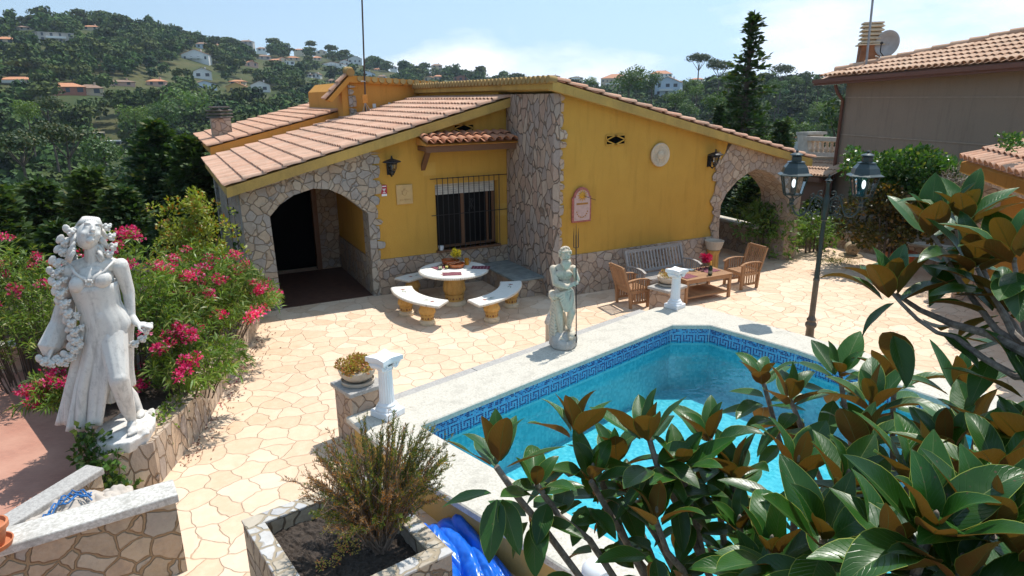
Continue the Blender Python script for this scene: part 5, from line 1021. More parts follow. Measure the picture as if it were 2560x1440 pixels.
# ================================================================ neighbour's house
def PLN(px,py,P0,P1):
    d=ray(px,py); e=(P1-P0); n_=Vector((e.y,-e.x,0)); return O+d*((P0-O).dot(n_)/d.dot(n_))
N0=DP(2118,300,25); N1=DP(2560,300,20.8); nd=Vector((N1-N0).xy).normalized(); nd=Vector((nd.x,nd.y,0)); nb_=Vector((-nd.y,nd.x,0)); nb_=nb_ if nb_.dot(Vector((N0.x,N0.y,0)))>0 else -nb_
nh=empty('neighbour_house',(N0.x,N0.y,-3),'tall taupe rendered neighbouring house with tiled roof, windowless side wall','house')
def NP(o): o.matrix_parent_inverse=Matrix.Translation((-N0.x,-N0.y,3)); return o
t0=PLN(2118,204,N0,N1); t1=PLN(2560,170,N0,N1); sl_=(t1.z-t0.z)/Vector((t1-t0).xy).length
Lw=11.0; far=t0+nd*Lw; far.z=t0.z+sl_*Lw
def at(p,z): return Vector((p.x,p.y,z))
m=M(); m.ext([at(t0,-3.5),t0,far,at(far,-3.5)],nb_*7); NP(m.build('wall',MAT['grey'],nh,normals=True))
m=M()
for z in(PLN(2300,243,N0,N1).z,PLN(2300,350,N0,N1).z): a=at(t0,z)-nb_*.012; b=at(far,z)-nb_*.012; m.bar(a,b,.02,.03)
NP(m.build('render_joint',plain('render_joint',(.33,.27,.21),.9),nh))
u3=(far-t0).normalized(); e0=t0-u3*.95-nb_*.45; e1=far-nb_*.45
m=M(); m.bar(e0+Vector((0,0,.02)),e1+Vector((0,0,.02)),.16,.20); m.bar(e0-nb_*.10+Vector((0,0,.04)),e1-nb_*.1+Vector((0,0,.04)),.09,.1); NP(m.build('gutter',MAT['copper'],nh))
m=M(); dpx=[t0-u3*.1-nb_*.35+Vector((0,0,-.1)),t0-u3*.02-nb_*.3+Vector((0,0,-.35)),t0+nd*.02-nb_*.09+Vector((0,0,-.6)),at(t0,PLN(2085,445,N0,N1).z)-nb_*.09+nd*.02,at(t0,PLN(2085,445,N0,N1).z-.15)-nb_*.09-nd*.35,at(t0,PLN(2085,445,N0,N1).z-.2)-nb_*.3-nd*1.1]; m.tube(dpx,.055,10); NP(m.build('downpipe',MAT['copper'],nh,smooth=40))
S_=(-nb_-Vector((0,0,.34))).normalized(); P=e0+u3*.2+Vector((0,0,.16))
NP(tile_roof('roof_tiles',P,u3,54,S_,4,MAT['tile_n'],nh,pitch=.215,r=.095,course=.42,lnf=lambda c:.55+c*.105))
m=M(); m.ext([e0+u3*.1+Vector((0,0,.10)),e1+Vector((0,0,.10)),e1+Vector((0,0,.10))-S_*6.2,e0+u3*.1+Vector((0,0,.10))-S_*.6],(0,0,-.08)); NP(m.build('roof_slab',MAT['tile_n'],nh,normals=True))
m=M(); ra=P-S_*.60; rb=P+u3*11.4-S_*6.1; k=26
for i in range(k): a=ra.lerp(rb,i/k); b=ra.lerp(rb,(i+1.08)/k); m.tube([a+Vector((0,0,.05)),b+Vector((0,0,.03))],[.13,.105],10)
NP(m.build('ridge_tiles',MAT['tile_n'],nh,smooth=40))
cb=DP(2165,185,26.2); ce=lambda z:Vector((cb.x,cb.y,cb.z+z)); m=M()
m.lathe([(.46,-.6),(.42,.92)],ce(0),4); NP(m.build('chimney',plain('rusty_chimney',(.30,.12,.05),.8,.5,3),nh))
m=M()
for k in range(5): m.lathe([(.34,0),(.46,.02),(.46,.05),(.34,.11)],ce(.95+k*.125),4)
m.lathe([(.54,0),(.54,.04)],ce(.90),4); m.lathe([(.42,0),(.42,.05)],ce(1.57),4); NP(m.build('chimney_cowl',MAT['cream'],nh))
db=DP(2222,110,25.9); e=empty('satellite_dish',db,'pale round satellite dish behind the rusty chimney on the neighbour roof','satellite dish'); fd=(-Vector((db.x,db.y,0)).normalized()+Vector((-.35,.35,.10))).normalized(); rot=fd.to_track_quat('Z','Y').to_matrix()
m=M(); vs=[];fs=[]
for i in range(7):
    r=.42*i/6
    for k in range(36): a=k*math.pi/18; vs.append(rot@Vector((r*math.cos(a)*.93,r*math.sin(a),.13*(r/.42)**2)))
m.add(vs,[(i*36+k,i*36+(k+1)%36,(i+1)*36+(k+1)%36,(i+1)*36+k) for i in range(6) for k in range(36)]); o=m.build('dish',plain('dish_grey',(.42,.40,.38),.5),e,smooth=True); md=o.modifiers.new('s','SOLIDIFY'); md.thickness=.02
m=M(); m.tube([rot@Vector((0,-.45,.1)),rot@Vector((0,-.30,.5)),rot@Vector((0,-.05,.52))],.018,6); m.ell(rot@Vector((0,-.03,.5)),.05,n=8,m=6); m.tube([rot@Vector((0,0,0)),rot@Vector((0,-.1,-.25)),rot@Vector((0,-.8,-.3))],.03,6); m.build('bracket',MAT['iron'],e)
mb=DP(2166,165,25.2); mt=DP(2186,-40,25.2); e=empty('antenna_mast',mb,'grey antenna mast leaning in front of the rusty chimney','antenna'); m=M(); m.tube([(0,0,-.4),mt-mb],.035,8); m.build('mast',plain('zinc',(.30,.32,.34),.45,metal=.4),e); m=M(); m.tube([(.15,-.1,-.5),(.3,-.1,-.75),(.45,-.1,-.5),(.5,-.1,.25),(.25,-.1,.3)],.025,6); m.build('cable',plain('cable_pale',(.5,.48,.44),.6),e,smooth=True)
# balcony with balusters and small roof left of the wall
bA=DP(2012,352,27.5); bB=DP(2105,352,25.4); e=empty('balcony',bA,'terrace parapet with pale turned balusters beside the taupe house','balcony'); 
def BL(px,py): return PLN(px,py,bA,bB)-bA
m=M(); m.bar(BL(2018,346),BL(2105,349),.3,.14); m.bar(BL(2018,385),BL(2105,388),.3,.14); m.ext([BL(2014,392),BL(2110,394),BL(2110,600),BL(2014,600)],nb_*3); m.build('rails',plain('pale_render',(.45,.40,.34),.8),e,normals=True)
m=M(); m.ext([BL(1993,335),BL(2018,335),BL(2022,460),BL(1998,460)],nb_*.7); m.ext([BL(1990,330),BL(2022,330),BL(2022,337),BL(1990,337)],nb_*.8-Vector((0,0,0))); m.build('post',plain('pale_post',(.46,.43,.38),.8),e,normals=True)
for k in range(7):
    p=BL(2029+k*12,385); h=BL(2029+k*12,350).z-p.z; m=M(); m.lathe([(.09,0),(.09,.06*h),(.05,.1*h),(.10,.35*h),(.045,.6*h),(.06,.72*h),(.04,.8*h),(.09,.92*h),(.09,h)],p,14); m.build('baluster',plain('baluster_pink',(.60,.46,.34),.7) if k==0 else bm_,e,smooth=40); bm_=bpy.data.materials['baluster_pink']
e=empty('lean_to_roof',PLN(2030,435,bA,bB),'small tiled lean-to roof with brown gutter below the baluster terrace','roof'); q0=PLN(2028,432,bA,bB)-nb_*.9; q1=PLN(2085,437,bA,bB)-nb_*.9; uu=(q1-q0).normalized(); S2=(-nb_-Vector((0,0,.45))).normalized(); o=tile_roof('roof_tiles',q0-uu*.9,uu,17,S2,2,MAT['tile_n'],e,pitch=.2,course=.42,lnf=lambda c:1.5); o.matrix_parent_inverse=Matrix.Translation(-e.location)
m=M(); m.bar(q0-uu*.9+Vector((0,0,-.12)),q1+uu*.6+Vector((0,0,-.12)),.12,.16); m.ext([q0-uu*.9+Vector((0,0,-.2))-S2*.2,q1+uu*.6+Vector((0,0,-.2))-S2*.2,at(q1,-3)+uu*.6,at(q0,-3)-uu*.9],nb_*.3); o=m.build('gutter',[MAT['copper']],e); o.matrix_parent_inverse=Matrix.Translation(-e.location)
# ================================================================ small tiled outbuilding on the right
G0=DP(2436,425,17.2); G1=DP(2640,470,13.4); e=empty('barbecue_house',(G0.x,G0.y,0),'small orange outbuilding with pink clay tile roof at the right edge','outbuilding'); gu=Vector(((G1-G0).x,(G1-G0).y,0)).normalized(); gb=Vector((-gu.y,gu.x,0)); gb=gb if gb.dot(G0)>0 else -gb
def GP(o): o.matrix_parent_inverse=Matrix.Translation((-G0.x,-G0.y,0)); return o
W0=at(G0,0); r0=PLN(2412,402,G0,G1)-gb*.06
GS=(-gb*.9-Vector((0,0,.36))+gu*-.15).normalized()
GP(tile_roof('roof_tiles',r0+gu*.0+Vector((0,0,.02)),gu,16,GS,3,MAT['tile'],e,pitch=.33,r=.15,course=.42,lnf=lambda c:2.6))
m=M(); a=r0+Vector((0,0,-.03)); 
m.ext([a-gu*.02,a+gu*4,a+gu*4-Vector((0,0,.22)),a-gu*.02-Vector((0,0,.22))],gb*.25); m.ext([a-GS*0,a-GS*2.6,a-GS*2.6-Vector((0,0,.18)),a-Vector((0,0,.2))],gu*4); GP(m.build('eave_board',MAT['orange'],e,normals=True))
zt=PLN(2436,432,G0,G1).z; m=M(); m.ext([W0,at(W0,zt),at(W0,zt)+gu*.28,W0+gu*.28],gb*.5); m.ext([at(W0,zt-.02),at(W0,zt-.15),at(W0,zt-.15)+gu*4,at(W0,zt-.02)+gu*4],gb*.5); GP(m.build('stone_frame',MAT['stone_pink'],e,normals=True))
m=M(); m.ext([W0+gb*1.6,at(W0,zt)+gb*1.6,at(W0,zt)+gb*1.6+gu*5,W0+gb*1.6+gu*5],gb*.2); m.ext([W0+gb*.51,at(W0,zt-.02)+gb*.51,at(W0,zt-.02)+gb*1.6,W0+gb*1.6],gu*.2); GP(m.build('inner_wall',MAT['orange'],e,normals=True))
# ================================================================ low walls on the far right of the terrace
wallseg('garden_wall',(14.75,15.3),(14.5,12.9),.28,0,.86,'low stone wall with pale cap seen through the garden arch','stone','coping',.07,.05)
wallseg('garden_wall',(15.35,13.6),(16.95,13.0),.26,0,.35,'sloping stone wall rising from the arch to the square pier','stone_pink',None,hb=.72)
pedestal('wall_pier',(17.2,12.95),.55,.5,.84,.6,'square stone pier with pale cap behind the lamp post','pier','stone_pink','coping')
wallseg('garden_wall',(17.5,12.7),(17.75,10.6),.3,0,.48,'shaded low stone planter wall below the climbing vine','stone_pink',None)
wallseg('garden_wall',(17.75,10.55),(18.5,7.6),.35,0,.50,'low stone planter wall with pale cap behind the orange pot','stone_pink','coping',.07,.05)
q=Z(2127,640,0); e=empty('stone_snail',(q.x,q.y,0),'round carved stone snail shell ornament on the terrace','ornament',rz=-.8); m=M(); m.tube([(0,-.16,.22),(0,.16,.22)],[.17,.17],26); m.lathe([(.30,0),(.32,.03),(.26,.06)],n=24)
for k in range(3): r=.13-.04*k; m.tube([(r*math.cos(a*.3),-.17-.01*k,.22+r*math.sin(a*.3)) for a in range(22)],.018,6)
m.build('shell',stonemat('ornament_stone',(.42,.32,.20),(.32,.24,.15),(.12,.09,.06),.8,5,.8),e,smooth=40)
q=Z(2245,672,0); e=empty('orange_pot',(q.x,q.y,0),'large orange terracotta tub behind the magnolia branch','pot'); m=M(); m.lathe([(.24,0),(.30,.22),(.34,.36),(.37,.37),(.38,.46),(.34,.47),(.31,.40)],n=36); m.build('pot',plain('bright_terracotta',(.58,.13,.03),.55,.1),e,smooth=40)
m=M(); m.lathe([(.0,.38),(.31,.38)],n=20,cap=False); m.build('soil',MAT['soil'],e)
# striped blue sun chair at the right edge
q=Z(2560,760,0); e=empty('beach_chair',(q.x+.2,q.y,0),'folding chair with blue striped fabric at the right edge','chair',rz=-1.2); t=NT('blue_stripes'); v=t.coord(); s_=t.n('SeparateXYZ'); t.l(v,s_.inputs[0]); f=t.math('FRACT',t.math('MULTIPLY',s_.outputs[0],9)); t.fin(t.mix(t.mr(f,.48,.52),(.05,.16,.42),(.55,.62,.70)),.8)
m=M(); V=[(-.28+.14*i,-.35+.9*j/10,.35+.02*math.sin(j)+max(0,(j-4))*.085-.05*math.sin(i*.785)) for j in range(11) for i in range(5)]; m.add(V,[(j*5+i,j*5+i+1,(j+1)*5+i+1,(j+1)*5+i) for j in range(10) for i in range(4)]); o=m.build('sling',t.mat,e); md=o.modifiers.new('s','SOLIDIFY'); md.thickness=.01
for sx in(-.29,.29): m=M(); m.tube([(sx,-.4,.36),(sx,.1,.36),(sx,.58,.90)],.016,6); m.tube([(sx,-.3,0),(sx,.15,.38)],.016,6); m.tube([(sx,.3,0),(sx,-.1,.36)],.016,6); m.build('frame',MAT['iron'],e)
# pale pots at the right edge
for px,py,h,label in((2556,905,.5,'pale stone pot on the right coping at the picture edge'),(2572,1345,.5,'pale stone pot on the near coping at the lower right edge')):
    q=Z(px,py,h); e=empty('stone_pot',q,label,'pot'); m=M(); m.lathe([(.12,0),(.15,.05),(.13,.1),(.2,.28),(.22,.32),(.19,.32),(.15,.2)],n=30); m.build('pot',MAT['bone'],e,smooth=40)
# left: low wall across the drive
wallseg('drive_wall',(-3.9,14.9),(-2.3,14.4),.25,0,.05,'low stone wall across the drive at the left edge','stone_pink','coping',.06,.04,z0_=-.6)
# ================================================================ MAGNOLIA in the foreground
def proj(p):
    v=Vector(p)-O; z=v.dot(FW); return (1280+FPX*v.dot(RT)/z,720-FPX*v.dot(UP)/z,z)
WC=np.array([-1,-.97,-.5,-.02,.02,.5,.97,1.0]); NL=9
def magleaf(base,d,nrm,ln,wd,curl,fold,rs,wave):
    """base, growth direction, upper-side normal; curl bends the blade backwards"""
    d=d/np.linalg.norm(d); s=np.cross(d,nrm); s/=np.linalg.norm(s); nn=np.cross(s,d); V=[]
    pet=.10*ln; p=base+d*pet; ang=0; ph=rs.random()*6
    for i in range(NL):
        t=i/(NL-1); prof=max(.02,(math.sin(math.pi*min(1,t**.82))**.75)*(1-.12*t)) if t<.97 else .03
        if t==0: prof=.06
        dd=d*math.cos(ang)-nn*math.sin(ang); n2=nn*math.cos(ang)+d*math.sin(ang)
        for w_ in WC:
            x=w_*wd*prof; V.append(p+s*x+n2*(abs(w_)**1.5*fold*wd*prof+wave*wd*math.sin(t*9+ph+(2 if w_>0 else 0))*abs(w_)**2*prof))
        p=p+dd*(ln/(NL-1)); ang+=curl/(NL-1)*(.4+1.2*t)
    return V
_c=len(WC); _F=[];_MI=[]
for i in range(NL-1):
    for j in range(_c-1): _F.append((i*_c+j,i*_c+j+1,(i+1)*_c+j+1,(i+1)*_c+j)); _MI.append(1 if j in(0,6) else (2 if j==3 else 0))
_F=np.array(_F);_MI=np.array(_MI)
def mag_mats():
    t=NT('magnolia_leaf'); g=t.n('NewGeometry'); v=t.coord()
    top=t.mix(g.outputs['Random Per Island'],(.007,.042,.005),(.020,.098,.008)); top=t.mix(t.mr(t.noise(v,7,3),.4,.7,0,.5),top,(.05,.13,.02))
    bk=t.mix(g.outputs['Random Per Island'],(.15,.068,.012),(.16,.12,.02)); bk=t.mix(t.mr(t.noise(v,9,4),.35,.7),bk,(.19,.06,.010))
    c=t.mix(g.outputs['Backfacing'],top,bk); rr=t.math('MULTIPLY_ADD',g.outputs['Backfacing'],.40,.30); t.bump(t.noise(v,26,3,.6),.15,.01)
    uv=t.n('UVMap'); sp_=t.n('SeparateXYZ'); t.l(uv.outputs[0],sp_.inputs[0]); aw=t.math('ABSOLUTE',t.math('SUBTRACT',sp_.outputs[0],.5)); ph=t.math('SUBTRACT',t.math('MULTIPLY',sp_.outputs[1],13.),t.math('MULTIPLY',aw,7.)); fr=t.math('FRACT',ph); vn=t.mr(t.math('ABSOLUTE',t.math('SUBTRACT',fr,.5)),.40,.5,0,1)
    lt=t.mix(1,c,(1.9,1.6,1.8),'MULTIPLY'); c=t.mix(t.math('MULTIPLY',vn,.38),c,lt); vs_=t.n('TexVoronoi'); vs_.inputs['Scale'].default_value=55; t.l(v,vs_.inputs['Vector']); c=t.mix(t.math('MULTIPLY',t.mr(vs_.outputs['Distance'],.10,.16,1,0),t.mr(t.noise(v,6,2),.52,.6)),c,(.10,.07,.03))
    hb_=t.math('ADD',t.math('MULTIPLY',vn,-.35),t.math('MULTIPLY',t.noise(v,26,3,.6),.5)); t.bump(hb_,.35,.006); t.fin(c,t.math('ADD',rr,t.mr(t.noise(v,16,4,.7),.3,.8,-.04,.22)),.42); t.b.inputs['Coat Weight'].default_value=0
    tr=t.n('BsdfTranslucent'); t.l(t.mix(g.outputs['Backfacing'],(.09,.17,.01),(.24,.13,.015)),tr.inputs[0]); mx=t.n('MixShader'); mx.inputs[0].default_value=.16; t.l(t.b.outputs[0],mx.inputs[1]); t.l(tr.outputs[0],mx.inputs[2]); t.l(mx.outputs[0],t.out.inputs[0])
    return [t.mat,plain('magnolia_leaf_edge',(.26,.30,.04),.5),plain('magnolia_midrib',(.10,.14,.03),.4)]
MG=mag_mats()
def magnolia():
    rs=np.random.RandomState(11); rnd=random.Random(11)
    base=Vector((2.35,1.15,0)); e=empty('magnolia_tree',base,'leafy magnolia tree in the foreground with glossy green leaves and brown undersides','tree')
    W=[(1245,1150,1.95,1.0),(1440,1075,2.25,.95),(1615,1090,2.15,1.0),(1700,1165,2.2,.9),(1835,1185,2.3,.9),(1905,950,3.2,1),(1975,1000,3.0,1),(2100,935,3.1,1),(2235,965,3.1,1),(2395,975,3.0,1),(2440,1075,2.5,1),
       (1990,1175,2.1,1),(2110,1215,1.9,.9),(2290,1190,1.95,1),(2060,1350,1.6,1.05),(2210,1400,1.55,1),(2330,1330,1.5,1.1),(2480,1330,1.6,1),(2500,1190,1.9,1),(1850,1320,2.1,.85),(1560,1230,2.35,.8),(1725,1240,2.4,.8),
       (2228,735,2.45,1.05),(2325,575,2.6,.95),(2440,660,2.45,.95),(2415,545,2.6,.9),(2535,640,2.35,1),(2500,775,2.45,.9),(2590,980,2.2,1),(2590,1120,2.1,1),(2400,1440,1.5,1),(2580,1420,1.6,1),(1900,1440,1.9,.8),(1480,1190,2.1,.85),(1640,1300,2.0,.9),(1775,1095,2.35,.9),(1340,1215,1.95,.8),(1540,1150,2.3,.9),(1930,1380,1.75,.9),(2180,1010,2.7,1),(2150,1110,2.4,.9),(2365,1120,2.3,.85)]
    parts=[];mis=[];bm=M(); root=Vector((2.15,1.05,1.5))
    trunk=[base,(2.33,1.12,.6),(2.25,1.08,1.2),root]; bm.tube(trunk,[.11,.095,.08,.07],12)
    hubs=[Vector((1.75,1.25,2.25)),Vector((2.25,1.1,2.35)),Vector((1.9,1.6,2.1)),DP(2700,960,2.25*.86)]
    for h in hubs: mid=root.lerp(h,.5)+Vector((rnd.uniform(-.05,.05),rnd.uniform(-.05,.05),-.06)); bm.tube([root,mid,h],[.06,.045,.032],10)
    K=0
    for wi,(px,py,dist,sc_) in enumerate(W):
        p=DP(px,py,dist*.86); ax=Vector((rnd.uniform(-.25,.35),rnd.uniform(-.2,.45),1)).normalized()
        far=px>2200 and py<860; h=(DP(2700,960,2.25*.86) if py>700 or px<2350 else DP(2600,900,2.3*.86)) if far else min(hubs[:3],key=lambda q:(q-p).length); side=Vector((rnd.uniform(-.08,.08),rnd.uniform(-.08,.08),-.20-.05*rnd.random())); L_=(p-h).length
        pts=[h.lerp(p,t)+side*math.sin(math.pi*t)*L_*.55+Vector((rnd.uniform(-.012,.012),)*3) for t in(0,.15,.3,.45,.6,.72,.84,.93,1)]; bm.tube(pts,[q*(.55 if far else 1) for q in (.026,.022,.019,.016,.0135,.011,.0105,.010,.009)],8)
        x=ax.orthogonal().normalized(); y=ax.cross(x); n=rnd.randint(7,9); a0=rnd.random()*6
        for k in range(n+(2 if far else 5)):
            f=k/n; a=a0+k*2.399; out=x*math.cos(a)+y*math.sin(a)
            if k<n: tilt=R(8+52*f+rnd.uniform(-10,20)); ln=(.12+.068*min(1,f*1.6))*sc_*rnd.uniform(.85,1.15); off=-.035*f
            else: tilt=R(rnd.choice((rnd.uniform(75,100),rnd.uniform(120,160)))); ln=.17*sc_*rnd.uniform(.85,1.1); off=-.09-.03*rnd.random()
            d=ax*math.cos(tilt)+out*math.sin(tilt); nrm=ax*math.sin(tilt)-out*math.cos(tilt)
            if k>=n: nrm=out*.9+Vector((0,0,.5)); nrm=(nrm-d*nrm.dot(d))
            b=p+ax*off+out*.008
            parts.append(magleaf(np.array(b),np.array(d),np.array(nrm),ln,ln*rnd.uniform(.20,.26),rnd.choice((rnd.uniform(.1,.6),rnd.uniform(.6,1.5))) if k<n else rnd.uniform(-.2,.5),rnd.uniform(.15,.5),rs,rnd.uniform(.03,.12)))
        bm.ell(p+ax*.02,(.008,.008,.03),n=8,m=5)
        # a few leaves further down the twig
        for k in range(rnd.randint(1,3) if far else rnd.randint(4,7)):
            t=rnd.uniform(.70,.97); q=h.lerp(p,t)+side*math.sin(math.pi*t)*L_*.55; a=rnd.random()*6.28; out=x*math.cos(a)+y*math.sin(a); d=(out+ax*rnd.uniform(-.9,.4)).normalized(); nrm=(Vector((0,0,1))+out*.2); nrm=(nrm-d*nrm.dot(d)); ln=.15*sc_*rnd.uniform(.8,1.1)
            parts.append(magleaf(np.array(q),np.array(d),np.array(nrm),ln,ln*rnd.uniform(.24,.3),rnd.uniform(0,.8),rnd.uniform(.1,.4),rs,rnd.uniform(.02,.1)))
    # the long bare branch crossing the terrace view
    LB=[DP(2700,960,2.25*.86)]+[DP(px,py,d_*.86) for px,py,d_ in((2560,880,2.25),(2470,835,2.35),(2380,810,2.45),(2300,775,2.5),(2240,735,2.55))]; bm.tube(LB,[.014,.012,.011,.010,.008,.006],8)
    V=np.concatenate([np.array(q) for q in parts]); nv=NL*_c; F=np.concatenate([_F+i*nv for i in range(len(parts))]); MI=np.tile(_MI,len(parts)); V=V-np.array(base)
    fo=npmesh('foliage',V,F,MG,e,MI,smooth=True); ul=fo.data.uv_layers.new(name='UVMap'); idx=F.ravel()%nv; uvs=np.stack([(WC[idx%_c]+1)/2,(idx//_c)/(NL-1)],1); ul.data.foreach_set('uv',uvs.astype(np.float32).ravel())
    t=NT('magnolia_bark'); v=t.coord(); c=t.mix(t.mr(t.noise(v,40,5,.7),.35,.7),(.13,.10,.08),(.34,.29,.24)); t.bump(t.noise(v,90,3),.6,.004); t.fin(c,.85)
    bm.v=[tuple(Vector(q)-base) for q in bm.v]; bm.build('branches',t.mat,e,smooth=40)
magnolia()
# ================================================================ OLEANDER, shrubs, ivy, vine, rosemary
LM={}
LM['ole']=leafmat('oleander_leaf',(.085,.16,.018),(.17,.26,.04),(.30,.32,.09),.30,.42,amount3=.15,nscale=1.5)
LM['bloom']=leafmat('oleander_flower',(.58,.010,.13),(.66,.03,.19),(.78,.22,.38),.35,.5,amount3=.2)
LM['shrub']=leafmat('golden_shrub_leaf',(.16,.21,.02),(.30,.32,.045),(.30,.14,.02),.3,.45,amount3=.12,nscale=1.5)
LM['ivy']=leafmat('ivy_leaf',(.035,.085,.015),(.09,.17,.03),(.20,.26,.05),.25,.4,amount3=.15,nscale=2)
LM['vine']=leafmat('vine_leaf',(.035,.10,.02),(.085,.19,.035),(.20,.26,.06),.3,.3,amount3=.1,nscale=.8)
LM['vine2']=leafmat('bronze_vine_leaf',(.035,.045,.012),(.12,.10,.02),(.20,.11,.02),.3,.4,amount3=.2,nscale=.8)
LM['conifer']=leafmat('conifer_needles',(.018,.048,.014),(.050,.098,.022),(.12,.13,.03),.28,.6,amount3=.08,objrand=True,nscale=.5)
LM['green']=leafmat('broadleaf',(.030,.078,.014),(.075,.15,.025),(.12,.17,.03),.25,.55,amount3=.10,objrand=True,nscale=.25)
LM['light']=leafmat('light_broadleaf',(.06,.13,.02),(.11,.20,.04),(.16,.22,.06),.3,.55,objrand=True,nscale=.25)
LM['pine']=leafmat('stone_pine_needles',(.020,.042,.012),(.055,.085,.018),(.12,.11,.03),.2,.6,objrand=True,nscale=.3)
LM['bark']=plain('grey_brown_bark',(.10,.075,.055),.9,.35,8)
def oleander(loc,rad,hgt,nst,seed,label,lean=(0,0),fl=.4,cat_='bush'):
    rs=NR(seed); rnd=random.Random(seed); e=empty('oleander_bush',loc,label,cat_,'pink oleander bushes'); P=[];D=[];LL=[];fp=[];bm=M()
    for s in range(nst):
        a=rnd.random()*6.28; r=rnd.random()**.5; b=Vector((rad[0]*.55*r*math.cos(a),rad[1]*.55*r*math.sin(a),0)); tip=Vector((rad[0]*r*math.cos(a)+lean[0]*r,rad[1]*r*math.sin(a)+lean[1]*r,hgt*(1.05-.55*r*r)*rnd.uniform(.75,1.08)))
        c=b.lerp(tip,.5)+Vector((0,0,hgt*.22)); n=13; pts=[b*(1-t)**2+c*2*t*(1-t)+tip*t*t for t in [i/n for i in range(n+1)]]
        if s%3==0: bm.tube(pts[::3]+[pts[-1]],[.010,.008,.006,.004,.003,.002][:len(pts[::3])+1],5,cap=False)
        for i in range(4,n+1):
            d=(pts[i]-pts[i-1]).normalized(); x=d.orthogonal().normalized(); y=d.cross(x)
            for k in range(3 if i<n else 6):
                q=rnd.random()*6.28; dd=d*rnd.uniform(.35,1.0)+(x*math.cos(q)+y*math.sin(q))*rnd.uniform(.6,1.0); P.append(pts[i]+Vector((rnd.uniform(-.02,.02),rnd.uniform(-.02,.02),rnd.uniform(-.03,.03)))); D.append(dd.normalized()); LL.append(rnd.uniform(.10,.17))
        if rnd.random()<fl: fp.append(tip)
    P=np.array(P);D=np.array(D);LL=np.array(LL); V,F=leaves(P,D,LL,LL*.17,rs,droop=.15); npmesh('leaves',V,F,LM['ole'],e); bm.build('stems',LM['bark'],e)
    pr=[leafblob(rs.randint(16,44),tuple(Vector(p)+Vector((0,0,.02))),(.055+.05*rs.random(),.055+.05*rs.random(),.05),.045,.034,rs,None) for p in fp for _ in range(rnd.choice((1,2,3,5)))]
    if pr: 
        for q in pr: q[0][:]+=rs.normal(size=3)*.05
        V,F,_=cat(pr); npmesh('blossoms',V,F,LM['bloom'],e)
    return e
oleander((-.75,10.4,.4),(.95,.85,0),2.05,230,1,'pink flowering oleander bush directly behind the woman statue',(.2,0),.09)
oleander((.18,11.7,.4),(1.05,1.1,0),1.6,300,2,'dense oleander bush spilling over the planter wall beside the terrace',(.2,-.2),.085)
oleander((-.15,9.55,.4),(.65,.62,0),1.05,95,3,'lower oleander with the large red flower clusters right of the woman statue',(.2,-.15),.13)
oleander((-2.65,13.4,-.3),(1.35,1.1,0),2.35,230,4,'oleander bush at the left edge with bright pink blossoms',(-.1,-.2),.13)
oleander((-1.3,10.3,.3),(.75,.55,0),.75,80,5,'oleander twigs hanging over the brick drive left of the woman statue',(-.15,-.35),.25)
oleander((.75,13.0,.4),(.75,.70,0),.95,80,7,'pale oleander sprays nearest the stone arch',(.1,-.2),.16)
def leafbush(name,loc,blobs,n,ln,wd,mat,label,seed,cat_='bush',trunk=None,up=None,group=None,part='foliage'):
    rs=NR(seed); parts=[leafblob(int(n*b[3][0]*b[3][2]),b[:3],b[3],ln,wd,rs,up,.55) for b in blobs]; V,F,_=cat(parts); e=empty(name,loc,label,cat_,group); npmesh(part,V,F,mat,e)
    if trunk: m=M(); [m.tube(t_,r_,7) for t_,r_ in trunk]; m.build('stems',LM['bark'],e)
    return e
rnd=random.Random(21)
bl=[(rnd.gauss(0,.42),rnd.gauss(0,.36),.35+1.8*rnd.random()**.9,(rnd.uniform(.05,.17),)*3) for _ in range(150)]
leafbush('golden_shrub',(.30,13.1,.4),[(x*(1.5-z*.45),y*(1.4-z*.4),z+.25*math.sin(x*9),r) for x,y,z,r in bl],3400,.075,.040,LM['shrub'],'tall yellow green leafy shrub against the porch side wall',22,trunk=[([(0,0,0),(.1*math.cos(k),.1*math.sin(k),.8),(.4*math.cos(k),.3*math.sin(k),1.6)],[.03,.02,.008]) for k in range(7)])
# ivy below the statue and along the wall
def ivy(name,pts,n,label,seed,ln=.06,spread=.10,mat='ivy',cat_='ivy'):
    rs=NR(seed); parts=[]; c=Vector(pts[0][:3])
    for x,y,z,r in pts: parts.append(leafblob(int(n*r*r/.01),(x-c.x,y-c.y,z-c.z),(r,r,r*.8),ln,ln*.85,rs,None,.3))
    V,F,_=cat(parts); e=empty(name,c,label,cat_); npmesh('leaves',V,F,LM[mat],e); m=M()
    for i in range(0,len(pts)-1,2): m.tube([Vector(pts[i][:3])-c,Vector(pts[i+1][:3])-c],.006,5)
    m.build('stems',LM['bark'],e); return e
ivy('ivy',[(-1.15,8.05,.50,.13),(-1.22,7.98,.35,.15),(-1.05,7.88,.38,.14),(-1.15,7.85,.22,.13),(-.98,7.85,.22,.12),(-1.0,7.95,.52,.12),(-1.25,8.15,.60,.14),(-1.25,8.2,.80,.10),(-.85,7.86,.16,.09),(-1.3,8.05,.15,.14),(-1.12,7.75,.05,.10),(-1.28,8.3,.45,.15),(-1.1,8.1,.68,.10)],34,'dark green ivy hanging below the woman statue plinth',5,.075)
ivy('ivy',[(-.42,8.75,.62,.12),(-.35,8.95,.60,.13),(-.2,9.2,.58,.14),(-.28,9.0,.45,.10),(-.10,9.45,.60,.15),(-.05,9.5,.42,.09),(.08,9.9,.58,.13),(-.5,8.55,.60,.10),(-.38,8.62,.45,.09),(-.44,8.5,.30,.07)],36,'light green ivy trailing over the planter wall right of the statue',6,.05,mat='ole')
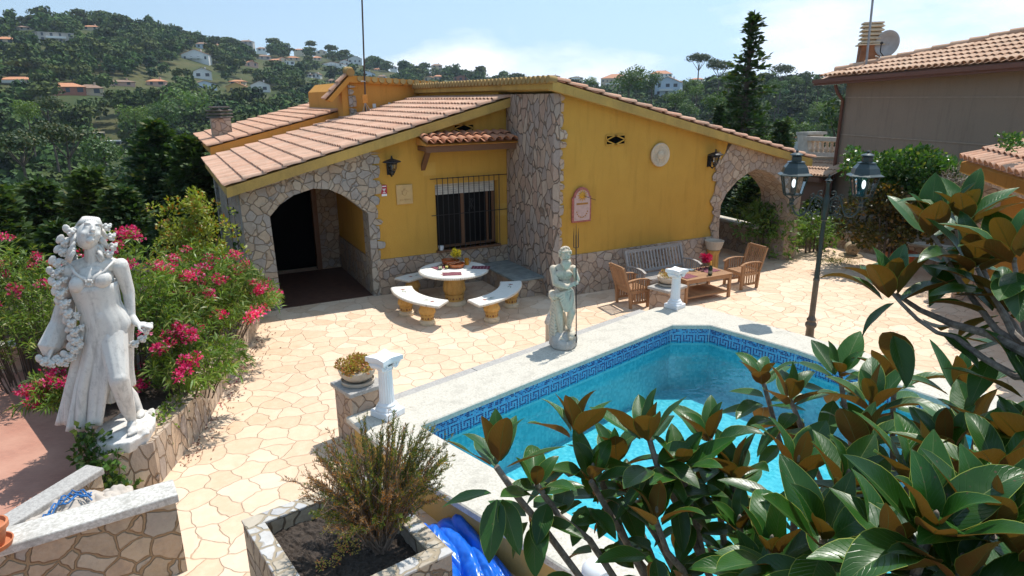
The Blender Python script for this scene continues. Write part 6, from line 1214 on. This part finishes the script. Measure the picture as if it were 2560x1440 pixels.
ivy('ivy',[(1.05,13.1,.60,.18),(1.2,13.3,.62,.18),(1.3,13.55,.70,.2),(1.42,13.75,.55,.16),(1.45,13.8,.35,.13),(1.18,13.1,.35,.12),(.95,12.8,.62,.16),(1.35,13.9,.85,.16),(1.5,13.95,.2,.09)],30,'light ivy mound at the end of the planter wall by the stone arch',7,.05,mat='ole')
ivy('ivy',[(1.16,14.6,.3,.16),(1.15,14.9,.8,.16),(1.16,15.2,1.3,.13),(1.15,14.9,1.7,.11),(1.16,14.6,.9,.14),(1.16,15.4,.6,.2),(1.12,14.4,.6,.16),(1.15,15,2.1,.08)],30,'dark ivy climbing the side of the porch wall',8,.06)
# climbing vine on the right
rnd=random.Random(31)
def cloud_at(px0,px1,py0,py1,d,n,rr,dd=1.2):
    o=[];c=DP((px0+px1)/2,(py0+py1)/2,d)
    while len(o)<n:
        u,v_=rnd.uniform(-1,1),rnd.uniform(-1,1)
        if u*u+v_*v_>1: continue
        p=DP((px0+px1)/2+u*(px1-px0)/2,(py0+py1)/2+v_*(py1-py0)/2,d+rnd.uniform(-dd,dd)*.5)-c; o.append((*p,(rnd.uniform(*rr),)*3))
    return c,o
c,b=cloud_at(2140,2400,395,505,19.5,46,(.22,.42)); c2,b2=cloud_at(2115,2160,385,440,19.5,7,(.12,.25)); b+=[(x+c2.x-c.x,y+c2.y-c.y,z+c2.z-c.z,r) for x,y,z,r in b2]
leafbush('climbing_vine',c,b,1500,.11,.085,LM['vine'],'bright green climbing vine in front of the taupe wall',33,'vine',trunk=[([(.2*k-.4,0,-.5),(.1*k-.2,.1,-2.5),(.15*k-.3,.1,c.z*-1+.1)],[.02,.03,.04]) for k in range(5)],part='leaves')
c,b=cloud_at(2095,2380,480,600,19.0,44,(.2,.36)); leafbush('bronze_shrub',c,b,1500,.11,.08,LM['vine2'],'dark bronze green shrub below the bright climbing vine',34,'bush',part='leaves',trunk=[([(.3*k-.6,0,0),(.2*k-.4,0,-1),(.2*k-.4,.0,-c.z)],[.02,.03,.04]) for k in range(5)])
c,b=cloud_at(2490,2555,345,365,15.3,9,(.07,.14),.3); leafbush('climbing_vine',c,b,2600,.07,.05,LM['vine'],'small tuft of leaves on the tiled outbuilding roof',35,'vine',part='leaves')
c,b=cloud_at(2340,2440,430,520,18.5,16,(.2,.35)); leafbush('dry_creeper',c,b,1300,.13,.025,leafmat('dry_stems',(.22,.19,.16),(.32,.28,.24),None,.1,.8),'grey dry creeper stems beside the outbuilding',36,'vine',part='stems')
# rosemary
def rosemary():
    rs=NR(3); rnd=random.Random(3); b=Vector((1.20,4.88,.60)); e=empty('rosemary_bush',b,'half dried rosemary bush growing in the stone planter','bush'); e.scale=(1.0,1.08,1.32); bm=M(); PG=[];DG=[];PD=[];DD=[]
    for s in range(210):
        a=rnd.random()*6.28; r=rnd.random()**.55; sp=Vector((math.cos(a)*r*.72+.06,math.sin(a)*r*.5+.08,rnd.uniform(.55,1.08)*(1-.38*r))); st=Vector((rnd.uniform(-.05,.05),rnd.uniform(-.05,.05),0)); n=14
        pts=[st+Vector((sp.x*t**.9,sp.y*t**.9,sp.z*t+ .10*r*math.sin(math.pi*t)))+Vector((rnd.uniform(-.008,.008),)*3) for t in [i/n for i in range(n+1)]]
        bm.tube(pts,[.007*(1-.8*i/n) for i in range(n+1)],5,cap=False)
        green=rnd.random()<(.66+.25*math.cos(a-.1))
        for i in range(4,n+1):
            d=(pts[i]-pts[i-1]).normalized(); x=d.orthogonal().normalized(); y=d.cross(x)
            if i%3==0 and i<n:
                q=rnd.random()*6.28; tw=pts[i]+(d+(x*math.cos(q)+y*math.sin(q))*.9)*rnd.uniform(.04,.12); bm.tube([pts[i],tw],[.003,.0012],4,cap=False); seg=[(pts[i],tw)]
            else: seg=[]
            seg.append((pts[i-1],pts[i]))
            for A_,B_ in seg:
                for k in range(20):
                    q=rnd.random()*6.28; dd=(d*.8+(x*math.cos(q)+y*math.sin(q))*rnd.uniform(.4,1)).normalized(); p=A_.lerp(B_,rnd.random())
                    if green and i>6: PG.append(p);DG.append(dd)
                    elif rnd.random()<.6: PD.append(p);DD.append(dd)
    bm.build('stems',plain('rosemary_wood',(.17,.12,.09),.9,.3,20),e)
    for nm,P,D,mt in(('green_needles',PG,DG,leafmat('rosemary_green',(.07,.12,.015),(.15,.19,.03),(.42,.26,.03),.25,.6,amount3=.2,nscale=3)),('dry_needles',PD,DD,leafmat('rosemary_dry',(.18,.13,.08),(.30,.18,.08),(.46,.19,.03),.2,.8,amount3=.35,nscale=3))):
        V,F=leaves(np.array(P),np.array(D),.020+.016*rs.random(len(P)),.0055,rs); npmesh(nm,V,F,mt,e)
rosemary()
c=Vector((.93,5.2,.60)); rnd=random.Random(2); leafbush('succulent_patch',c,[(rnd.uniform(-.25,.3),rnd.uniform(-.3,.25),0,(.05,.05,.03)) for _ in range(16)],26000,.022,.014,MAT['sedum'],'small reddish succulents in the planter soil','x' and 37,'succulents',part='leaves')
# grass tuft near the snail, fallen leaves by the wall
rs=NR(8); P=np.stack([15.87+rs.normal(size=500)*.28,11.3+rs.normal(size=500)*.22,np.zeros(500)],1); D=rs.normal(size=(500,3))*.6+np.array([0,0,1.]); D/=np.linalg.norm(D,axis=1,keepdims=True); V,F=leaves(P,D,.07,.012,rs); tag(npmesh('grass',V,F,leafmat('patio_grass',(.13,.17,.03),(.25,.26,.07),None,.3),None),'thin grass growing through the terrace joints by the stone snail','grass',kind='stuff')
P=[];
for i in range(330):
    t=rs.random(); a=Vector((-.5,8.4,0)).lerp(Vector((1.2,13.4,0)),t); P.append((a.x+.12+abs(rs.normal())*.16,a.y-.05,.012))
P=np.array(P); D=rs.normal(size=(330,3))*np.array([1,1,.08]); D/=np.linalg.norm(D,axis=1,keepdims=True); V,F=leaves(P,D,.045,.02,rs); tag(npmesh('fallen_leaves',V,F,leafmat('fallen_leaf',(.16,.10,.05),(.30,.10,.08),(.45,.04,.10),.1),None),'fallen leaves and petals along the foot of the planter wall','leaves',kind='stuff')
# ================================================================ trees
def crown_arrays(blobs,n,q,rs,flat=.0):
    """leaf clumps: small quads facing outwards on each blob of a crown"""
    tot=sum(b[3]*b[3] for b in blobs); parts=[]
    for x,y,z,r,*rz in blobs:
        k=max(6,int(n*r*r/tot)); u=rs.normal(size=(k,3)); u/=np.linalg.norm(u,axis=1,keepdims=True); zr=rz[0] if rz else .75
        u[:,2]=np.where(u[:,2]<-.45,-u[:,2],u[:,2]); P=np.array([x,y,z])+u*np.array([r,r,r*zr])*(.72+.36*rs.random((k,1)))
        n_=u+rs.normal(size=(k,3))*.55; n_/=np.linalg.norm(n_,axis=1,keepdims=True); t_=np.cross(n_,rs.normal(size=(k,3))); t_/=np.linalg.norm(t_,axis=1,keepdims=True); b_=np.cross(n_,t_); s=q*(.6+.8*rs.random((k,1)))
        V=np.stack([P-t_*s*.5,P+b_*s*.35-t_*s*.1,P+t_*s*.55,P-b_*s*.4+t_*s*.05],1).reshape(-1,3); parts.append((V,np.arange(4*k).reshape(-1,4)))
    V,F,_=cat(parts); return V,F
def crownblobs(kind,r,h,rnd):
    if kind=='pine': # umbrella
        return [(math.cos(a)*r*.62*q,math.sin(a)*r*.62*q,h-r*.25-.22*r*q+rnd.uniform(-.1,.1)*r,r*rnd.uniform(.36,.5),.72) for a,q in [(rnd.random()*6.28,rnd.random()**.5) for _ in range(16)]]
    if kind=='round': return [(rnd.uniform(-.5,.5)*r,rnd.uniform(-.5,.5)*r,h-r*.7+rnd.uniform(-.55,.35)*r,r*rnd.uniform(.35,.6),.85) for _ in range(14)]
    if kind=='oval': return [(rnd.uniform(-.32,.32)*r,rnd.uniform(-.32,.32)*r,h*.35+h*.58*rnd.random(),r*rnd.uniform(.32,.5),1.0) for _ in range(14)]
    return []
def proto_tree(kind,r,h,n,q,seed,mat,name='tree'):
    rs=NR(seed); rnd=random.Random(seed); V,F=crown_arrays(crownblobs(kind,r,h,rnd),n,q,rs); cm=npmesh('crown_mesh',V,F,LM[mat],None); me=cm.data; bpy.data.objects.remove(cm)
    m=M(); top=h-r*.5; lean=rnd.uniform(-.06,.06)*h; m.tube([(0,0,-2),(lean*.3,0,top*.4),(lean,0,top*.8)],[h*.028,h*.022,h*.015],7)
    for k in range(6 if kind=='pine' else 4): a=k*1.1+rnd.random(); m.tube([(lean*.6,0,top*.55),(r*.35*math.cos(a)+lean*.5,r*.35*math.sin(a),top*.85),(r*.6*math.cos(a),r*.6*math.sin(a),h-r*.35)],[h*.013,h*.009,h*.004],5)
    tm=bpy.data.meshes.new('trunk_mesh'); tm.from_pydata(m.v,[],m.f); tm.materials.append(LM['bark']); return me,tm
PR={}
for k,(kind,mat) in enumerate((('pine','pine'),('pine','pine'),('round','green'),('round','green'),('oval','green'),('oval','conifer'),('round','light'))): PR[k]=(proto_tree(kind,1.0,2.1 if kind=='pine' else (1.9 if kind=='round' else 2.6),1500,.10,100+k,mat),kind)
TL={0:('umbrella shaped stone pine on the far hillside','stone pine'),1:('umbrella shaped stone pine on the far hillside','stone pine'),2:('rounded dark green tree on the wooded hillside','tree'),3:('rounded dark green tree on the wooded hillside','tree'),4:('tall oval green tree on the wooded hillside','tree'),5:('narrow dark conifer on the wooded hillside','conifer'),6:('bright light green tree on the wooded hillside','tree')}
def put_tree(k,p,s,rz,label=None,group=None,sz=1.0):
    (cm,tm),kind=PR[k]; nm={'stone pine':'stone_pine','tree':'broadleaf_tree','conifer':'conifer_tree'}[TL[k][1]]
    e=empty(nm,p,label or TL[k][0],TL[k][1],group or {'stone pine':'stone pines on the far hillside'}.get(TL[k][1],TL[k][0].split(' on ')[0]+'s on the hillside'),rz); e.scale=(s,s,s*sz); link('crown',cm,e); link('trunk',tm,e); return e
# ---- houses on the hillside: px centre, base px y, width px, height px, wall colour, roof, label
WC_=dict(w=(.72,.72,.70),b=(.52,.60,.68),y=(.58,.38,.12),t=(.50,.40,.28),r=(.36,.14,.09),p=(.58,.36,.28),g=(.40,.37,.33),c=(.62,.52,.38))
HM={k:plain('hill_house_wall_'+k,v,.85,.08) for k,v in WC_.items()}; HR={'o':plain('orange_hill_roof',(.50,.22,.11),.85,.2),'d':plain('brown_hill_roof',(.24,.15,.10),.85,.2),'f':plain('flat_hill_roof',(.50,.48,.45),.8)}
MAT['hw']=plain('hill_window',(.05,.06,.075),.3)
HL=[(143,106,78,22,'g','f','long grey building on the upper left hillside'),(227,76,40,13,'c','o','tan roofed house near the top of the left ridge'),(64,76,26,11,'g','d','small dark house high at the left'),(15,112,40,20,'c','o','pale house with orange roof at the top left edge'),
(489,155,62,28,'w','o','large white villa in the middle of the left hillside'),(508,198,42,26,'w','d','tall white gabled house below the large white villa'),(513,222,56,18,'b','d','wide pale blue house below the gabled white house'),(592,235,46,26,'y','o','yellow house with orange roof on the hillside'),(593,212,38,12,'t','o','tan house behind the yellow hillside house'),(652,232,46,27,'w','d','white cube house right of the yellow hillside house'),
(172,238,76,30,'r','o','big red brick house on the left hillside'),(228,240,56,28,'t','d','brown roofed house next to the red brick house'),(307,216,56,16,'p','d','long low house with brown roof left of the dry slope'),(391,216,42,18,'p','o','house with red wall beside the dry slope'),(40,214,86,22,'g','o','long house with orange roof at the left edge of the hillside'),
(630,168,32,14,'p','o','reddish house on the slope below the ridge'),(505,122,26,16,'b','d','small bluish house near the ridge'),(537,122,36,12,'c','o','pale house near the ridge right of the bluish one'),(614,112,34,12,'g','d','grey house on the ridge line'),(655,129,22,11,'w','d','tiny white house just below the ridge line'),(663,150,30,13,'g','d','grey house above the reddish house'),
(687,158,26,11,'c','o','leftmost cream house in the row below the ridge'),(708,156,26,11,'c','o','cream house in the middle of the row below the ridge'),(735,152,30,11,'c','o','cream house at the right end of the row below the ridge'),(726,164,22,10,'w','f','low white house under the cream row'),(747,130,24,8,'c','o','small cream house on the ridge above the row'),(804,136,26,10,'c','o','small house with orange roof near the ridge end'),
(793,152,22,11,'c','o','cream house left of the long white house'),(829,168,56,12,'w','o','long white house below the ridge end'),(862,166,24,15,'w','o','small white house with orange roof near the mast'),(888,160,34,18,'w','d','white house with brown roof beside the mast'),(790,196,22,13,'w','d','white house at the foot of the wooded slope'),(772,194,14,9,'w','d','tiny white house left of its neighbour at the slope foot'),(832,210,22,12,'t','d','tan house low on the slope'),
(917,196,42,17,'b','d','pale blue gabled house right of the mast'),(956,202,22,14,'w','d','small white house above the house roof'),(943,178,16,7,'c','o','tiny cream house among trees'),(985,174,16,8,'w','o','tiny white house among trees on the ridge'),(1093,178,26,18,'t','d','tan house on the centre ridge'),(1073,203,28,11,'c','o','low cream house above the tiled ridge'),(1096,203,22,15,'t','o','tan tower like house above the tiled ridge'),(1152,203,38,13,'r','d','dark red roofed house on the centre skyline'),(1222,200,18,8,'w','o','tiny white house on the centre skyline'),
(1533,222,66,36,'t','o','beige house with orange roof left of the big round pine'),(1651,203,54,26,'w','o','white house with red roof behind the pale blue gable'),(1667,243,62,46,'b','d','pale blue gabled house among the pines'),(1995,378,60,34,'w','o','white bungalow with pink tiled roof below the pine wood'),(1742,205,34,10,'c','o','low cream house under the tall stone pines'),(1440,200,36,8,'c','o','low house roof on the skyline right of the house ridge'),(1380,196,30,8,'p','d','small house roof peeping over the tiled house ridge'),
(250,348,22,14,'c','f','small cream hut with flat roof in the valley'),(283,364,36,9,'w','f','long white shed in the valley'),(295,462,44,18,'p','o','pinkish roof in the valley behind the dark conifers'),(1600,206,26,9,'c','o','small orange roofed house behind the big round pine')]
HOUSES=[]
def hill_house(px,py,wpx,hpx,wc,rf,label,seed):
    rnd=random.Random(seed); p,r=on_terr(px,py,60); z=proj(p)[2]; w=wpx*z/FPX; h=hpx*z/FPX; HOUSES.append((px-wpx/2-4,px+wpx/2+4,py-hpx-5,py+6,r)); e=empty('hillside_house',p,label,'house','houses on the wooded hillside',-math.atan2(p.x,p.y)+rnd.uniform(-.35,.35))
    dp=w*.7; rh=0 if rf=='f' else min(h*.32,w*.16); wh=h-rh; m=M(); m.bb((-w/2,0,-3.5),(w/2,dp,wh))
    if rf=='f': m.bb((-w/2-.2,-.2,wh),(w/2+.2,dp+.2,wh+.3))
    gab=rnd.random()<.4 or 'gabled' in label
    if gab and rf!='f': m.ext([(-w/2,0,wh),(w/2,0,wh),(0,0,wh+rh*1.3)],(0,dp,0))
    m.build('wall',HM[wc],e,normals=True); o=.35
    if rf!='f':
        m=M()
        if gab: m.add([(-w/2-o,-o,wh-.1),(0,-o,wh+rh*1.35),(0,dp+o,wh+rh*1.35),(-w/2-o,dp+o,wh-.1),(w/2+o,-o,wh-.1),(w/2+o,dp+o,wh-.1)],[(0,1,2,3),(1,4,5,2)])
        else: k=min(w*.3,dp*.5); m.add([(-w/2-o,-o,wh),(w/2+o,-o,wh),(w/2+o,dp+o,wh),(-w/2-o,dp+o,wh),(-w/2+k,dp/2,wh+rh),(w/2-k,dp/2,wh+rh)],[(0,1,5,4),(1,2,5),(2,3,4,5),(3,0,4)])
        q=m.build('roof',HR[rf],e,normals=True); md=q.modifiers.new('s','SOLIDIFY'); md.thickness=.18
    nf=2 if wh>4.4 else 1; nw=max(2,min(6,int(w/3.2)))
    for f in range(nf):
        for k in range(nw):
            x=-w/2+w*(k+.5)/nw+rnd.uniform(-.2,.2); zz=wh*(f+.35)/nf; m=M(); ww=rnd.choice((.5,.6,.9)); hh=min(wh/nf*.32,.75); m.bb((x-ww,-.06,zz),(x+ww,-.01,zz+hh*2)); m.build('window',MAT['hw'],e)
    if rnd.random()<.6 and rf!='f': m=M(); m.bb((w*.2-.3,dp*.4,wh),(w*.2+.3,dp*.4+.6,wh+rh+.7)); m.build('chimney',HM[wc],e)
    if w>11 and rnd.random()<.7: m=M(); m.bb((-w*.3,-1.4,wh*.42),(w*.25,-.02,wh*.42+.2)); m.bb((-w*.3,-1.4,wh*.42+.2),(w*.25,-1.3,wh*.42+1)); m.build('balcony',HM['w'],e)
for i,a in enumerate(HL): hill_house(*a,i)
# bare ochre banks between the trees
def bank(px,py,wpx,dpx,seed,col=(.34,.25,.13)): HOUSES.append((px-wpx/2,px+wpx/2,py-dpx/2,py+dpx/2,10**4))
for b in ((470,185,150,40),(300,196,130,10),(780,230,90,14),(600,250,200,8)): bank(*b,1)
# ---- individual pines and trees one can tell apart
def at_px(px,ytop,wpx,d,k,label=None,ratio=None,group=None,sz=1.0):
    top=DP(px,ytop,d); z=proj(top)[2]; r=wpx/2*z/FPX; h={'pine':2.1,'round':1.9,'oval':2.6}[PR[k][1]]; s=r/.98
    return put_tree(k,(top.x,top.y,top.z-h*s*sz),s,random.random()*6,label,group,sz)
SP=[(1575,158,104,200,2,'big round dark pine right of the beige house'),(1632,180,62,205,3,'smaller dark round tree against the pale blue house'),(1749,134,66,250,0,'tall umbrella pine, first of the pair on the right skyline'),(1800,147,76,245,1,'wide umbrella pine, second of the pair on the right skyline'),(1826,170,56,235,2,'bushy pine just left of the tall cypress'),(1957,162,66,250,0,'flat topped umbrella pine right of the tall cypress'),
(1994,186,40,255,2,'pale round tree beside the flat topped umbrella pine'),(2020,183,44,260,5,'dark pointed conifer group on the right skyline'),(2048,203,52,250,1,'thin trunked pine near the neighbour house'),(2085,210,48,245,0,'pine partly hidden by the neighbour gutter'),(1945,200,50,215,3,'dark tree below the flat topped umbrella pine'),(2052,255,56,190,6,'light green tree in the wood left of the neighbour house'),(2070,290,62,170,2,'round dark tree above the white bungalow'),
(1735,192,56,210,2,'dark round tree under the tall umbrella pines'),(1740,212,40,160,6,'small bright tree under the umbrella pines'),(1690,228,60,150,3,'olive green tree right of the pale blue house'),(1725,250,56,140,2,'dark tree just above the gable tiles'),(1480,192,30,230,6,'small light tree left of the beige house'),
(459,222,130,210,6,'very large light green tree in the valley'),(560,300,90,150,3,'green tree in the valley above the left chimney'),(390,240,110,190,2,'large dark green tree left of the light green one'),(330,262,80,170,6,'medium green tree in the valley'),(110,240,90,150,1,'broad pine low on the left hillside'),(150,305,150,95,1,'broad brownish pine in the left foreground valley'),(40,330,140,80,0,'broad pine at the far left of the valley'),(250,330,120,105,2,'dark valley tree behind the near conifers'),(60,250,70,130,6,'light green tree at the left edge'),
(1850,290,90,60,2,'dark round tree behind the gable right of centre'),(1790,235,80,75,3,'green tree left of the tall cypress'),(1905,285,70,62,5,'dark conifer right of the tall cypress'),(1990,300,90,120,3,'olive tree in the wood above the bungalow'),(1930,330,80,60,2,'dark tree close behind the gable end')]
random.seed(5)
for a in SP: at_px(*a[:5],label=a[5],group='trees one can tell apart behind the house')
# ---- the wood: nearer trees singly, the rest as one mass
rs=NR(77); cand=[]; azs=np.degrees(_T[:,0])
for _ in range(42000):
    az=math.radians(rs.uniform(-16,66)); r=math.sqrt(rs.uniform(62**2,640**2)); x,y=r*math.sin(az),r*math.cos(az); Rr=np.interp(az,_T[:,0],_T[:,1])
    if r>Rr+40: continue
    cand.append((x,y,r,az))
grid={}; pts=[]
for x,y,r,az in cand:
    sp=3.0+r*.0045; k=(int(x/sp),int(y/sp),int(sp*2))
    if k in grid: continue
    grid[k]=1; z=terr(x,y); px,py,dz=proj((x,y,z+5)); 
    if px<-160 or px>2700: continue
    b=False; pb=proj((x,y,z))[1]; pt_=proj((x,y,z+7.2))[1]; wpx=3.3*FPX/dz
    for h in HOUSES:
        if h[0]-wpx*.55<px<h[1]+wpx*.55:
            if h[4]>1e3:
                if h[2]<pb<h[3]+(pb-pt_)*.5 and rs.random()<.85: b=True;break
            elif (r<h[4]+3 and pt_<h[3]-(h[3]-h[2])*.15 and pb>h[2]+4) or abs(r-h[4]-4)<6: b=True;break
    if b: continue
    if 1960<px<2035 and 330<py<420: continue
    pts.append((x,y,z,r,px,py))
pts.sort(key=lambda q:q[3]); NI=175; ind=0; V_=[];F_=[];k0=0; bufs={m_:[] for m_ in('green','pine','light','conifer')}
protoS={}
for k,(kind,mat) in enumerate((('pine','pine'),('round','green'),('round','green'),('oval','green'),('oval','conifer'),('round','light'),('pine','pine'),('round','green'))):
    protoS[k]=(crown_arrays(crownblobs(kind,1.0,2.1 if kind=='pine' else 1.9,random.Random(k)),260,.30,NR(k)),mat)
for x,y,z,r,px,py in pts:
    s=rs.uniform(2.3,4.0)*(1+.0008*r)
    if ind<NI and r<190 and not(530<px<1900 and r<150):
        k=int(rs.choice([0,1,2,3,3,4,5,6,2])); put_tree(k,(x,y,z),s*(.95 if PR[k][1]=='pine' else 1.0),rs.uniform(0,6.28),sz=rs.uniform(.85,1.15)); ind+=1; continue
    if 620<px<1700 and r<100: continue
    k=int(rs.choice(8,p=[.20,.16,.16,.14,.06,.08,.08,.12])); (V,F),mat=protoS[k]; a=rs.uniform(0,6.28); c_,s_=math.cos(a),math.sin(a); sz=s*rs.uniform(.8,1.15)
    W=np.empty_like(V); W[:,0]=(V[:,0]*c_-V[:,1]*s_)*s+x; W[:,1]=(V[:,0]*s_+V[:,1]*c_)*s+y; W[:,2]=V[:,2]*sz+z-.5; bufs[mat].append((W,F))
VV=[];FF=[];MI=[];k0=0; order=('green','pine','light','conifer')
for mi,m_ in enumerate(order):
    for W,F in bufs[m_]: VV.append(W);FF.append(F+k0);k0+=len(W);MI.append(np.full(len(F),mi))
def wood_mat(nm,a,b,c3):
    t=NT(nm); g=t.n('NewGeometry'); v=t.coord('Object'); c=t.mix(g.outputs['Random Per Island'],a,b); c=t.mix(t.mr(t.noise(v,.09,2),.35,.65),c,c3); c=t.mix(t.mr(t.noise(v,.35,2),.35,.65,0,.6),c,tuple(q*.45 for q in a)); return t.fin(c,.8,.2)
WM=[wood_mat('wood_green',(.032,.080,.016),(.066,.135,.024),(.10,.15,.035)),wood_mat('wood_pine',(.034,.066,.015),(.075,.11,.022),(.11,.13,.03)),wood_mat('wood_light',(.06,.11,.025),(.11,.17,.04),(.13,.17,.05)),wood_mat('wood_dark',(.012,.032,.012),(.03,.06,.018),(.03,.07,.02))]
tag(npmesh('hillside_wood',np.concatenate(VV),np.concatenate(FF),WM,None,np.concatenate(MI)),'dense green wood covering the far hillside','wood',kind='stuff')
print('TREES',len(pts),'individual',ind)
# ================================================================ near conifers
def conifer(loc,h,r,nb,seed,label,mat='conifer',ragged=.25,q=.16,name='cedar_tree',cat_='conifer',droop=.15,dens=1.0,group='dark conifers behind the oleanders',lo=.08):
    rs=NR(seed); rnd=random.Random(seed); e=empty(name,loc,label,cat_,group); P=[];D=[];m=M(); m.tube([(0,0,-1),(0,0,h*.5),(rnd.uniform(-.02,.02)*h,0,h*.98)],[h*.022,h*.014,h*.003],8)
    for b in range(nb):
        t=lo+(1-lo)*(b/nb)**.9; z=h*t; L_=r*((1-t)**(.75 if 'cypress' in name else .5))*(1+rnd.uniform(-ragged,ragged))+.12*r*.3; a=b*2.399+rnd.uniform(-.4,.4); o=Vector((math.cos(a),math.sin(a),0)); pv=Vector((0,0,z)); n=7; pp=[pv]
        for i in range(1,n+1): f=i/n; pp.append(Vector((0,0,z))+o*L_*f+Vector((0,0,(.18*f-droop*f*f)*L_)))
        m.tube([pp[0],pp[3],pp[-1]],[h*.004,h*.003,h*.0012],4,cap=False)
        for i in range(1,n+1):
            k=int((3+7*dens*(1-abs(i/n-.6)))*max(.5,L_/1.2)); w=L_*.26*(1-.55*i/n)+.05
            for _ in range(k):
                c=pp[i]+Vector((rnd.gauss(0,w*.55),rnd.gauss(0,w*.55),rnd.gauss(0,w*.28))); P.append(c); D.append((o*rnd.uniform(.3,1)+Vector((rnd.uniform(-.7,.7),rnd.uniform(-.7,.7),rnd.uniform(-.15,.45)))).normalized())
    V,F=leaves(np.array(P),np.array(D),q*(.6+.8*rs.random(len(P))),q*.5,rs); npmesh('crown',V,F,LM[mat],e); m.build('trunk',LM['bark'],e); return e
def con_px(px,ytop,d,zb,wpx,*a,**k):
    t=DP(px,ytop,d); z=proj(t)[2]; return conifer((t.x,t.y,zb),t.z-zb,wpx/2*z/FPX,*a,**k)
con_px(385,305,27,-4.5,250,240,41,'tall dark cedar with two pointed tops behind the golden shrub',q=.26,dens=1.5)
con_px(462,345,25,-4.5,200,210,42,'dark cedar closest to the left chimney',q=.24,dens=1.5)
con_px(215,425,23,-4.5,240,220,43,'broad dark cedar behind the head of the woman statue',q=.24,dens=1.5)
con_px(95,455,25,-4.5,260,220,44,'broad dark cedar left of the woman statue',q=.24,dens=1.5)
con_px(-20,470,21,-4.5,240,200,45,'cedar cut by the left edge of the picture',q=.22,dens=1.5)
con_px(300,470,20,-4,230,220,46,'lower dark cedar right behind the oleander blossoms',q=.20,dens=1.6)
con_px(420,520,19,-4,220,200,47,'low dark conifer beside the porch wall',q=.20,dens=1.5)
con_px(140,560,17.5,-3.6,240,200,48,'low dark hedge conifer between the statue and the drive',q=.18,dens=1.5)
con_px(30,600,17,-3.6,220,180,49,'low dark hedge conifer at the left edge',q=.18,dens=1.5)
con_px(1886,32,34,-6,210,170,51,'tall ragged cypress rising above the gable on the right',ragged=.85,q=.26,droop=.05,dens=1.1,group='conifers behind the garden arch',lo=.04,name='cypress_tree')
con_px(1800,262,32,-6,66,150,52,'slim dark cypress left of the tall ragged one',ragged=.1,q=.20,dens=1.6,group='conifers behind the garden arch',droop=-.6,name='cypress_tree')
con_px(1840,228,36,-6,110,150,53,'shaggy olive conifer behind the gable tiles',ragged=.4,q=.28,dens=1.2,group='conifers behind the garden arch')
con_px(1880,445,24,-5,190,200,54,'dark conifer seen through the garden arch',q=.2,dens=1.5,group='conifers behind the garden arch')
con_px(1960,300,33,-6,100,150,55,'feathery conifer right of the tall ragged cypress',ragged=.5,q=.26,group='conifers behind the garden arch')
con_px(2040,500,23,-4,160,140,56,'low conifer behind the lamp post scrolls',q=.2,group='conifers behind the garden arch')
rnd=random.Random(61); c,b=cloud_at(1855,1990,520,640,19.5,22,(.25,.45)); leafbush('laurel_bush',c,b,900,.15,.06,LM['light'],'bright green bush seen through the garden arch',62,'bush',part='leaves',trunk=[([(.2*k-.4,0,0),(.1*k-.2,0,-c.z-1)],[.02,.04]) for k in range(4)])
c,b=cloud_at(1990,2090,540,610,20.5,14,(.2,.35)); leafbush('laurel_bush',c,b,900,.13,.06,LM['light'],'yellow green bush behind the square stone pier',63,'bush',part='leaves',trunk=[([(.2*k-.4,0,0),(.1*k-.2,0,-c.z-1)],[.02,.04]) for k in range(4)])
# ================================================================ air
t=NT('haze_air'); t.t.nodes.remove(t.b); pv=t.n('VolumePrincipled'); pv.inputs['Color'].default_value=(.72,.84,1,1); pv.inputs['Density'].default_value=.00017; pv.inputs['Anisotropy'].default_value=.2; t.l(pv.outputs[0],t.out.inputs['Volume'])
m=M(); m.bb((-960,-960,-90),(960,960,125)); o=m.build('haze',t.mat,normals=True); tag(o,kind='stuff'); o.display_type='WIRE'
